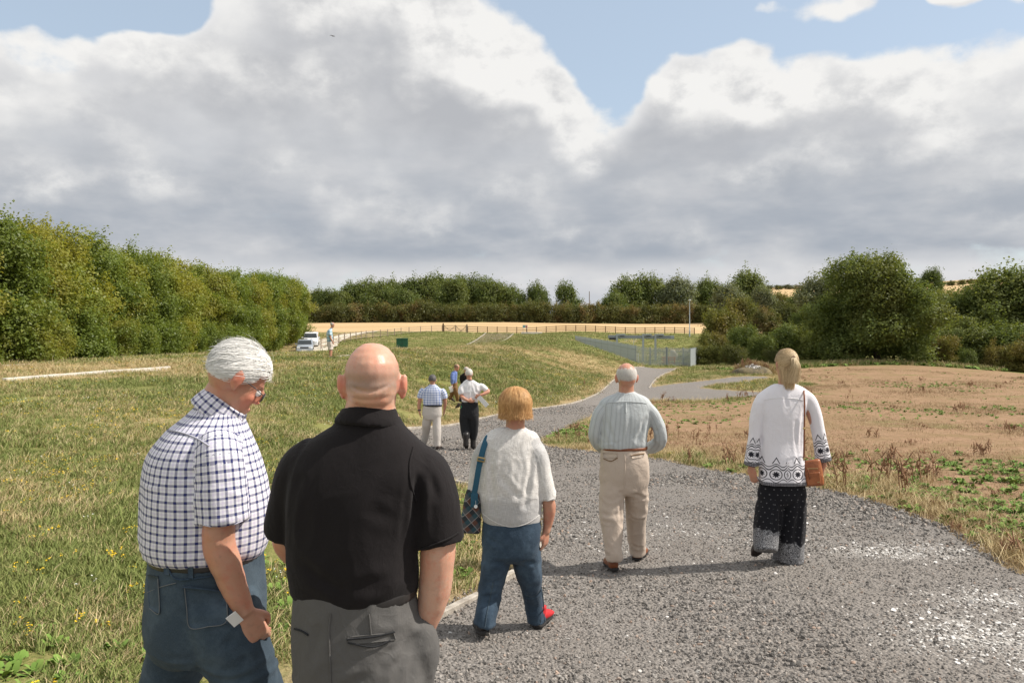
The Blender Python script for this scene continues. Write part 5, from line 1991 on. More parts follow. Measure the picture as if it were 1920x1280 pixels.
def denim(name, dark, light):
    def build(t, b):
        uv, n, big = weave(t, b, 1400, 0.35)
        tw = t.noise(t.vmath('MULTIPLY', uv, (900, 160, 1)), 1.0, 2)
        worn = t.remap(t.noise(t.coord(), 6, 6, 0.7), 0.42, 0.66)
        c = t.mix(t.math('MULTIPLY', tw, 0.7), dark, light)
        return t.mix(t.math('MULTIPLY', worn, 0.55), c, light)
    return material(name, build, 0.9, 0.15)


M['shirt_check'] = check_cloth('blue_check_shirt', (0.76, 0.76, 0.80), (0.030, 0.036, 0.135), (0.56, 0.50, 0.72), 0.0255, 0.30)
M['shirt_check_far'] = check_cloth('pale_blue_check_shirt', (0.72, 0.76, 0.84), (0.17, 0.24, 0.50), (0.52, 0.60, 0.82), 0.055, 0.34)
M['polo'] = plain_cloth('black_polo', (0.0095, 0.008, 0.0085), (0.016, 0.013, 0.014), 0.3)
M['grey_trouser'] = plain_cloth('grey_cotton', (0.105, 0.102, 0.098), (0.135, 0.13, 0.125), 0.45)
M['jeans'] = denim('blue_denim', (0.018, 0.031, 0.047), (0.095, 0.132, 0.165))
M['jeans_dark'] = denim('dark_denim', (0.011, 0.021, 0.038), (0.085, 0.13, 0.18))
M['linen'] = None
M['chino'] = plain_cloth('beige_chino', (0.50, 0.41, 0.335), (0.56, 0.47, 0.39), 0.45, var=0.08)
M['cream_trouser'] = plain_cloth('cream_cotton', (0.52, 0.48, 0.44), (0.60, 0.56, 0.52), 0.4, var=0.08)
M['white_shirt'] = plain_cloth('white_cotton', (0.74, 0.73, 0.74), (0.82, 0.81, 0.82), 0.4, var=0.05)
M['black_trouser'] = plain_cloth('black_cotton', (0.016, 0.017, 0.019), (0.030, 0.031, 0.034), 0.4)
M['blue_shirt'] = plain_cloth('blue_cotton', (0.13, 0.20, 0.48), (0.20, 0.28, 0.58), 0.4, var=0.15)
M['brown_trouser'] = plain_cloth('brown_cotton', (0.17, 0.095, 0.04), (0.24, 0.14, 0.06), 0.4)
M['shorts'] = plain_cloth('stone_cotton', (0.60, 0.53, 0.47), (0.68, 0.62, 0.56), 0.4, var=0.06)
M['pale_plaid'] = check_cloth('pale_plaid_shirt', (0.50, 0.62, 0.68), (0.16, 0.32, 0.42), (0.65, 0.72, 0.72), 0.16, 0.4)


def linen_build(t, b):
    uv, n, big = weave(t, b, 700, 0.45)
    a = t.noise(t.vmath('MULTIPLY', uv, (520, 26, 1)), 1.0, 3, 0.6)
    c = t.noise(t.vmath('MULTIPLY', uv, (26, 520, 1)), 1.0, 3, 0.6)
    s = t.sep(uv)
    seam = t.remap(t.math('ABSOLUTE', s[0]), 0.006, 0.003, 0, 1)
    k = t.math('ADD', t.math('MULTIPLY', a, 0.5), t.math('MULTIPLY', c, 0.5))
    base = t.mix(t.remap(k, 0.38, 0.62), (0.50, 0.48, 0.455), (0.78, 0.76, 0.73))
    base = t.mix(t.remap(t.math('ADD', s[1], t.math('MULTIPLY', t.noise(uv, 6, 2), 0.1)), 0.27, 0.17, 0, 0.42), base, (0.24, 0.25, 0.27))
    return t.mix(t.math('MULTIPLY', seam, 0.6), base, (0.80, 0.78, 0.75))


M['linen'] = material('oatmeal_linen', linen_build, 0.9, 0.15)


def striped_build(t, b):
    uv, n, big = weave(t, b, 900, 0.4)
    s = t.sep(uv)
    a = stripe(t, s[0], 0.034, 0.20)
    a2 = stripe(t, t.math('ADD', s[0], 0.017), 0.034, 0.10)
    c = t.mix(t.math('MULTIPLY', a, 0.55), (0.50, 0.53, 0.535), (0.33, 0.345, 0.355))
    c = t.mix(t.math('MULTIPLY', a2, 0.6), c, (0.60, 0.64, 0.65))
    return t.mix(t.math('MULTIPLY', n, 0.2), c, (0.38, 0.42, 0.44))


M['striped_shirt'] = material('pale_striped_shirt', striped_build, 0.85, 0.2)


def tunic_build(t, b):
    """White cotton; a black embroidered border of roundels in scallops along every hem (v = metres above the hem)."""
    uv, n, big = weave(t, b, 800, 0.35)
    s = t.sep(uv)
    u, v = s[0], s[1]
    per = 0.100
    f = t.math('SUBTRACT', t.math('FRACT', t.math('DIVIDE', u, per)), 0.5)
    x = t.math('MULTIPLY', f, per)
    def ring(cy, r, w, sy=1.0):
        d = t.vmath('LENGTH', t.comb(x, t.math('MULTIPLY', t.math('SUBTRACT', v, cy), sy)))
        return t.remap(t.math('ABSOLUTE', t.math('SUBTRACT', d, r)), w, w * 0.6, 0, 1)
    def disc(cy, r):
        d = t.vmath('LENGTH', t.comb(x, t.math('SUBTRACT', v, cy)))
        pet = t.math('MULTIPLY', t.math('SINE', t.math('MULTIPLY', t.math('ARCTAN2', x, t.math('SUBTRACT', v, cy)), 8.0)), 0.005)
        return t.remap(t.math('ADD', d, pet), r, r * 0.8, 0, 1)
    def line(cy, w, wav=0.0):
        c = t.math('ADD', cy, t.math('MULTIPLY', t.math('COSINE', t.math('MULTIPLY', f, 6.2832)), wav))
        return t.remap(t.math('ABSOLUTE', t.math('SUBTRACT', v, c)), w, w * 0.6, 0, 1)
    k = disc(0.098, 0.024)
    for r_ in (ring(0.098, 0.041, 0.0042), line(0.150, 0.006, 0.016), line(0.170, 0.0045, 0.012), line(0.046, 0.004, -0.014)):
        k = t.math('MAXIMUM', k, r_)
    peak = t.math('MULTIPLY', t.remap(t.math('ABSOLUTE', t.math('SUBTRACT', t.math('ABSOLUTE', x), t.math('MULTIPLY', t.math('SUBTRACT', 0.232, v), 0.55))), 0.0045, 0.003, 0, 1), t.math('MULTIPLY', t.math('GREATER_THAN', v, 0.185), t.math('LESS_THAN', v, 0.240)))
    k = t.math('MAXIMUM', k, peak)
    low = t.math('MULTIPLY', t.math('LESS_THAN', v, 0.034), t.math('MAXIMUM', stripe(t, v, 0.010, 0.55), t.math('MULTIPLY', stripe(t, u, 0.011, 0.5), 0.8)))
    k = t.math('MAXIMUM', k, low)
    speck = t.math('MULTIPLY', t.math('MULTIPLY', t.math('LESS_THAN', v, 0.030), t.math('GREATER_THAN', v, 0.0)), 0.55)
    k = t.math('MAXIMUM', k, speck)
    base = t.mix(n, (0.72, 0.70, 0.74), (0.82, 0.80, 0.83))
    return t.mix(k, base, (0.022, 0.022, 0.03))


M['tunic'] = material('white_embroidered_tunic', tunic_build, 0.85, 0.2)


def palazzo_build(t, b):
    """Black cloth with a dot pattern and a pale paisley border near the hem (v = metres above the hem)."""
    uv, n, big = weave(t, b, 800, 0.4)
    s = t.sep(uv)
    row = t.math('FLOOR', t.math('DIVIDE', s[1], 0.042))
    u2 = t.math('ADD', s[0], t.math('MULTIPLY', t.math('FLOORED_MODULO', row, 2.0), 0.027))
    fx = t.math('SUBTRACT', t.math('FRACT', t.math('DIVIDE', u2, 0.054)), 0.5)
    fy = t.math('SUBTRACT', t.math('FRACT', t.math('DIVIDE', s[1], 0.042)), 0.5)
    d = t.vmath('LENGTH', t.comb(t.math('MULTIPLY', fx, 0.054), t.math('MULTIPLY', fy, 0.042)))
    dot = t.remap(d, 0.0055, 0.0040, 0, 0.34)
    edge = t.math('ADD', s[1], t.math('MULTIPLY', t.math('SUBTRACT', t.noise(uv, 16, 3), 0.5), 0.16))
    border = t.remap(edge, 0.175, 0.155, 0, 1)
    pn = t.voronoi(uv, 48, 'F1')
    leaf = t.remap(t.math('ABSOLUTE', t.math('SUBTRACT', t.math('FRACT', t.math('MULTIPLY', t.math('ADD', pn, t.noise(uv, 30, 2)), 3.0)), 0.5)), 0.30, 0.12, 0, 1)
    k = t.math('MAXIMUM', t.math('MULTIPLY', dot, t.math('SUBTRACT', 1.0, border)), t.math('MULTIPLY', border, t.math('ADD', t.math('MULTIPLY', leaf, 0.65), 0.15)))
    return t.mix(k, (0.010, 0.010, 0.013), (0.40, 0.40, 0.41))


M['palazzo'] = material('black_patterned_trouser', palazzo_build, 0.85, 0.2)


def hair_mat(name, a, b_):
    def build(t, b):
        f = t.math('ADD', t.math('MULTIPLY', t.island(), 0.7), t.math('MULTIPLY', t.noise(t.coord(), 40, 3), 0.3))
        return t.mix(f, a, b_)
    return material(name, build, 0.55, 0.35)


M['hair_white'] = hair_mat('white_hair', (0.70, 0.69, 0.66), (0.90, 0.89, 0.86))
M['hair_blond_light'] = hair_mat('light_blond_hair', (0.42, 0.29, 0.15), (0.86, 0.72, 0.48))
M['hair_auburn'] = hair_mat('auburn_hair', (0.32, 0.13, 0.035), (0.80, 0.50, 0.22))
M['hair_grey'] = hair_mat('grey_hair', (0.28, 0.26, 0.235), (0.60, 0.57, 0.52))
M['hair_blond'] = hair_mat('blond_hair', (0.26, 0.16, 0.075), (0.74, 0.57, 0.34))
M['hair_silver'] = hair_mat('silver_hair', (0.42, 0.39, 0.35), (0.74, 0.71, 0.66))
M['hair_dark'] = hair_mat('dark_hair', (0.045, 0.042, 0.04), (0.16, 0.15, 0.145))
M['hair_brown'] = hair_mat('brown_hair', (0.10, 0.06, 0.035), (0.28, 0.18, 0.11))
M['leather_brown'] = flat('brown_leather', (0.20, 0.065, 0.025), 0.45, 0.4, var=0.25, scale=25)
M['leather_tan'] = material('tan_leather', lambda t, b: (t.put(b.inputs['Normal'], t.bump(t.noise(t.coord(), 35, 5), 0.5, 0.01)), t.mix(t.remap(t.noise(t.coord(), 9, 4), 0.3, 0.7), (0.25, 0.075, 0.024), (0.37, 0.125, 0.044)))[1], 0.42, 0.45)
M['leather_black'] = flat('black_leather', (0.022, 0.020, 0.020), 0.4, 0.45, var=0.2)
M['red_leather'] = flat('red_felt', (0.50, 0.025, 0.03), 0.7, 0.3, var=0.15)
M['dark_shoe'] = flat('dark_shoe', (0.05, 0.036, 0.03), 0.7, 0.3)
M['sole'] = flat('dark_sole', (0.035, 0.033, 0.032), 0.8, 0.2)
M['paper'] = flat('white_paper', (0.80, 0.80, 0.79), 0.7, 0.2, var=0.03)
M['strap_blue'] = flat('blue_webbing', (0.030, 0.105, 0.165), 0.75, 0.25, var=0.12, scale=60)
M['brass'] = flat('brass', (0.45, 0.34, 0.16), 0.35, 0.5, 0.9)
M['lens'] = paint('dark_lens', (0.03, 0.03, 0.03), 0.08, 0.0)
M['eye_white'] = paint('eye_white', (0.75, 0.72, 0.68), 0.2, 0.0)
M['iris'] = paint('iris', (0.05, 0.07, 0.09), 0.2, 0.0)


def tartan_build(t, b):
    p = t.coord('UV')
    uv = t.vmath('MULTIPLY', t.coord(), (1, 1, 1))
    s = t.sep(t.coord())
    a = t.math('ADD', s[0], s[2])
    c = t.math('SUBTRACT', s[2], s[0])
    A, B = stripe(t, a, 0.085, 0.5), stripe(t, c, 0.085, 0.5)
    c1 = t.mix(A, (0.035, 0.040, 0.045), (0.12, 0.060, 0.045))
    c1 = t.mix(t.math('MULTIPLY', B, 0.5), c1, (0.045, 0.115, 0.14))
    L = t.math('MAXIMUM', stripe(t, t.math('ADD', a, 0.02), 0.085, 0.06), stripe(t, t.math('ADD', c, 0.02), 0.085, 0.06))
    n = t.noise(t.coord(), 300, 2)
    t.put(b.inputs['Normal'], t.bump(n, 0.3, 0.003))
    return t.mix(t.math('MULTIPLY', L, 0.6), c1, (0.40, 0.36, 0.34))


M['tartan'] = material('tartan_wool', tartan_build, 0.9, 0.15)


# ---- head, hair, hand, shoe
def head_parts(mt, k=1.0, big=1.0, ears=1.0, nose=1.0, ear_out=25):
    """Skull, jaw, brow, nose, lips and ears in head space (x right, y out of the face, z up)."""
    E = lambda a: Matrix.Rotation(R(a), 3, 'Z')
    P = [Blob((0, -0.012, 0.035), (0.076 * big, 0.097 * big, 0.088)),
         Blob((0, -0.030, 0.000), (0.072 * big, 0.076 * big, 0.075)),
         Blob((0, 0.030, -0.030), (0.060, 0.062, 0.088)),
         Blob((0, 0.040, -0.085), (0.044, 0.042, 0.032)),
         Blob((0, 0.074, 0.018), (0.046, 0.018, 0.014)),
         Blob((0.030, 0.062, -0.035), (0.024, 0.022, 0.024)),
         Blob((-0.030, 0.062, -0.035), (0.024, 0.022, 0.024)),
         Blob((0, 0.090, -0.013), (0.010, 0.014, 0.028), Matrix.Rotation(R(-18), 3, 'X')),
         Blob((0, 0.097 * nose, -0.033), (0.015, 0.014, 0.011)),
         Blob((0, 0.088, -0.068), (0.024, 0.012, 0.006)),
         Blob((0, 0.086, -0.079), (0.021, 0.012, 0.006)),
         Blob((0, 0.078, -0.100), (0.020, 0.016, 0.014))]
    if ears:
        for s in (-1, 1):
            x = s * (0.078 * big)
            rz = Matrix.Rotation(R(-s * ear_out), 3, 'Z')
            P += [Blob((x + s * 0.006, -0.008, -0.004), (0.009, 0.019 * ears, 0.032 * ears), rz),
                  Blob((x + s * 0.013, -0.018, 0.006), (0.006, 0.011 * ears, 0.026 * ears), rz),
                  Blob((x + s * 0.004, -0.002, -0.032), (0.007, 0.010, 0.011))]
    A = Matrix(mt) @ Matrix.Diagonal((k, k, k, 1))
    for p in P:
        p.move(A)
    return P


def strands(name, mt, fn, n, width, seed, mat, segs=4):
    """Hair: thin tapered ribbons; fn(rng) gives a list of points in head space or None."""
    r = np.random.default_rng(seed)
    V, Q = [], []
    A = np.array(mt)
    cnt = 0
    while cnt < n:
        p = fn(r)
        if p is None:
            continue
        p = np.array(p)
        cnt += 1
        p = p @ A[:3, :3].T + A[:3, 3]
        ctr = A[:3, 3]
        o = len(V)
        m = len(p)
        for i in range(m):
            t = p[min(i + 1, m - 1)] - p[max(i - 1, 0)]
            out = p[i] - ctr
            s = np.cross(t, out)
            s /= np.linalg.norm(s) + 1e-9
            w = width * (1.0 - 0.55 * i / (m - 1))
            V += [p[i] - s * w, p[i] + s * w]
        for i in range(m - 1):
            Q.append((o + 2 * i, o + 2 * i + 1, o + 2 * i + 3, o + 2 * i + 2))
    me = mesh_np(name, np.array(V), np.array(Q), smooth=True)
    me.materials.append(M[mat])
    return me


SK_C, SK_R = np.array([0, -0.014, 0.030]), np.array([0.078, 0.099, 0.094])


def on_skull(d, lift, big=1.0):
    d = np.asarray(d, float)
    d = d / np.linalg.norm(d)
    return SK_C + SK_R * np.array([big, big, 1]) * d + d * lift


def slerp(a, b, t):
    a, b = a / np.linalg.norm(a), b / np.linalg.norm(b)
    om = math.acos(max(-1, min(1, float(a @ b))))
    if om < 1e-4:
        return a
    return (math.sin((1 - t) * om) * a + math.sin(t * om) * b) / math.sin(om)


def hair_style(kind, big=1.0):
    def rd(r):
        v = r.normal(size=3)
        return v / np.linalg.norm(v)
    def short(r):                                  # full, short, combed back
        a = rd(r)
        if a[2] < -0.55 or (a[1] > 0.50 and a[2] < 0.50) or (abs(a[0]) > 0.72 and a[1] > -0.15 and a[2] < 0.05) or (a[1] > -0.05 and a[2] < -0.1):
            return None
        b = a + np.array([0.25 * r.normal(), -0.75, -0.35]) * 0.6
        L = 0.5 + 0.4 * r.random()
        return [on_skull(slerp(a, b, t * L), 0.002 + 0.013 * t * (1 - 0.4 * t) + r.normal() * 0.0012, big) for t in np.linspace(0, 1, 4)]
    def full(r):                                   # thick white hair, a little long, lifting at the ends
        a = rd(r)
        if a[2] < -0.62 or (a[1] > 0.62 and a[2] < 0.42) or (a[1] > 0.1 and abs(a[0]) > 0.5 and a[2] < -0.05) or (a[1] > -0.15 and a[2] < -0.28):
            return None
        b = a + np.array([0.3 * r.normal() + 0.2 * a[0], -0.9, -0.55]) * 0.75
        L = 0.7 + 0.5 * r.random()
        lift = 0.007 + 0.006 * r.random()
        wild = r.random() < 0.03
        wv = r.normal(size=3) * 0.007
        return [on_skull(slerp(a, b, t * L), 0.002 + lift * (1.6 * t - 0.75 * t * t) * (1.9 if wild else 1.0) + r.normal() * 0.0013 * t, big) + (wv * t * t if wild else 0) for t in np.linspace(0, 1, 5)]
    def fringe(r):                                 # bald crown, cropped sides and back
        a = rd(r)
        if a[2] > 0.40 + 0.10 * r.normal() or a[2] < -0.55 or a[1] > 0.45 or (a[1] > 0.0 and a[2] < -0.05):
            return None
        b = a + np.array([0.1 * r.normal(), -0.3, -0.7]) * 0.5
        return [on_skull(slerp(a, b, t * 0.5), 0.0015 + 0.004 * t + r.normal() * 0.0005, big) for t in np.linspace(0, 1, 3)]
    def bob(r):                                    # chin-length bob falling from the crown
        a = rd(r)
        if a[2] < -0.35 or (a[1] > 0.72 and a[2] < 0.5):
            return None
        az = math.atan2(a[0], a[1]) + 0.18 * r.normal()
        if abs(az) < 0.9:
            az = math.copysign(0.9 + 0.3 * r.random(), az if az else 1)
        end = np.array([math.sin(az) * 0.97, math.cos(az) * 0.97, -0.55 - 0.95 * r.random()])
        vol = 0.012 + 0.014 * r.random()
        jit = r.normal(size=3) * (0.012 if r.random() < 0.15 else 0.004)
        pts = []
        for t in np.linspace(0, 1, 6):
            d = slerp(a, end, t)
            p = on_skull(d, 0.004 + vol * math.sin(math.pi * min(1, 0.22 + 0.75 * t)), big)
            h = np.hypot(p[0], p[1] + 0.014)
            if d[2] < -0.1:                        # hangs instead of hugging the neck
                k = (0.102 - 0.75 * max(0, -0.050 - p[2]) + 0.006 * r.normal() * t) / max(h, 1e-4)
                k = max(1.0, k) if h < 0.09 else 1.0
                k = min(k, 0.107 * math.sqrt(max(0.12, 1 - (min(0, p[2] + 0.025) / 0.098) ** 2)) / max(h, 1e-4))
                p[0] *= k
                p[1] = (p[1] + 0.014) * k - 0.014
                p[2] -= 0.012 * t
            pts.append(p + r.normal(size=3) * 0.0022 * t + jit * t * t)
        return pts
    def tied(r):                                   # pulled back to a tie at the back of the head
        a = rd(r)
        if a[2] < -0.60 or (a[1] > 0.62 and a[2] < 0.45) or (a[1] > 0.1 and a[2] < -0.1):
            return None
        b = np.array([0.05 * r.normal(), -0.95, 0.28 + 0.05 * r.normal()])
        return [on_skull(slerp(a, b, t * 0.97), 0.004 + 0.010 * math.sin(math.pi * t * 0.9) + r.normal() * 0.0012, big) for t in np.linspace(0, 1, 5)]
    def tail(r):                                   # the ponytail itself
        o = r.normal(size=2) * np.array([0.012, 0.010])
        L = 0.165 + 0.05 * r.random()
        sp = 1.0 + 0.8 * r.random()
        return [np.array([o[0] * (0.5 + sp * t) + 0.012 * t, -0.126 - 0.034 * math.sin(math.pi * min(1, t * 1.2)) + o[1] + 0.018 * t, 0.062 - L * t + 0.012 * math.sin(math.pi * t)]) for t in np.linspace(0, 1, 6)]
    def loose(r):                                  # loose lower hair hanging to the collar under the tie
        az = math.pi + r.normal() * 0.55
        s = math.sin(az), math.cos(az)
        z0 = 0.03 - 0.07 * r.random()
        L = 0.13 + 0.05 * r.random()
        return [np.array([s[0] * (0.082 - 0.025 * t), -0.014 + s[1] * (0.098 - 0.022 * t), z0 - L * t]) + r.normal(size=3) * 0.002 for t in np.linspace(0, 1, 4)]
    return dict(short=short, full=full, fringe=fringe, bob=bob, tied=tied, tail=tail, loose=loose)[kind]


def cap_mesh(name, mt, keep, lift, big, mat, n=40):
    """Hair mass under the strands: a shell over the part of the skull where keep(dir) holds."""
    V, idx, Q = [], {}, []
    th = np.linspace(0, 2 * math.pi, n, endpoint=False)
    ph = np.linspace(0.02, math.pi * 0.82, n // 2)
    A = np.array(mt)
    dirs = [[np.array([math.sin(p) * math.cos(t), math.sin(p) * math.sin(t), math.cos(p)]) for t in th] for p in ph]
    for i in range(len(ph) - 1):
        for j in range(n):
            q = [(i, j), (i + 1, j), (i + 1, (j + 1) % n), (i, (j + 1) % n)]
            if all(keep(dirs[a][b]) for a, b in q):
                f = []
                for a, b in q:
                    if (a, b) not in idx:
                        idx[(a, b)] = len(V)
                        d = dirs[a][b]
                        V.append(on_skull(d, lift + 0.003 * math.sin(9 * d[0] + 4 * d[2]) * math.sin(7 * d[1]), big))
                    f.append(idx[(a, b)])
                Q.append(f)
    V = np.array(V) @ A[:3, :3].T + A[:3, 3]
    me = mesh_np(name, V, np.array(Q), smooth=True)
    me.materials.append(M[mat])
    return me


def axes(d, side):
    d = Vector(d).normalized()
    s = Vector(side)
    s = (s - s.dot(d) * d).normalized()
    return d, s, d.cross(s)


def hand_parts(w, d, palm, thumb_side, size=1.0, curl=0.5, spread=0.10):
    """Palm and five unequal fingers; w wrist, d pointing to the knuckles, palm the palm normal, thumb_side the thumb's side."""
    d = Vector(d).normalized()
    pn = Vector(palm)
    pn = (pn - pn.dot(d) * d).normalized()
    ts = Vector(thumb_side)
    ts = (ts - ts.dot(d) * d - ts.dot(pn) * pn).normalized()
    w = Vector(w)
    k = size
    P = []
    rows = []
    for f, wd, th in ((-0.02, 0.026, 0.021), (0.015, 0.032, 0.019), (0.05, 0.041, 0.017), (0.085, 0.041, 0.014), (0.098, 0.037, 0.011)):
        c = w + d * (f * k)
        rows.append((c.x, c.y, c.z, wd * k, th * k, 2.6))
    P.append(Loft(rows, ts, 3, 16))
    for i, (off, L, r_) in enumerate(((0.029, 0.072, 0.0088), (0.0095, 0.080, 0.0092), (-0.0105, 0.075, 0.0088), (-0.029, 0.058, 0.0078))):
        a = w + d * (0.088 * k) + ts * (off * k)
        ang = spread * (1.5 - i) * 0.5
        dirn = (d + ts * ang).normalized()
        cu = curl * (0.85 + 0.12 * i)
        pts = [a - dirn * 0.02 * k, a]
        for s, (fr, bend) in enumerate(((0.46, 0.8), (0.30, 1.1), (0.24, 0.7))):
            dirn = (Matrix.Rotation(0, 3, 'X') @ dirn)
            ax = dirn.cross(pn)
            dirn = (Matrix.Rotation(cu * bend, 3, ax.normalized()) @ dirn).normalized()
            pn2 = pn
            pts.append(pts[-1] + dirn * (L * fr * k))
        rad = [1.05, 1.05, 0.98, 0.9, 0.72]
        P.append(Loft([(p.x, p.y, p.z, r_ * q * k, r_ * q * k) for p, q in zip(pts, rad)], ts + d * 0.01, 3, 10))
    a = w + d * (0.022 * k) + ts * (0.028 * k)
    t1 = (d * 0.75 + ts * 0.65 + pn * 0.35).normalized()
    t2 = (d * 0.95 + ts * (0.25 - 0.3 * curl) + pn * (0.35 + 0.4 * curl)).normalized()
    b = a + t1 * (0.040 * k)
    c = b + t2 * (0.033 * k)
    e = c + (t2 + pn * 0.3 * curl - ts * 0.2).normalized() * (0.024 * k)
    P.append(Loft([(p.x, p.y, p.z, r_ * k, r_ * k) for p, r_ in zip((a - t1 * 0.01 * k, a, b, c, e), (0.013, 0.0135, 0.0115, 0.0105, 0.008))], pn, 3, 10))
    return P


def shoe(parent, heel, yaw, pitch, size, upper, sole='sole', high=0.0, name='shoe'):
    """A shoe with its heel at 'heel' (on the ground), pointing along yaw (clockwise from ahead)."""
    L, W = 0.285 * size, 0.050 * size
    rows = [(0, -0.005, 0.045, W * 0.55, 0.035), (0, 0.03, 0.050 + high * 0.5, W * 0.80, 0.052 + high * 0.5), (0, 0.09, 0.050 + high * 0.3, W * 0.82, 0.048 + high * 0.3), (0, 0.16, 0.040, W * 0.98, 0.036), (0, 0.22, 0.032, W * 1.0, 0.028), (0, 0.268, 0.026, W * 0.72, 0.018), (0, 0.285, 0.022, W * 0.35, 0.010)]
    rows = [(a, b * size, c * size, d, e * size, 2.5) for a, b, c, d, e in rows]
    up = Loft(rows, (1, 0, 0), 4, 20)
    so = Loft([(0, -0.012 * size, 0.013, W * 0.55, 0.013, 3), (0, 0.03 * size, 0.013, W * 0.90, 0.013, 3), (0, 0.10 * size, 0.013, W * 0.86, 0.013, 3), (0, 0.20 * size, 0.013, W * 1.08, 0.013, 3), (0, 0.275 * size, 0.014, W * 0.78, 0.012, 3), (0, 0.293 * size, 0.015, W * 0.35, 0.010, 3)], (1, 0, 0), 4, 16)
    ball = Matrix.Translation((0, 0.20 * size, 0))
    mt = Matrix.Translation(heel) @ Matrix.Rotation(-yaw, 4, 'Z') @ ball @ Matrix.Rotation(-pitch, 4, 'X') @ ball.inverted()
    A = np.array(mt)
    out = []
    for p, nm, m in ((up, name, upper), (so, 'sole', sole)):
        v = p.V @ A[:3, :3].T + A[:3, 3]
        me = mesh_np(nm, v, [p.Q, p.T], smooth=True)
        me.materials.append(M[m])
        out.append(me)
    s = part(name, out[0], parent)
    part('sole', out[1], s)
    return s


class Figure:
    """Places a person by sight lines: local metres relative to a root on the ground."""
    def __init__(self, label, d, px, z=None, group=None, x=None):
        self.d = d
        self.s = d / F
        self.x = (px - 960) * self.s
        self.z = float(path_z(self.x, d)[0]) if z is None else z
        self.root = empty('person', (self.x, d, self.z))
        tag(self.root, label, 'person', group)

    def J(self, px, py, dd=0.0):
        k = (self.d + dd) / F
        return np.array([(px - 960) * k - self.x, dd, EYE - (py - HORIZON) * k - self.z])

    def rows(self, items, yaw=0.0):
        """items: (px, py, half width in px, depth radius m[, dd[, exponent]])."""
        out = []
        for it in items:
            px, py, hw, ry = it[:4]
            dd = it[4] if len(it) > 4 else 0.0
            ex = it[5] if len(it) > 5 else 2.3
            p = self.J(px, py, dd)
            out.append((*p, hw * self.s, ry, ex))
        return out

    def limb(self, items, side=(1, 0, 0), k=4, n=20):
        """items: (px, py, dd, radius m[, radius m])."""
        out = []
        for it in items:
            p = self.J(*it[:3])
            r2 = it[4] if len(it) > 4 else it[3]
            out.append((*p, it[3], r2, 2.1))
        return Loft(out, side, k, n)

    def ground(self, px, dd):
        """Local z of the walked surface below (px, dd)."""
        k = (self.d + dd) / F
        return float(path_z((px - 960) * k, self.d + dd)[0]) - self.z

    def wear(self, name, parts, mat, voxel, smooth=4, disp=None, parent=None, uv=True):
        me = fuse(name, parts, voxel, smooth, uv, disp)
        me.materials.append(M[mat])
        return part(name, me, parent or self.root)

    def head_matrix(self, px, py, dd, yaw, pitch=0.0, roll=0.0):
        p = self.J(px, py, dd)
        return Matrix.Translation(p) @ Matrix.Rotation(-R(yaw), 4, 'Z') @ Matrix.Rotation(-R(pitch), 4, 'X') @ Matrix.Rotation(R(roll), 4, 'Y')

    def body(self, parts, mat, voxel, smooth=3, flush=None, stubble=None, disp=None):
        def flesh(P):
            d = 0.0022 * vnoise(P * 15) + 0.0011 * vnoise(P * 42) * (1 + vnoise(P * 5))
            return d + (disp(P) if disp is not None else 0)
        me = fuse('body', parts, voxel, smooth, False, flesh if voxel < 0.008 else disp)
        P = np.empty(len(me.vertices) * 3, np.float32)
        me.vertices.foreach_get('co', P)
        P = P.reshape(-1, 3)
        if flush is not None:
            point_attr(me, 'flush', flush(P))
        if stubble is not None:
            point_attr(me, 'stubble', stubble(P))
        me.materials.append(M[mat])
        return part('body', me, self.root)

    def eyes(self, mt, k=1.0):
        for s in (-1, 1):
            e = Blob((s * 0.030 * k, 0.079 * k, -0.006 * k), (0.012 * k,) * 3, None, 12).move(mt)
            me = mesh_np('eye', e.V, [e.Q, e.T], True)
            me.materials.append(M['eye_white'])
            eo = part('eye', me, self.root)
            e = Blob((s * 0.031 * k, 0.0895 * k, -0.007 * k), (0.0055 * k, 0.003 * k, 0.0055 * k), None, 10).move(mt)
            me = mesh_np('iris', e.V, [e.Q, e.T], True)
            me.materials.append(M['iris'])
            part('iris', me, eo)


def near_to(mt, pts, r):
    """Weight near head-space points, for reddened ears, nose and cheeks."""
    Q = [np.array((Matrix(mt) @ Vector(p))[:]) for p in pts]
    def f(P):
        w = np.zeros(len(P))
        for q in Q:
            w = np.maximum(w, np.clip(1.3 - np.linalg.norm(P - q, axis=1) / r, 0, 1))
        return w
    return f


def sheet_np(rows):
    """Thin two-sided strip from rows of points."""
    V = np.array(rows, float)
    return V.reshape(-1, 3), grid_faces(V.shape[0], V.shape[1])


def ribbon(name, pts, wdir, width, thick, mat, parent, k=6):
    """A flat band along points; wdir gives the width direction."""
    p = cr(pts, k)
    wd = np.array(wdir, float)
    rows = [(*q, width / 2, thick / 2, 4.0) for q in p]
    L = Loft(rows, wd, 1, 12)
    me = mesh_np(name, L.V, [L.Q, L.T], smooth=True)
    me.materials.append(M[mat])
    return part(name, me, parent)


M['thread'] = flat('grey_thread', (0.16, 0.17, 0.175), 0.8, 0.2)

# ------------------------------------------------------------------ the man in the checked shirt, nearest on the left
f = Figure('white-haired man in a blue and white checked shirt and jeans looking down to his side', 2.7, 390)
YA = 60.0
side = (math.cos(R(YA)), -math.sin(R(YA)), 0)
J = f.J


def own(items):
    """rows with half widths given in metres."""
    return [(*J(px, py, dd), rx, ry, ex) for px, py, rx, ry, dd, ex in items]


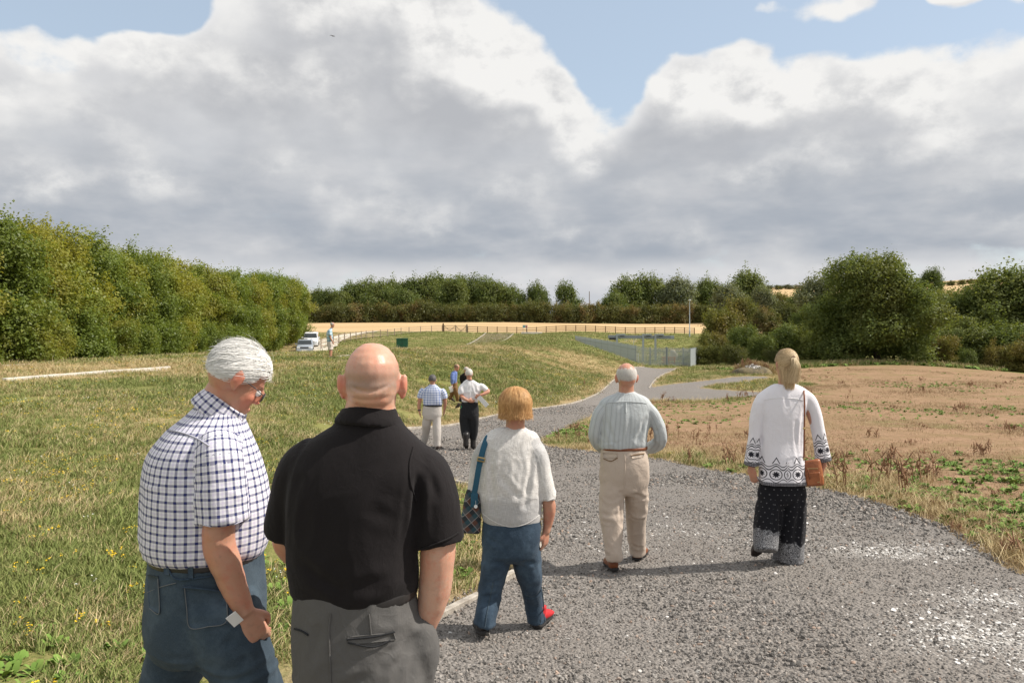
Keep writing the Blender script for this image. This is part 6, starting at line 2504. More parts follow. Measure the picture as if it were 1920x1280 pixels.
torso = Loft(own([(386, 1034, .200, .182, 0, 2.3), (385, 1020, .214, .196, 0, 2.3), (386, 990, .220, .206, 0, 2.3), (387, 940, .218, .206, 0, 2.3), (385, 890, .212, .196, 0, 2.3), (384, 850, .202, .178, 0, 2.2), (388, 820, .180, .150, 0, 2.1), (394, 797, .140, .122, 0, 2.0), (402, 778, .100, .096, 0, 2.0), (410, 762, .080, .080, 0, 2.0)]), side, 5, 48, upright=True)
sl_r = f.limb([(408, 822, -.12, .055, .060), (411, 850, -.155, .068, .074), (415, 905, -.17, .070, .077), (417, 955, -.175, .072, .079), (418, 976, -.175, .075, .081)], side)
sl_l = f.limb([(370, 812, .15, .066, .070), (372, 860, .19, .072, .075), (385, 930, .21, .070, .075), (400, 985, .22, .072, .076)], side)
cA, cB = J(426, 752, .01), J(401, 782, 0)
collar = Loft([(*cB, .088, .092, 2), (*(cB * .5 + cA * .5), .080, .083, 2), (*cA, .073, .076, 2)], side, 4, 32)
dsp = folds(0.011, 7.0, 3, (1, 1, 0.5), [(J(395, 905, -.2), J(330, 960, -.19), .016, -.008), (J(392, 930, -.2), J(320, 1015, -.16), .018, -.009), (J(440, 900, -.1), J(470, 930, -.05), .014, -.007), (J(390, 880, -.2), J(345, 895, -.2), .012, -.006), (J(300, 970, -.1), J(375, 1020, -.18), .014, -.008), (J(470, 960, 0), J(430, 1010, -.1), .014, -.008)], [(J(0, 1015)[2], .05, .006), (J(0, 900)[2], .06, .004)])
shirt = f.wear('shirt', [torso, sl_r, sl_l, collar], 'shirt_check', 0.0075, 5, dsp)
cf = Loft([(*cB, .0925, .0965, 2), (*(cB * .62 + cA * .38), .090, .094, 2), (*(cA + (cA - cB) * .05), .079, .082, 2)], side, 4, 40)
f.wear('collar', [cf], 'shirt_check', 0.006, 3, None, shirt)
# jeans
hips = Loft(own([(386, 1015, .196, .172, 0, 2.3), (386, 1050, .196, .180, 0, 2.4), (386, 1110, .198, .192, 0, 2.4), (384, 1165, .200, .196, 0, 2.4), (384, 1205, .185, .180, 0, 2.3), (388, 1228, .12, .13, 0, 2.2)]), side, 5, 40, upright=True)
leg_r = f.limb([(408, 1130, -.10, .112, .125), (432, 1200, -.11, .108, .118), (468, 1285, -.10, .096, .102), (505, 1400, -.08, .082, .086), (530, 1500, -.06, .078, .080), (545, 1620, -.04, .070, .078)], side)
leg_l = f.limb([(364, 1130, .10, .112, .125), (340, 1210, .10, .104, .112), (316, 1290, .09, .092, .094), (300, 1400, .05, .080, .084), (262, 1500, 0, .075, .078), (225, 1600, -.02, .068, .076)], side)
dsp = folds(0.012, 7, 11, (1, 1, 0.6), [(J(440, 1195, -.22), J(395, 1225, -.16), .014, -.008), (J(470, 1230, -.2), J(400, 1240, -.16), .013, -.008), (J(340, 1195, 0), J(300, 1215, .05), .014, -.007), (J(480, 1270, -.2), J(430, 1275, -.2), .012, -.006)], [(J(0, 1215)[2], .06, .010), (J(0, 1290)[2], .05, .008)])
jeans = f.wear('jeans', [hips, leg_r, leg_l], 'jeans', 0.009, 5, dsp)


def patch(name, corners, parent, mat, out, thick=0.006, n=8):
    """A sewn-on cloth patch standing just proud of the garment; corners in local space, out = outward direction."""
    a, b, c, d = [np.array(x) for x in corners]
    o = np.array(out, float)
    o /= np.linalg.norm(o)
    rows = []
    for v in np.linspace(0, 1, n):
        for u in np.linspace(0, 1, n):
            p = (a * (1 - u) + b * u) * (1 - v) + (d * (1 - u) + c * u) * v
            bul = 0.012 * math.sin(math.pi * u) * math.sin(math.pi * v)
            rows.append(p + o * bul)
    V = np.array(rows)
    V2 = V - o * thick
    Fq = grid_faces(n, n)
    edge = [(i, i + 1) for i in range(n - 1)] + [(n * (i + 1) - 1, n * (i + 2) - 1) for i in range(n - 1)] + [(n * n - 1 - i, n * n - 2 - i) for i in range(n - 1)] + [(n * (n - 1 - i), n * (n - 2 - i)) for i in range(n - 1)]
    m = n * n
    E = np.array([(p, q, q + m, p + m) for p, q in edge])
    me = mesh_np(name, np.concatenate([V, V2]), np.concatenate([Fq, Fq[:, ::-1] + m, E]), smooth=False)
    lay = me.uv_layers.new(name='UVMap')
    uvs = np.array([(me.vertices[l.vertex_index].co.x, me.vertices[l.vertex_index].co.z) for l in me.loops], np.float32)
    lay.data.foreach_set('uv', uvs.ravel())
    me.materials.append(M[mat])
    return part(name, me, parent)


def surf(o, px, py, fig, lift=0.004):
    """Point of a worn mesh on the sight line through (px, py), lifted towards the eye; local space."""
    org = Vector((0, 0, EYE)) - fig.root.location
    dirn = Vector(((px - 960) / F, 1.0, -(py - HORIZON) / F)).normalized()
    ok, loc, nor, idx = o.ray_cast(org, dirn)
    if not ok:
        return np.array(fig.J(px, py, 0))
    return np.array(loc - dirn * lift)


def drape(name, outline, fig, target, parent, mat, lift=0.006, n=7):
    """A patch whose four photo corners are laid on the target garment."""
    (a, b, c, d) = [np.array(x, float) for x in outline]
    rows = []
    for v in np.linspace(0, 1, n):
        for u in np.linspace(0, 1, n):
            q = (a * (1 - u) + b * u) * (1 - v) + (d * (1 - u) + c * u) * v
            rows.append(surf(target, q[0], q[1], fig, lift))
    V = np.array(rows)
    V2 = V + np.array([0, lift * 1.2, 0])
    Fq = grid_faces(n, n)
    edge = [(i, i + 1) for i in range(n - 1)] + [(n * (i + 1) - 1, n * (i + 2) - 1) for i in range(n - 1)] + [(n * n - 1 - i, n * n - 2 - i) for i in range(n - 1)] + [(n * (n - 1 - i), n * (n - 2 - i)) for i in range(n - 1)]
    m = n * n
    E = np.array([(p, q, q + m, p + m) for p, q in edge])
    me = mesh_np(name, np.concatenate([V, V2]), np.concatenate([Fq, Fq[:, ::-1] + m, E]), smooth=False)
    lay = me.uv_layers.new(name='UVMap')
    uvs = np.array([(me.vertices[l.vertex_index].co.x, me.vertices[l.vertex_index].co.z) for l in me.loops], np.float32)
    lay.data.foreach_set('uv', uvs.ravel())
    me.materials.append(M[mat])
    return part(name, me, parent)


def seam(name, pxs, fig, target, parent, mat, w=0.0035, lift=0.003):
    """A raised sewn line along photo points laid on the garment."""
    p = chain(pxs, 8)
    pts = [surf(target, q[0], q[1], fig, lift) for q in p]
    v, q = tube_np(pts, [w] * len(pts), 6)
    me = mesh_np(name, v, q, True)
    me.uv_layers.new(name='UVMap')
    me.materials.append(M[mat])
    return part(name, me, parent)


drape('pocket', ((343, 1098), (427, 1108), (428, 1168), (352, 1180)), f, jeans, jeans, 'jeans', 0.006)
drape('pocket', ((274, 1076), (296, 1080), (300, 1150), (280, 1142)), f, jeans, jeans, 'jeans', 0.006)
seam('seam', [(343, 1100), (385, 1104), (427, 1110)], f, jeans, jeans, 'jeans_dark', 0.003, 0.010)
seam('seam', [(312, 1058), (330, 1085), (380, 1082), (420, 1074)], f, jeans, jeans, 'jeans_dark', 0.003, 0.003)
for cs in (((306, 1046), (316, 1048), (317, 1078), (307, 1076)), ((352, 1054), (362, 1055), (362, 1084), (352, 1083))):
    drape('belt_loop', cs, f, jeans, jeans, 'jeans', 0.008, 3)
seam('stitching', [(346, 1102), (350, 1140), (356, 1176), (390, 1174), (424, 1164), (423, 1112)], f, jeans, jeans, 'thread', 0.0014, 0.011)
seam('stitching', [(280, 1140), (298, 1148), (296, 1084)], f, jeans, jeans, 'thread', 0.0014, 0.011)
seam('yoke_seam', [(276, 1110), (300, 1100), (330, 1092)], f, jeans, jeans, 'thread', 0.0014, 0.003)
seam('sleeve_hem', [(381, 984), (405, 988), (432, 985), (455, 976)], f, shirt, shirt, 'shirt_check', 0.002, 0.001)
belt = Loft(own([(386, 1022, .203, .179, 0, 2.3), (386, 1032, .205, .183, 0, 2.3), (386, 1041, .203, .182, 0, 2.3)]), side, 4, 40, upright=True)
f.wear('belt', [belt], 'leather_black', 0.008, 2, None, jeans)
seam('seam', [(318, 806), (345, 812), (370, 822), (392, 836)], f, shirt, shirt, 'shirt_check', 0.003, 0.002)
# body
hm = f.head_matrix(447, 709, .0, 66, 36)
neck = Loft([(*J(404, 790, 0), .075, .075), (*J(414, 752, 0), .062, .066), (*J(428, 728, .0), .058, .064), (*J(440, 706, .0), .055, .06)], side, 4, 24)
core = Loft(own([(386, 1040, .15, .13, 0, 2), (386, 960, .16, .14, 0, 2), (386, 860, .15, .12, 0, 2), (398, 790, .11, .085, 0, 2), (410, 755, .06, .06, 0, 2)]), side, 3, 24, upright=True)
arm_r = f.limb([(412, 868, -.155, .048), (413, 920, -.175, .048, .052), (410, 985, -.185, .046, .050), (411, 1020, -.185, .045, .050), (425, 1062, -.18, .045, .048), (441, 1104, -.17, .036, .040), (455, 1138, -.165, .027, .033), (462, 1152, -.165, .026, .032)], side)
hnd = hand_parts(J(458, 1146, -.165), J(482, 1190, -.15) - J(456, 1142, -.165), (-0.55, 0.75, 0.1), (0.8, 0.5, 0.2), 1.04, 1.05)
arm_l = f.limb([(372, 850, .18, .05), (390, 940, .21, .048), (402, 1010, .22, .044), (440, 1090, .24, .038), (462, 1140, .25, .028)], side)
hnd_l = hand_parts(J(462, 1140, .25), (0.4, 0, -0.9), (0.8, -.3, .3), (0.3, -0.9, 0), 0.95, 0.7)
lg = [f.limb([(408, 1100, -.08, .08), (468, 1285, -.10, .07), (530, 1500, -.06, .05), (548, 1640, -.04, .045)], side), f.limb([(364, 1100, .08, .08), (316, 1290, .09, .07), (262, 1500, 0, .05), (222, 1610, -.02, .045)], side)]
f.body(head_parts(hm, .98, 1.0, 1.1, 1.0) + [neck, core, arm_r, arm_l, Blob(J(402, 1012, -.205), (.026, .028, .036)), Blob(J(464, 1146, -.15), (.014, .014, .016))] + hnd + hnd_l + lg, 'skin_tan', 0.0052, 3,
       flush=near_to(hm, [(0.085, -0.012, 0), (0, 0.105, -0.035), (0.035, 0.07, -0.04)], 0.034))
f.eyes(hm, .98)
keep = lambda d: not (d[2] < -0.55 or (d[1] > 0.55 and d[2] < 0.45) or (d[1] > 0.05 and d[2] < 0.0) or (d[1] > -0.2 and d[2] < -0.3))
hm2 = hm @ Matrix.Diagonal((.98, .98, .98, 1))
hc = part('hair', cap_mesh('hair', hm2, keep, 0.008, 1.03, 'hair_white'), f.root)
part('strands', strands('strands', hm2, hair_style('full', 1.04), 9500, 0.00085, 4, 'hair_white'), hc)
# spectacles
gl = part('spectacles', box_mesh('spectacles', (0.016, 0.004, 0.004), 'dark_metal', 0, (0, 0.105, -0.004)), f.root)
gl.matrix_local = hm2
for s in (-1, 1):
    ln = Blob((s * 0.033, 0.100, -0.010), (0.022, 0.003, 0.016), None, 16)
    me = mesh_np('lens', ln.V, [ln.Q, ln.T], True)
    me.materials.append(M['lens'])
    part('lens', me, gl)
    th = np.linspace(0, 2 * math.pi, 20)
    v, q = tube_np([(s * 0.033 + 0.023 * math.cos(a), 0.101, -0.010 + 0.017 * math.sin(a)) for a in th], [0.0016] * 20, 5)
    me = mesh_np('rim', v, q, True)
    me.materials.append(M['dark_metal'])
    part('rim', me, gl)
    v, q = tube_np([(s * 0.056, 0.098, -0.002), (s * 0.078, 0.05, 0.004), (s * 0.082, -0.005, 0.008)], [0.0018] * 3, 5)
    me = mesh_np('temple', v, q, True)
    me.materials.append(M['dark_metal'])
    part('temple', me, gl)
gzr = f.ground(540, -.04)
shoe(f.root, (*J(530, 1650, -.04)[:2], gzr), R(62), 0, 1.02, 'dark_shoe')
gzr = f.ground(215, -.02)
shoe(f.root, (*J(205, 1650, -.02)[:2], gzr + .03), R(62), R(18), 1.02, 'dark_shoe')
# slip of paper in his hand
me = box_mesh('folded_paper', (0.034, 0.003, 0.046), 'paper')
fp = obj('folded_paper', me)
fp.location = Vector(f.root.location) + Vector(J(440, 1160, -.215))
fp.rotation_euler = (R(20), R(-35), R(20))
tag(fp, 'small white folded paper held in the fist of the man in the checked shirt', 'paper')

# ------------------------------------------------------------------ the bald man in the black polo shirt
f = Figure('heavy bald man in a black polo shirt and grey trousers, hand in pocket', 2.4, 685)
J = f.J
T_ = [(668, 1112, 112, .150), (667, 1102, 117, .160), (666, 1075, 119, .168), (664, 1040, 120, .172), (665, 990, 123, .172), (671, 935, 132, .165), (677, 895, 137, .152), (681, 866, 135, .138), (684, 840, 119, .122), (687, 817, 93, .106), (691, 798, 66, .092), (692, 780, 54, .080)]
torso = Loft(f.rows(T_), (1, 0, 0), 5, 48, upright=True)
sl_r = f.limb([(772, 862, 0, .058, .075), (794, 885, 0, .074, .086), (809, 930, -.01, .077, .087), (818, 980, -.01, .075, .086), (825, 1016, -.01, .074, .085)], (1, -.1, 0))
sl_l = f.limb([(596, 850, 0, .058, .075), (564, 882, .01, .072, .086), (549, 938, .03, .070, .086), (537, 996, .05, .066, .082)], (1, .1, 0))
cA, cB = J(690, 760, .0), J(690, 788, 0)
dsp = folds(0.009, 6.0, 21, (1, 1, 0.5), [(J(760, 860, -.15), J(745, 930, -.17), .018, -.010), (J(772, 868, -.14), J(765, 960, -.15), .015, -.012), (J(745, 870, -.16), J(725, 930, -.17), .016, -.008), (J(785, 900, -.1), J(782, 1010, -.1), .014, -.014), (J(570, 900, -.1), J(560, 1010, -.1), .016, -.012), (J(700, 960, -.17), J(760, 985, -.16), .02, -.006), (J(560, 1060, -.15), J(640, 1110, -.17), .02, -.007), (J(650, 1105, -.17), J(760, 1090, -.16), .022, -.006), (J(805, 880, -.09), J(820, 930, -.09), .014, -.006)], [(J(0, 1085)[2], .05, .006)])
shirt = f.wear('polo_shirt', [torso, sl_r, sl_l], 'polo', 0.008, 5, dsp)
cf = Loft([(*J(689, 798, -.012), .101, .098, 2), (*J(690, 789, -.010), .098, .095, 2), (*J(691, 777, -.006), .089, .088, 2), (*J(691, 765, -.002), .080, .081, 2)], (1, 0, 0), 4, 40)
f.wear('collar', [cf], 'polo', 0.007, 3, None, shirt)
seam('seam', [(775, 838), (768, 870), (770, 905), (780, 940)], f, shirt, shirt, 'polo', 0.003, 0.002)
seam('sleeve_hem', [(789, 1030), (815, 1020), (840, 1010), (860, 998)], f, shirt, shirt, 'polo', 0.003, 0.002)
hips = Loft(f.rows([(668, 1080, 110, .150), (669, 1125, 116, .158), (673, 1180, 124, .168), (678, 1235, 128, .172), (680, 1275, 126, .165), (680, 1305, 95, .14), (680, 1325, 50, .10)]), (1, 0, 0), 5, 40, upright=True)
leg_l = f.limb([(622, 1200, 0, .105, .13), (616, 1270, 0, .103, .125), (612, 1360, .02, .096, .105), (610, 1480, .03, .082, .088), (612, 1600, .0, .074, .080), (614, 1735, -.03, .068, .078)])
leg_r = f.limb([(736, 1200, 0, .105, .13), (742, 1270, .02, .106, .125), (746, 1360, .06, .098, .105), (748, 1480, .12, .082, .088), (750, 1600, .15, .074, .080), (752, 1730, .18, .068, .078)])
pkt = f.limb([(775, 1165, -.02, .045, .07), (792, 1195, -.01, .048, .075), (800, 1230, 0, .040, .07), (790, 1290, .02, .03, .05)])
dsp = folds(0.010, 7, 31, (1, 1, 0.7), [(J(802, 1185, -.1), J(730, 1245, -.17), .015, .017), (J(802, 1195, -.1), J(752, 1295, -.16), .016, .017), (J(795, 1190, -.1), J(715, 1215, -.17), .014, .007), (J(690, 1270, -.18), J(640, 1285, -.16), .014, -.006), (J(600, 1180, -.15), J(585, 1260, -.13), .016, -.006)], [(J(0, 1270)[2], .05, .009)])
trs = f.wear('trousers', [hips, leg_l, leg_r, pkt], 'grey_trouser', 0.009, 5, dsp)
drape('pocket_flap', ((651, 1194), (738, 1186), (742, 1199), (655, 1208)), f, trs, trs, 'grey_trouser', 0.006)
seam('seam', [(650, 1198), (700, 1193), (740, 1184)], f, trs, trs, 'black_trouser', 0.0028, 0.007)
seam('seam', [(652, 1204), (700, 1212), (732, 1200)], f, trs, trs, 'black_trouser', 0.0025, 0.006)
seam('seam', [(620, 1150), (617, 1180), (618, 1225), (620, 1280)], f, trs, trs, 'grey_trouser', 0.0028, 0.002)
seam('seam', [(692, 1150), (694, 1170), (696, 1192)], f, trs, trs, 'grey_trouser', 0.0028, 0.002)
seam('seam', [(552, 1178), (565, 1182), (578, 1190)], f, trs, trs, 'black_trouser', 0.003, 0.003)
belt = Loft(f.rows([(669, 1088, 113, .153), (669, 1096, 115, .156), (669, 1104, 115, .157), (669, 1112, 114, .156)]), (1, 0, 0), 4, 40, upright=True)
f.wear('belt', [belt], 'leather_black', 0.008, 2, None, trs)
hm = f.head_matrix(699, 722, .0, -4, 3)
nk = Loft(f.rows([(690, 810, 70, .085), (692, 785, 58, .080), (694, 765, 48, .076, -.004), (697, 745, 45, .074, -.006), (699, 725, 44, .074, 0)]), (1, 0, 0), 4, 32, upright=True)
rolls = [Blob(J(696, 752, -.066), (.052, .024, .018)), Blob(J(698, 733, -.074), (.048, .022, .014))]
core = Loft(f.rows([(668, 1180, 80, .11), (668, 1080, 85, .12), (672, 950, 95, .115), (684, 860, 85, .09), (690, 800, 55, .07)]), (1, 0, 0), 3, 24, upright=True)
arm_r = f.limb([(792, 895, .01, .048), (812, 960, -.01, .055), (821, 1020, -.01, .054, .058), (819, 1065, -.01, .051, .055), (815, 1105, .0, .050, .054), (806, 1145, .01, .040, .046), (799, 1172, .02, .031, .040), (796, 1185, .02, .030, .040)])
hnd = hand_parts(J(797, 1178, .02), (-.12, 0.05, -1), (-1, 0, 0), (0, 1, 0), 1.08, 0.35)
arm_l = f.limb([(562, 880, 0, .06), (542, 985, .05, .052), (548, 1025, .09, .048), (575, 1050, .20, .040), (600, 1060, .30, .030)])
hnd_l = hand_parts(J(600, 1060, .30), (.5, .8, -.1), (.7, -.4, -.3), (.2, .2, .9), 1.05, 0.6)
lg = [f.limb([(622, 1220, 0, .08), (610, 1480, .03, .06), (614, 1760, -.03, .05)]), f.limb([(736, 1220, 0, .08), (748, 1480, .12, .06), (752, 1740, .18, .05)])]
hmi = hm.inverted()


def scalp(P):
    A = np.array(hmi)
    q = P @ A[:3, :3].T + A[:3, 3]
    band = np.clip((0.075 - q[:, 2]) / 0.07, 0, 1) * np.clip((q[:, 2] + 0.022) / 0.022, 0, 1) * np.clip((0.06 - q[:, 1]) / 0.03, 0, 1)
    ear = np.clip((np.abs(q[:, 0]) - 0.078) / 0.006, 0, 1)
    return band * (1 - ear)


def nape(P):
    A = np.array(hmi)
    q = P @ A[:3, :3].T + A[:3, 3]
    back = np.clip(-q[:, 1] / 0.03, 0, 1) * (np.abs(q[:, 0]) < 0.07)
    d = 0
    for z, dp, bend in ((-0.014, .0040, 9.0), (-0.040, .0028, 5.0)):
        zz = q[:, 2] - z - bend * q[:, 0] ** 2 * 0.6 - 0.04 * q[:, 0]
        d = d - dp * np.exp(-(zz / 0.0045) ** 2) + 0.5 * dp * np.exp(-((zz + 0.011) / 0.008) ** 2)
    return d * back * np.clip((0.062 - np.abs(q[:, 0])) / 0.02, 0, 1)


f.body(head_parts(hm, 1.04, 1.03, 1.12, 1.0, 32) + rolls + [nk, core, arm_r, arm_l, Blob(J(829, 1058, -.025), (.030, .032, .040))] + hnd + hnd_l + lg, 'skin_fair', 0.0052, 3,
       flush=near_to(hm, [(0.094, -0.02, 0.0), (-0.094, -0.02, 0.0), (0.09, -0.01, -0.03), (-0.09, -0.01, -0.03)], 0.030), stubble=scalp, disp=nape)
f.eyes(hm, 1.04)
shoe(f.root, (*J(616, 1700, -.06)[:2], f.ground(616, -.06)), R(-6), 0, 1.08, 'dark_shoe')
shoe(f.root, (*J(752, 1700, .14)[:2], f.ground(752, .14)), R(10), 0, 1.08, 'dark_shoe')


# ------------------------------------------------------------------ the woman with the tartan bag
f = Figure('auburn-haired woman in a loose oatmeal top and blue jeans with red shoes', 5.0, 960)
J = f.J
torso = Loft(f.rows([(960, 981, 50, .118), (959, 968, 55, .130), (958, 945, 58, .132), (957, 915, 59, .128), (957, 885, 61, .122), (957, 862, 62, .114), (957, 840, 60, .106), (958, 826, 56, .094), (960, 815, 48, .082), (962, 807, 37, .068), (963, 801, 22, .058)]), (1, 0, 0), 5, 44, upright=True)
sl_r = f.limb([(994, 828, 0, .050, .070), (1009, 854, 0, .064, .082), (1018, 895, 0, .060, .074), (1025, 920, 0, .056, .068), (1027, 936, 0, .056, .066)])
sl_l = f.limb([(922, 828, 0, .050, .070), (905, 854, 0, .060, .080), (896, 895, .01, .056, .070), (891, 924, .02, .052, .064)])
fl = folds(0.014, 6.0, 41, (1, 1, 0.5), [(J(1000, 850, -.1), J(985, 950, -.13), .02, -.014), (J(920, 850, -.1), J(925, 960, -.12), .02, -.010), (J(985, 870, -.12), J(975, 930, -.13), .016, -.008), (J(935, 890, -.12), J(980, 940, -.13), .02, -.006)], [(J(0, 925)[2], .08, .006)])
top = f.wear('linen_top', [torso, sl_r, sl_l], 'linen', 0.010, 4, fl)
seam('hem', [(905, 962), (922, 975), (945, 985), (965, 987), (990, 980), (1013, 964)], f, top, top, 'linen', 0.0026, 0.001)
seam('hem', [(1014, 944), (1024, 940), (1038, 934)], f, top, top, 'linen', 0.004, 0.002)
hips = Loft(f.rows([(959, 945, 50, .115), (959, 972, 53, .125), (959, 995, 55, .135), (958, 1018, 55, .135), (958, 1038, 48, .12), (959, 1050, 24, .07)]), (1, 0, 0), 5, 36, upright=True)
leg_l = f.limb([(933, 1020, 0, .090, .115), (928, 1060, 0, .086, .105), (922, 1095, 0, .074, .086), (916, 1130, -.02, .068, .076), (911, 1154, -.07, .068, .080), (908, 1172, -.08, .071, .086)])
leg_r = f.limb([(985, 1020, .02, .090, .115), (990, 1060, .05, .085, .100), (996, 1095, .10, .072, .082), (1001, 1130, .16, .064, .074), (1003, 1146, .17, .062, .076), (1005, 1163, .18, .064, .080)])
fl = folds(0.013, 7.5, 51, (1, 1, 0.7), [(J(960, 1038, -.1), J(915, 1060, -.09), .014, -.008), (J(962, 1040, -.1), J(1005, 1058, -.06), .014, -.008), (J(940, 1108, -.08), J(905, 1120, -.08), .012, -.007), (J(1012, 1110, .05), J(980, 1122, .05), .012, -.007), (J(935, 1085, -.08), J(908, 1092, -.08), .012, -.006), (J(900, 1000, -.1), J(950, 1030, -.13), .014, -.005)], [(J(0, 1050)[2], .06, .008), (J(0, 1105)[2], .06, .009), (J(0, 1165)[2], .05, .009)])
jn = f.wear('jeans', [hips, leg_l, leg_r], 'jeans_dark', 0.011, 4, fl)
seam('seam', [(925, 1090), (919, 1120), (913, 1150), (909, 1176)], f, jn, jn, 'jeans', 0.004, 0.001)
seam('seam', [(1015, 1100), (1019, 1130), (1021, 1165)], f, jn, jn, 'jeans', 0.004, 0.001)
hm = f.head_matrix(966, 765, 0, -3, 4)
neck = Loft(f.rows([(962, 825, 25, .068), (965, 806, 19, .060), (966, 790, 17, .056), (966, 770, 16, .055)]), (1, 0, 0), 4, 24, upright=True)
core = Loft(f.rows([(959, 1000, 40, .10), (958, 930, 42, .09), (958, 860, 44, .08), (963, 820, 24, .055)]), (1, 0, 0), 3, 20, upright=True)
arm_r = f.limb([(1005, 850, 0, .045), (1018, 900, 0, .042), (1026, 932, 0, .041), (1030, 955, .01, .040), (1028, 978, .02, .032), (1025, 993, .02, .025, .030), (1024, 998, .02, .024, .030)])
hnd = hand_parts(J(1024, 995, .02), (-0.10, 0.05, -1), (-.85, .5, 0), (-.4, -.9, 0), 0.92, 0.45)
arm_l = f.limb([(912, 850, 0, .045), (896, 905, .02, .042), (892, 925, .03, .040), (898, 945, .12, .036), (906, 955, .20, .027)])
hnd_l = hand_parts(J(906, 955, .20), (.3, .8, -.4), (.8, -.2, -.3), (.2, .2, .9), 0.92, 0.8)
lg = [f.limb([(934, 1020, 0, .07), (917, 1130, -.03, .042), (908, 1172, -.085, .034)]), f.limb([(984, 1020, .02, .07), (1001, 1130, .155, .040), (1005, 1160, .175, .034)])]
f.body(head_parts(hm, 0.96) + [neck, core, arm_r, arm_l] + hnd + hnd_l + lg, 'skin_tan', 0.0062, 3)
f.eyes(hm, 0.96)
hm2 = hm @ Matrix.Diagonal((0.97, 0.97, 0.97, 1))
keep = lambda d: not (d[2] < -0.42 or (d[1] > 0.60 and d[2] < 0.5))
hc = part('hair', cap_mesh('hair', hm2, keep, 0.015, 1.0, 'hair_auburn'), f.root)
part('strands', strands('strands', hm2, hair_style('bob', 1.06), 7500, 0.0012, 8, 'hair_auburn'), hc)
for px, dd, yaw, pit, lift, side_ in ((906, -.15, -8, 6, 0.0, -1), (1007, .12, 20, 2, 0.0, 1)):
    gl_ = f.ground(px, dd)
    s_ = shoe(f.root, (*J(px, 1190, dd)[:2], gl_ + 0.004 + (0.02 if pit > 5 else 0)), R(yaw), R(pit), 0.90, 'leather_black')
    s2 = Loft([(0, .06, .056, .030, .034), (0, .10, .058, .040, .036), (0, .16, .046, .046, .029), (0, .22, .036, .044, .019), (0, .245, .030, .030, .010)], (1, 0, 0), 4, 18)
    A = np.array(Matrix.Translation((*J(px + 1.5, 1190, dd)[:2], gl_ + (0.030 if pit > 5 else 0.006))) @ Matrix.Rotation(-R(yaw), 4, 'Z') @ Matrix.Rotation(-R(pit) * 0.6, 4, 'X'))
    me = mesh_np('upper', s2.V @ A[:3, :3].T + A[:3, 3], [s2.Q, s2.T], True)
    me.materials.append(M['red_leather'])
    part('upper', me, s_)
    sk_ = Loft([(0, .045, .06, .034, .040), (0, .05, .09, .036, .042), (0, .055, .13, .038, .044)], (1, 0, 0), 3, 16)
    me = mesh_np('sock', sk_.V @ A[:3, :3].T + A[:3, 3], [sk_.Q, sk_.T], True)
    me.materials.append(M['red_leather'])
    part('sock', me, f.root)
# tartan bag on its blue strap
wroot = Vector(f.root.location)
bc = Vector(J(884, 957, -.03))
bag = empty('shoulder_bag', wroot + bc)
tag(bag, 'dark tartan shoulder bag on a blue strap at the hip of the auburn-haired woman', 'bag')
B = Loft([(0, 0, -.135, .060, .030, 3), (0, 0, -.120, .066, .042, 3.5), (0, 0, -.04, .060, .045, 3.5), (0.004, 0, .06, .054, .040, 3.5), (0.006, 0, .118, .050, .028, 3.2), (0.006, 0, .128, .046, .018, 3)], (1, 0, 0), 4, 36, upright=True)
me = fuse('body', [B], 0.006, 3, True, folds(0.004, 9, 3))
me.materials.append(M['tartan'])
bb = part('body', me, bag)
bb.rotation_euler = (0, R(6), R(10))
loc = lambda px, py, dd: Vector(J(px, py, dd)) - bc
ribbon('strap', [loc(889, 940, -.085), loc(889, 928, -.09), loc(893, 905, -.105), loc(899, 870, -.115), loc(906, 842, -.10), loc(913, 822, -.060), loc(919, 815, -.01), loc(922, 820, .06), loc(916, 850, .12), loc(902, 900, .09), loc(893, 930, .03)], (1, .25, 0), .036, .004, 'strap_blue', bag)
ribbon('tab', [loc(889, 950, -.076), loc(889, 940, -.084), loc(890, 925, -.09)], (1, .2, 0), .044, .007, 'strap_blue', bag)
bk = part('buckle', box_mesh('buckle', (.050, .010, .030), 'brass', .004), bag, loc(902, 861, -.122), (0, R(12), 0))
part('bar', box_mesh('bar', (.040, .012, .010), 'strap_blue', .002), bk, (0, -.002, 0))
bm = bmesh.new()
bmesh.ops.create_cone(bm, cap_ends=True, segments=18, radius1=.011, radius2=.011, depth=.004)
part('charm', bm_mesh('charm', bm, 'white_metal'), bag, loc(892, 949, -.10), (R(80), 0, 0))
v, q = tube_np([loc(892, 938, -.094), loc(892, 943, -.098), loc(892, 947, -.10)], [.0016] * 3, 5)
me = mesh_np('chain', v, q, True)
me.materials.append(M['galv_light'])
part('chain', me, bag)

# ------------------------------------------------------------------ the man in the pale striped shirt
f = Figure('balding white-haired man in a pale grey-blue striped shirt and beige trousers', 6.62, 1172)
J = f.J
torso = Loft(f.rows([(1169, 841, 42, .118), (1169, 833, 44.5, .128), (1170, 818, 44, .128), (1172, 798, 45, .128), (1173, 780, 47, .124), (1173, 768, 49, .114), (1172, 758, 50, .104), (1172, 750, 46, .094), (1173, 744, 38, .082), (1174, 739, 26, .070), (1174, 735, 15, .062)]), (1, 0, 0), 5, 44, upright=True)
sl_r = f.limb([(1208, 757, 0, .042, .066), (1222, 774, 0, .055, .074), (1233, 796, .0, .054, .066), (1239, 817, .02, .054, .062), (1234, 831, .10, .052, .056), (1222, 839, .18, .052, .052), (1206, 842, .29, .048, .048), (1196, 843, .34, .044, .044)], k=5)
sl_l = f.limb([(1138, 757, 0, .042, .066), (1125, 774, 0, .055, .074), (1118, 798, .0, .052, .066), (1116, 818, .02, .052, .062), (1124, 832, .10, .054, .06), (1134, 839, .20, .050, .052), (1150, 842, .30, .044, .044)], k=5)
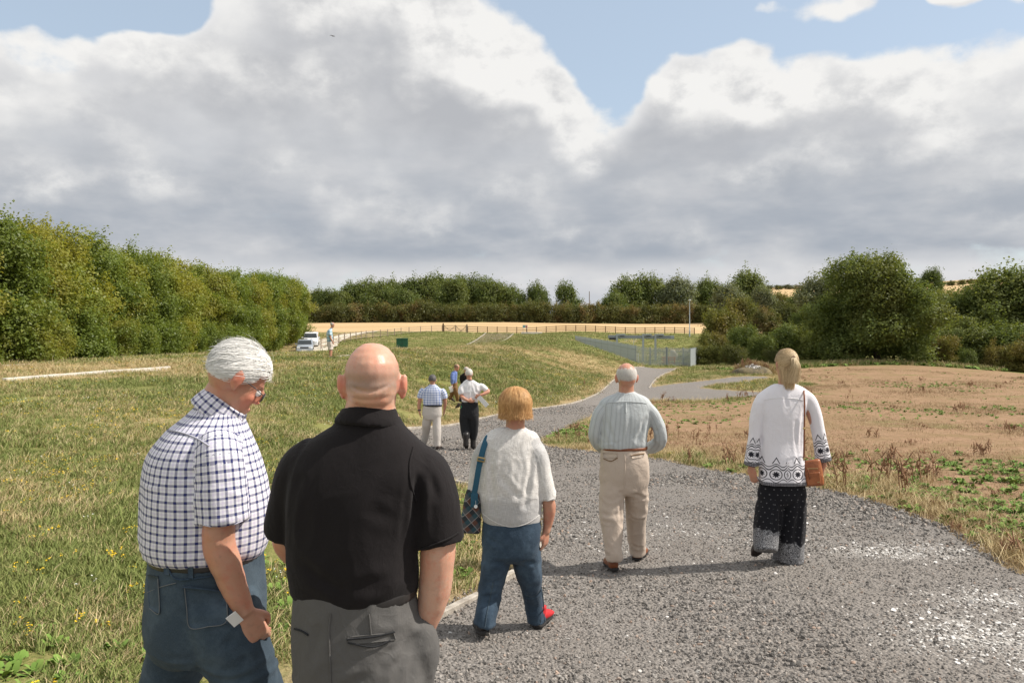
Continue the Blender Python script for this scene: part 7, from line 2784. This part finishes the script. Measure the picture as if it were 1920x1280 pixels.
col_ = Loft(f.rows([(1173.5, 745, 19, .075), (1174, 739, 17, .071), (1174, 733, 16, .069)]), (1, 0, 0), 3, 28, upright=True)
fl = folds(0.013, 6.5, 61, (1, 1, 0.55), [(J(1212, 785, -.1), J(1195, 825, -.12), .018, -.012), (J(1136, 785, -.1), J(1150, 825, -.12), .018, -.010), (J(1174, 770, -.12), J(1172, 815, -.13), .016, .007), (J(1205, 790, -.12), J(1212, 835, -.12), .016, -.008), (J(1235, 800, -.05), J(1225, 818, -.05), .014, -.009), (J(1140, 820, -.12), J(1160, 838, -.13), .014, -.006)], [(J(0, 828)[2], .05, .007)])
sh = f.wear('striped_shirt', [torso, sl_r, sl_l, col_], 'striped_shirt', 0.012, 4, fl)
seam('yoke_seam', [(1136, 756), (1150, 754), (1174, 753), (1198, 754), (1212, 756)], f, sh, sh, 'striped_shirt', .004, .001)
seam('box_pleat', [(1173.5, 755), (1173.5, 764), (1173.5, 774)], f, sh, sh, 'striped_shirt', .007, .002)
hips = Loft(f.rows([(1169, 832, 42, .112), (1170, 850, 44, .125), (1171, 875, 46.5, .140), (1171, 898, 46.5, .140), (1171, 915, 40, .12), (1171, 926, 20, .08)]), (1, 0, 0), 5, 36, upright=True)
leg_l = f.limb([(1149, 900, 0, .095, .125), (1147, 930, -.02, .102, .115), (1147, 965, -.05, .095, .095), (1149, 1000, -.08, .082, .086), (1151, 1030, -.10, .068, .078), (1152, 1049, -.10, .065, .080)])
leg_r = f.limb([(1193, 900, .02, .095, .125), (1194, 930, .06, .100, .110), (1193, 965, .14, .090, .092), (1193, 1000, .22, .080, .084), (1195, 1022, .28, .072, .082), (1195, 1037, .30, .071, .084)])
fl = folds(0.014, 7, 71, (1, 1, 0.7), [(J(1172, 915, -.1), J(1145, 930, -.1), .016, -.010), (J(1172, 917, -.1), J(1212, 935, -.05), .016, -.010), (J(1168, 935, -.12), J(1160, 975, -.12), .014, -.010), (J(1132, 962, -.12), J(1160, 972, -.12), .014, -.009), (J(1180, 965, .05), J(1205, 975, .05), .014, -.008), (J(1180, 1020, .18), J(1205, 1028, .18), .014, -.009), (J(1140, 1040, -.15), J(1162, 1034, -.15), .014, -.007), (J(1150, 970, -.14), J(1152, 1045, -.16), .010, .006), (J(1193, 960, .05), J(1195, 1030, .2), .010, .006)], [(J(0, 930)[2], .06, .008), (J(0, 968)[2], .06, .009), (J(0, 1035)[2], .06, .010)])
tr_ = f.wear('trousers', [hips, leg_l, leg_r], 'chino', 0.012, 4, fl)
for cs in (((1130, 849), (1158, 850), (1157, 857), (1133, 858)), ((1182, 852), (1208, 849), (1207, 856), (1186, 859))):
    drape('pocket_flap', cs, f, tr_, tr_, 'chino', .006, 5)
seam('seam', [(1131, 859), (1145, 864), (1158, 858)], f, tr_, tr_, 'brown_trouser', .0035, .003)
seam('seam', [(1183, 854), (1196, 852), (1208, 850)], f, tr_, tr_, 'brown_trouser', .0035, .006)
seam('seam', [(1171, 850), (1172, 870), (1171, 900), (1171, 915)], f, tr_, tr_, 'chino', .004, .001)
belt = Loft(f.rows([(1169, 834.5, 44, .120), (1169.5, 838, 44.5, .128), (1170, 842, 44.5, .128)]), (1, 0, 0), 4, 36, upright=True)
f.wear('belt', [belt], 'leather_brown', .010, 2, None, tr_)
hm = f.head_matrix(1174.5, 709, 0, -2, 8)
neck = Loft(f.rows([(1174, 750, 20, .075), (1174, 735, 14.5, .062), (1174.5, 722, 14, .062), (1174.5, 708, 15, .06)]), (1, 0, 0), 4, 24, upright=True)
core = Loft(f.rows([(1170, 860, 32, .09), (1171, 815, 32, .09), (1173, 770, 32, .08), (1174, 745, 16, .055)]), (1, 0, 0), 3, 20, upright=True)
arm_r = f.limb([(1216, 778, 0, .05), (1236, 814, .02, .038), (1222, 838, .18, .032), (1204, 842, .29, .026), (1196, 843, .32, .028)])
arm_l = f.limb([(1130, 778, 0, .05), (1119, 815, .02, .045), (1130, 837, .16, .038), (1148, 842, .28, .028), (1152, 842, .30, .028)])
hnd = hand_parts(J(1198, 843, .31), (-.8, .3, .1), (0, -.7, -.6), (.2, .4, .8), 1.0, .8) + hand_parts(J(1150, 842, .29), (.8, .3, .1), (0, -.7, -.6), (.2, .4, .8), 1.0, .8)
lg = [f.limb([(1149, 900, 0, .07), (1149, 1000, -.08, .055), (1152, 1050, -.10, .04)]), f.limb([(1193, 900, .02, .07), (1193, 1000, .22, .055), (1195, 1034, .30, .04)])]
crown = near_to(hm, [(0, 0.0, 0.13), (0.03, 0.04, 0.12), (-0.02, -.04, .115)], .055)
ears_ = near_to(hm, [(0.085, -.01, 0), (-.085, -.01, 0)], .032)
f.body(head_parts(hm, 1.02, 1.0, 1.12, 1.0, 30) + [neck, core, arm_r, arm_l] + hnd + lg, 'skin_tan', 0.0068, 3, flush=lambda P: np.maximum(.35 * crown(P), ears_(P)))
f.eyes(hm, 1.02)
hm2 = hm @ Matrix.Diagonal((1.03, 1.03, 1.03, 1))
keep = lambda d: not (d[2] > 0.40 + 0.06 * math.sin(9 * d[0]) or d[2] < -0.55 or d[1] > 0.4 or (d[1] > 0 and d[2] < 0))
hc = part('hair', cap_mesh('hair', hm2, keep, .003, 1.0, 'hair_silver'), f.root)
part('strands', strands('strands', hm2, hair_style('fringe'), 3200, .0011, 9, 'hair_silver', 3), hc)
shoe(f.root, (*J(1152, 1068, -.12)[:2], f.ground(1152, -.12)), R(-4), R(4), 1.02, 'leather_brown')
shoe(f.root, (*J(1192, 1042, .26)[:2], f.ground(1192, .26)), R(24), 0, 1.02, 'leather_brown')

# ------------------------------------------------------------------ the woman in the embroidered tunic
f = Figure('blond ponytailed woman in a white embroidered tunic and black patterned wide trousers', 6.58, 1466)
J = f.J
torso = Loft(f.rows([(1466, 906, 43.5, .142, 0, 3), (1466, 890, 43, .140), (1465.5, 860, 41.5, .128), (1465.5, 830, 40, .108), (1466, 800, 40, .106), (1467, 775, 42, .106), (1468, 762, 45, .102), (1470, 748, 47, .094), (1471, 737, 45, .084), (1472, 730, 38, .074), (1472, 724, 28, .064), (1473, 720, 18, .058)]), (1, 0, 0), 5, 44, upright=True)
sl_r = f.limb([(1544, 864, .0, .066, .070), (1540, 840, .0, .058, .062), (1535, 812, .0, .052, .056), (1528, 780, 0, .052, .058), (1518, 753, 0, .054, .062), (1506, 739, 0, .042, .055)])
sl_l = f.limb([(1408.5, 872, .0, .064, .068), (1411, 845, .0, .054, .058), (1415, 812, .0, .050, .054), (1419, 780, 0, .052, .058), (1427, 754, 0, .054, .062), (1438, 740, 0, .042, .055)])
fl = folds(0.011, 6.5, 81, (1, 1, 0.45), [(J(1508, 765, -.08), J(1500, 850, -.1), .018, -.010), (J(1432, 765, -.08), J(1436, 850, -.1), .018, -.008), (J(1492, 790, -.1), J(1496, 880, -.11), .016, -.007), (J(1470, 735, -.08), J(1476, 760, -.1), .012, -.007)])
tn = f.wear('tunic', [torso, sl_r, sl_l], 'tunic', 0.010, 4, fl)
seam('yoke_seam', [(1432, 750), (1446, 747), (1466, 746), (1490, 747), (1506, 750)], f, tn, tn, 'white_shirt', .003, .001)
hips = Loft(f.rows([(1466, 946, 22, .08), (1466, 934, 44, .112), (1466, 915, 44, .115), (1466, 890, 38, .10), (1466, 870, 34, .09)]), (1, 0, 0), 5, 36, upright=True)
hips.v0 = 0.42
leg_l = f.limb([(1436, 1034, -.10, .094, .108), (1436, 1010, -.06, .102, .110), (1439, 975, -.02, .110, .112), (1444, 940, 0, .104, .112), (1447, 915, 0, .085, .095)])
leg_r = f.limb([(1478, 1051, .02, .120, .125), (1479, 1020, .02, .117, .122), (1483, 985, .02, .113, .116), (1487, 945, .01, .104, .112), (1486, 915, 0, .085, .095)])
fl = folds(0.014, 6.5, 91, (1, 1, 0.45), [(J(1500, 930, -.08), J(1490, 1040, -.1), .022, -.014), (J(1462, 950, -.09), J(1466, 1045, -.1), .02, -.014), (J(1425, 950, -.1), J(1422, 1020, -.14), .02, -.010), (J(1448, 960, -.1), J(1450, 1020, -.14), .018, -.010)])
f.wear('wide_trousers', [hips, leg_l, leg_r], 'palazzo', 0.011, 4, fl)
hm = f.head_matrix(1473, 683, 0, -10, 0)
neck = Loft(f.rows([(1473, 735, 18, .062), (1473, 722, 13, .052), (1473, 708, 12.5, .05), (1473, 690, 13, .052)]), (1, 0, 0), 4, 24, upright=True)
core = Loft(f.rows([(1466, 900, 32, .08), (1466, 820, 30, .075), (1469, 765, 30, .065), (1473, 732, 15, .045)]), (1, 0, 0), 3, 20, upright=True)
arm_r = f.limb([(1514, 756, 0, .042), (1532, 808, .0, .038), (1541, 850, .01, .032), (1544, 868, .01, .025, .028), (1545, 874, .01, .024, .028)])
hnd = hand_parts(J(1544, 871, .01), (-.15, .25, -1), (-.9, .2, 0), (0, 1, 0), .9, .6)
arm_l = f.limb([(1430, 756, 0, .042), (1416, 808, .0, .038), (1410, 850, .0, .032), (1409, 872, .0, .025, .028), (1409, 878, .0, .024, .028)])
hnd_l = hand_parts(J(1409, 875, 0), (.18, .05, -1), (.75, .6, 0), (.5, -.8, 0) if False else (.4, .9, 0), .92, .25)
lg = [f.limb([(1445, 925, 0, .07), (1439, 985, -.02, .055), (1437, 1026, -.10, .04)]), f.limb([(1487, 925, 0, .07), (1481, 1000, .02, .055), (1479, 1046, .02, .04)])]
f.body(head_parts(hm, 0.96) + [neck, core, arm_r, arm_l] + hnd + hnd_l + lg, 'skin_tan', 0.0064, 3)
f.eyes(hm, .96)
hm2 = hm @ Matrix.Diagonal((.98, .98, .98, 1))
keep = lambda d: not (d[2] < -0.60 or (d[1] > 0.60 and d[2] < 0.5) or (d[1] > 0.1 and d[2] < -.1))
hc = part('hair', cap_mesh('hair', hm2, keep, .008, 1.02, 'hair_blond'), f.root)
part('strands', strands('strands', hm2, hair_style('tied', 1.03), 3600, .0013, 12, 'hair_blond'), hc)
part('ponytail', strands('ponytail', hm2, hair_style('tail'), 900, .0022, 13, 'hair_blond_light'), hc)
part('loose_hair', strands('loose_hair', hm2, hair_style('loose'), 900, .0018, 14, 'hair_blond'), hc)
bm = bmesh.new()
bmesh.ops.create_cone(bm, cap_ends=True, segments=16, radius1=.016, radius2=.016, depth=.018)
ht = part('hair_tie', bm_mesh('hair_tie', bm, 'hair_brown'), f.root)
ht.matrix_local = hm2 @ Matrix.Translation((0, -.122, .062)) @ Matrix.Rotation(R(70), 4, 'X')
shoe(f.root, (*J(1437, 1040, -.15)[:2], f.ground(1437, -.15) + .075), R(-4), R(42), .92, 'leather_black', 'dark_shoe')
shoe(f.root, (*J(1478, 1058, .0)[:2], f.ground(1478, 0)), R(3), 0, .92, 'leather_black')
# tan handbag on a thin strap
wroot = Vector(f.root.location)
bc = Vector(J(1523, 884, -.06))
hb = empty('handbag', wroot + bc)
tag(hb, 'tan leather handbag hanging on a thin strap beside the white tunic', 'bag')
B = Loft([(0, 0, -.112, .062, .028, 3.2), (0, 0, -.105, .076, .044, 3.6), (0, 0, -.05, .078, .050, 3.4), (.002, 0, .03, .073, .044, 3.2), (.003, 0, .085, .067, .030, 3), (.003, 0, .098, .062, .018, 3)], (1, 0, 0), 4, 36, upright=True)
me = fuse('body', [B], .006, 3, True, folds(.006, 10, 8, (1, 1, .7)))
me.materials.append(M['leather_tan'])
bb = part('body', me, hb)
bb.rotation_euler = (0, R(-7), R(-14))
fl_ = part('pocket', box_mesh('pocket', (.11, .012, .10), 'leather_tan', .006), bb, (-.002, -.052, -.045))
part('zip', box_mesh('zip', (.085, .006, .006), 'brass', .001), bb, (.0, -.050, .035), (0, R(4), 0))
part('tassel', box_mesh('tassel', (.010, .008, .085), 'leather_brown', .003), bb, (-.034, -.062, -.005), (0, R(-6), 0))
part('badge', box_mesh('badge', (.016, .004, .006), 'brass', .001), bb, (.03, -.062, -.075))
loc = lambda px, py, dd: Vector(J(px, py, dd)) - bc
ribbon('strap', [loc(1507, 862, -.075), loc(1507.5, 840, -.115), loc(1508, 800, -.12), loc(1508.5, 765, -.115), loc(1508, 742, -.095), loc(1507, 731, -.045), loc(1503, 731, .02), loc(1498, 748, .10), loc(1494, 800, .14), loc(1500, 845, .14), loc(1522, 862, .05)], (1, .1, 0), .014, .004, 'leather_brown', hb)
part('ring', box_mesh('ring', (.022, .012, .026), 'brass', .004), hb, loc(1507, 860, -.082))
part('buckle', box_mesh('buckle', (.022, .010, .016), 'brass', .003), hb, loc(1508, 803, -.128))


# ------------------------------------------------------------------ the group farther down the path
def walker(label, d, px, head, torso, sleeves, arms, hands, hips, legs, feet, mats, hair=None, hair_mat_='hair_grey', skin='skin_tan', yaw=0, group=None, seed=1, vox=0.02, head_yaw=0, pitch=5, z=None, hk=1.0, shoe_mat='dark_shoe', belt=None, side=(1, 0, 0)):
    f = Figure(label, d, px, z)
    up = lambda rows: Loft(f.rows(rows), side, 5, 32, upright=True)
    sl = [f.limb(s, side, 4, 16) for s in sleeves]
    tc = f.wear('shirt', [up(torso)] + sl, mats[0], vox * 0.75, 3, folds(.018, 6, seed, (1, 1, .6)))
    lg = [f.limb(s, side, 4, 16) for s in legs]
    tr = f.wear(mats[2] if len(mats) > 2 else 'trousers', [up(hips)] + lg, mats[1], vox * 0.75, 3, folds(.020, 6, seed + 5, (1, 1, .7)))
    if belt:
        f.wear('belt', [up(belt)], 'leather_black', vox * .6, 1, None, tr)
    hm = f.head_matrix(*head, 0, head_yaw, pitch)
    p0 = f.J(*head, 0)
    neck = Loft([(torso[-1][0] * 0 + f.J(torso[-2][0], torso[-2][1], 0)[0], 0, f.J(torso[-2][0], torso[-2][1], 0)[2] - .05, .07, .06), (*(f.J(torso[-1][0], torso[-1][1], 0)), .06, .058), (*(p0 - np.array([0, 0, .04])), .056, .056), (*p0, .05, .05)], side, 3, 16)
    core = up([(r[0], r[1], r[2] * .75, r[3] * .7) for r in torso])
    al = [f.limb(a, side, 4, 14) for a in arms]
    hd = []
    for h in hands:
        hd += hand_parts(f.J(*h[0]), *h[1:])
    ft = [f.limb([(*l[0][:3], .06), (*l[len(l) // 2][:3], .05), (*l[-1][:3], .042)], side, 3, 12) for l in legs]
    bare = mats[3] if len(mats) > 3 else None
    if bare:
        ft = [f.limb(a, side, 4, 14) for a in bare]
    f.body(head_parts(hm, hk) + [neck, core] + al + hd + ft, skin, vox * 0.55, 2)
    if hair:
        hm2 = hm @ Matrix.Diagonal((hk * 1.02,) * 3 + (1,))
        k = {'short': lambda d: not (d[2] < -0.5 or (d[1] > 0.5 and d[2] < 0.5) or (d[1] > 0 and d[2] < 0)), 'fringe': lambda d: not (d[2] > 0.62 or d[2] < -0.5 or d[1] > 0.4)}[hair]
        hc = part('hair', cap_mesh('hair', hm2, k, .008, 1.0, hair_mat_), f.root)
        part('strands', strands('strands', hm2, hair_style(hair), 500, .003, seed, hair_mat_, 3), hc)
    for (fx, fy, dd, yw, pt, lift) in feet:
        shoe(f.root, (*f.J(fx, fy, dd)[:2], f.ground(fx, dd) + lift), R(yw), R(pt), 1.0, shoe_mat)
    return f


DN = (0, 0, -1)
f = walker('dark-haired man in a small blue check shirt and cream trousers walking ahead', 18.4, 810, (811, 712.5),
           [(811, 760, 17, .115), (811, 754, 18.5, .125), (811, 744, 18, .12), (811, 735, 19, .115), (811, 729, 16.5, .10), (811, 724, 10, .08), (811, 720, 5.5, .065)],
           [[(795, 730, 0, .06), (791, 735, 0, .075), (789, 741, 0, .072), (788, 746, 0, .072)], [(827, 730, 0, .06), (830, 735, 0, .075), (833, 741, 0, .072), (834, 747, 0, .072)]],
           [[(791, 735, 0, .05), (787, 751, 0, .046), (785.5, 762, 0, .040), (786.5, 771, 0, .030)], [(831, 735, 0, .05), (834.5, 752, .05, .046), (834, 762, .10, .038), (833, 770, .15, .028)]],
           [((786.5, 771, 0), (.15, 0, -1), (1, .2, 0), (0, 1, 0), 1.05, .3), ((833, 770, .15), (-.1, .2, -1), (-1, .2, 0), (0, 1, 0), 1.0, .5)],
           [(811, 758, 17, .115), (810, 768, 18, .125), (810, 778, 18.5, .13), (810, 786, 15, .11)],
           [[(802.5, 778, 0, .11), (800, 795, .10, .10), (798, 812, .22, .088), (796, 826, .30, .082), (795, 835, .36, .080)], [(818, 778, 0, .11), (819, 795, -.02, .10), (819.5, 812, -.05, .088), (820, 826, -.06, .080), (820, 837, -.06, .080)]],
           [(795, 836, .30, -6, 0, 0), (820.5, 843, -.14, 8, 0, 0)], ['shirt_check_far', 'cream_trouser'], 'short', 'hair_dark', seed=3,
           belt=[(811, 757.5, 17.6, .12), (811, 759.5, 17.8, .122), (811, 762, 17.8, .122)])
wb = obj('wristwatch', box_mesh('wristwatch', (.075, .08, .030), 'dark_metal', .008), None, f.root)
wb.location = f.J(786.3, 768.5, 0)
f = walker('grey-haired man in a white short-sleeved shirt and black trousers, hand on his back', 18.6, 881, (879.5, 701.5),
           [(881, 755, 14.5, .115), (881, 748, 16, .122), (882, 738, 18.5, .12), (883.5, 729, 21.5, .115), (883.5, 722, 20, .10), (882, 716, 12.5, .082), (880, 711.5, 6, .066)],
           [[(868, 723, 0, .062), (866, 728, -.02, .078), (865.5, 734, -.04, .074), (866, 739, -.06, .070)], [(899, 722, 0, .062), (905, 725, -.01, .074), (910, 729, -.03, .068), (913, 732, -.04, .066)]],
           [[(867, 728, -.02, .05), (866, 741, -.07, .046), (869, 746, -.14, .042), (876, 750, -.17, .030), (878, 751, -.17, .028)], [(906, 727, 0, .05), (915.5, 733, -.05, .046), (908, 738, -.12, .040), (900, 741, -.16, .030)]],
           [((877, 750.5, -.17), (1, .05, -.15), (0, 1, 0), (0, -.2, 1), 1.05, .25), ((900, 741, -.16), (-.8, .1, -.5), (0, 1, 0), (-.3, 0, 1), 1.0, .7)],
           [(881, 752, 15, .112), (880.5, 762, 16.5, .125), (880, 774, 17.5, .13), (880, 784, 14, .11)],
           [[(872, 776, 0, .12), (871, 790, .02, .118), (872, 803, .02, .105), (873.5, 815, -.04, .092), (873.5, 822, -.09, .080)], [(888.5, 776, 0, .12), (889, 790, .03, .112), (888.5, 806, .06, .100), (887.5, 817, .08, .088), (887, 823, .08, .080)]],
           [(874, 838, -.20, -2, 40, .07), (886.5, 834, .04, 4, 0, 0)], ['white_shirt', 'black_trouser'], 'short', 'hair_silver', seed=9, shoe_mat='leather_black',
           belt=[(881, 753, 15.2, .118), (881, 755, 15.4, .121), (881, 757, 15.4, .121)])
for bx, dd, z0, z1, pt in ((873.5, -.13, .11, .36, 0), (887, .08, .05, .30, 0)):
    p = f.J(bx, 800, dd)
    Lb = Loft([(p[0], p[1], f.ground(bx, dd) + z0, .064, .075), (p[0], p[1], f.ground(bx, dd) + (z0 + z1) / 2, .064, .068), (p[0], p[1], f.ground(bx, dd) + z1 + .06, .068, .070)], (1, 0, 0), 3, 16)
    me = mesh_np('boot_shaft', Lb.V, [Lb.Q, Lb.T], True)
    me.materials.append(M['leather_black'])
    part('boot_shaft', me, f.root)
v, q = tube_np([f.J(880 + 6.3 * math.cos(a), 712.5, .072 * math.sin(a)) for a in np.linspace(0, 6.28, 17)], [.008] * 17, 5)
me = mesh_np('lanyard', v, q, True)
me.materials.append(M['dark_metal'])
part('lanyard', me, f.root)
fb = obj('key_fob', box_mesh('key_fob', (.03, .02, .05), flat('green_plastic', (.02, .35, .16))))
fb.location = Vector(f.root.location) + Vector(f.J(865.5, 763, -.06))
tag(fb, 'tiny bright green fob hanging at the waist of the man in black trousers', 'fob')
pp = obj('paper_sheets', box_mesh('paper_sheets', (.105, .006, .30), 'paper'))
pp.location = Vector(f.root.location) + Vector(f.J(905.5, 752, -.16))
pp.rotation_euler = (R(12), R(-42), R(-8))
tag(pp, 'white sheets of paper held behind him by the man in the white shirt', 'paper')

zb = gz((853 - 960) / F * 30, 30.0)
f = walker('balding man in a blue long-sleeved shirt and brown trousers crossing the bank', 29.5, 852, (856.5, 689.3),
           [(851.5, 718.5, 5.8, .085, 0), (851, 714, 6.8, .11), (850.5, 708, 6.8, .12), (851, 702, 6.4, .12), (852, 698, 5, .10), (853.5, 695.5, 3, .06)],
           [[(849.5, 700, -.12, .055), (848.5, 706, -.15, .062), (848, 711, -.16, .055), (847.5, 716, -.14, .048), (848, 720, -.12, .045)], [(852, 700, .14, .055), (853, 707, .18, .06), (854, 713, .18, .05)]],
           [[(849, 704, -.14, .045), (848, 715, -.14, .04), (847.8, 723, -.12, .028)], [(852, 704, .16, .045), (854.5, 714, .18, .04), (857, 719, .2, .028)]],
           [((847.8, 723, -.12), (-.05, 0, -1), (.9, .3, 0), (.6, -.7, 0), 1.0, .6)],
           [(851.5, 717, 5.8, .09), (852, 722, 6.2, .11), (852, 727, 6.2, .11), (852, 730, 4.5, .09)],
           [[(852.5, 726, -.06, .10), (855, 735, -.07, .095), (857, 743, -.07, .078), (858.5, 750, -.06, .068), (859, 752, -.06, .066)], [(851.5, 726, .06, .10), (848.5, 735, .07, .09), (846, 742, .06, .075), (842.5, 747, .05, .066), (841.5, 748.5, .05, .064)]],
           [(857.5, 753, -.06, 80, 0, 0), (839, 752, .05, 75, 35, .10)], ['blue_shirt', 'brown_trouser'], 'fringe', 'hair_brown', seed=15, vox=.026, head_yaw=80, pitch=28, hk=1.0, side=(.25, -.97, 0), z=gz((852 - 960) / F * 29.5, 29.5))
pp = obj('paper_sheet', box_mesh('paper_sheet', (.16, .008, .22), 'paper'))
pp.location = Vector(f.root.location) + Vector(f.J(846.5, 729, -.16))
pp.rotation_euler = (R(8), R(-22), R(20))
tag(pp, 'white sheet hanging from the hand of the man in the blue shirt', 'paper')
f = walker('man in black half hidden behind the white-shirted man on the bank', 28.5, 872, (874.5, 693.5),
           [(871.5, 722, 7.5, .11), (871, 716, 8, .12), (871, 709, 8.5, .12), (871.5, 704, 8.5, .11), (872.5, 701, 6, .09), (873.5, 698.5, 3.2, .065)],
           [[(866, 704, 0, .06), (865.3, 708, 0, .07), (865, 713, 0, .066)], [(878, 704, 0, .06), (879, 709, 0, .07), (880, 714, 0, .066)]],
           [[(865.5, 708, 0, .045), (865, 718, .02, .04), (867, 724, .12, .028)], [(879, 709, 0, .045), (881, 718, 0, .04), (881, 725, .1, .028)]],
           [((867, 724, .12), (.3, .6, -.7), (1, 0, 0), (0, .6, .8), 1, .4)],
           [(871.5, 720, 7.5, .11), (871.5, 726, 8, .12), (871.5, 731, 7, .11)],
           [[(869, 728, 0, .11), (867.5, 738, -.02, .09), (865.5, 746, -.05, .08), (864, 753, -.07, .072)], [(875, 728, 0, .11), (876, 740, .1, .09), (877, 752, .15, .075)]],
           [(861.5, 757.5, -.12, -30, 20, .03), (877, 755, .1, 0, 0, 0)], ['polo', 'black_trouser'], 'fringe', 'hair_grey', seed=19, vox=.026, head_yaw=20, pitch=14, z=gz((872 - 960) / F * 28.5, 28.5))

f = walker('man in a pale plaid shirt and stone shorts standing on the bank top', 39.0, 619, (623.5, 609),
           [(618.5, 642, 6.4, .135), (618.5, 637, 7.2, .15), (618.3, 630, 7.6, .15), (618, 624, 7.2, .14), (618.5, 620, 6, .12), (620, 617, 4.2, .09), (621.5, 615, 2.6, .06)],
           [[(618.5, 619.5, -.14, .065), (618.3, 624, -.18, .078), (618.6, 629, -.19, .075)], [(618.5, 620, .15, .065), (619.5, 625, .18, .075), (620.5, 629, .18, .072)]],
           [[(618.5, 624, -.18, .05), (619.5, 632, -.19, .045), (621.8, 637, -.20, .040), (623.6, 640.5, -.20, .03)], [(620, 625, .18, .05), (621, 633, .19, .045), (623.5, 638, .19, .035)]],
           [((623.6, 640.5, -.2), (.3, 0, -1), (-.3, .9, 0), (.9, .2, 0), 1.0, .6)],
           [(618.6, 640, 6.6, .14), (619, 645, 7.0, .155), (619.2, 649, 7.0, .15)],
           [[(618.8, 646, -.08, .12), (619.2, 651, -.09, .115), (619.4, 656, -.09, .11)], [(619.8, 646, .09, .12), (620.5, 651, .1, .115), (621, 655.5, .1, .11)]],
           [(617.8, 670.5, -.09, 70, 0, 0), (619.6, 669.5, .1, 60, 0, 0)], ['pale_plaid', 'shorts', 'shorts', [[(619, 646, -.08, .08), (619.3, 656, -.09, .07), (619.2, 661.5, -.09, .058), (619.3, 668.5, -.09, .04)], [(620, 646, .09, .08), (620.8, 656, .1, .07), (620.8, 661, .1, .058), (620.8, 667.5, .1, .04)]]],
           'fringe', 'hair_grey', seed=25, vox=.03, head_yaw=75, pitch=20, side=(.25, -.97, 0))
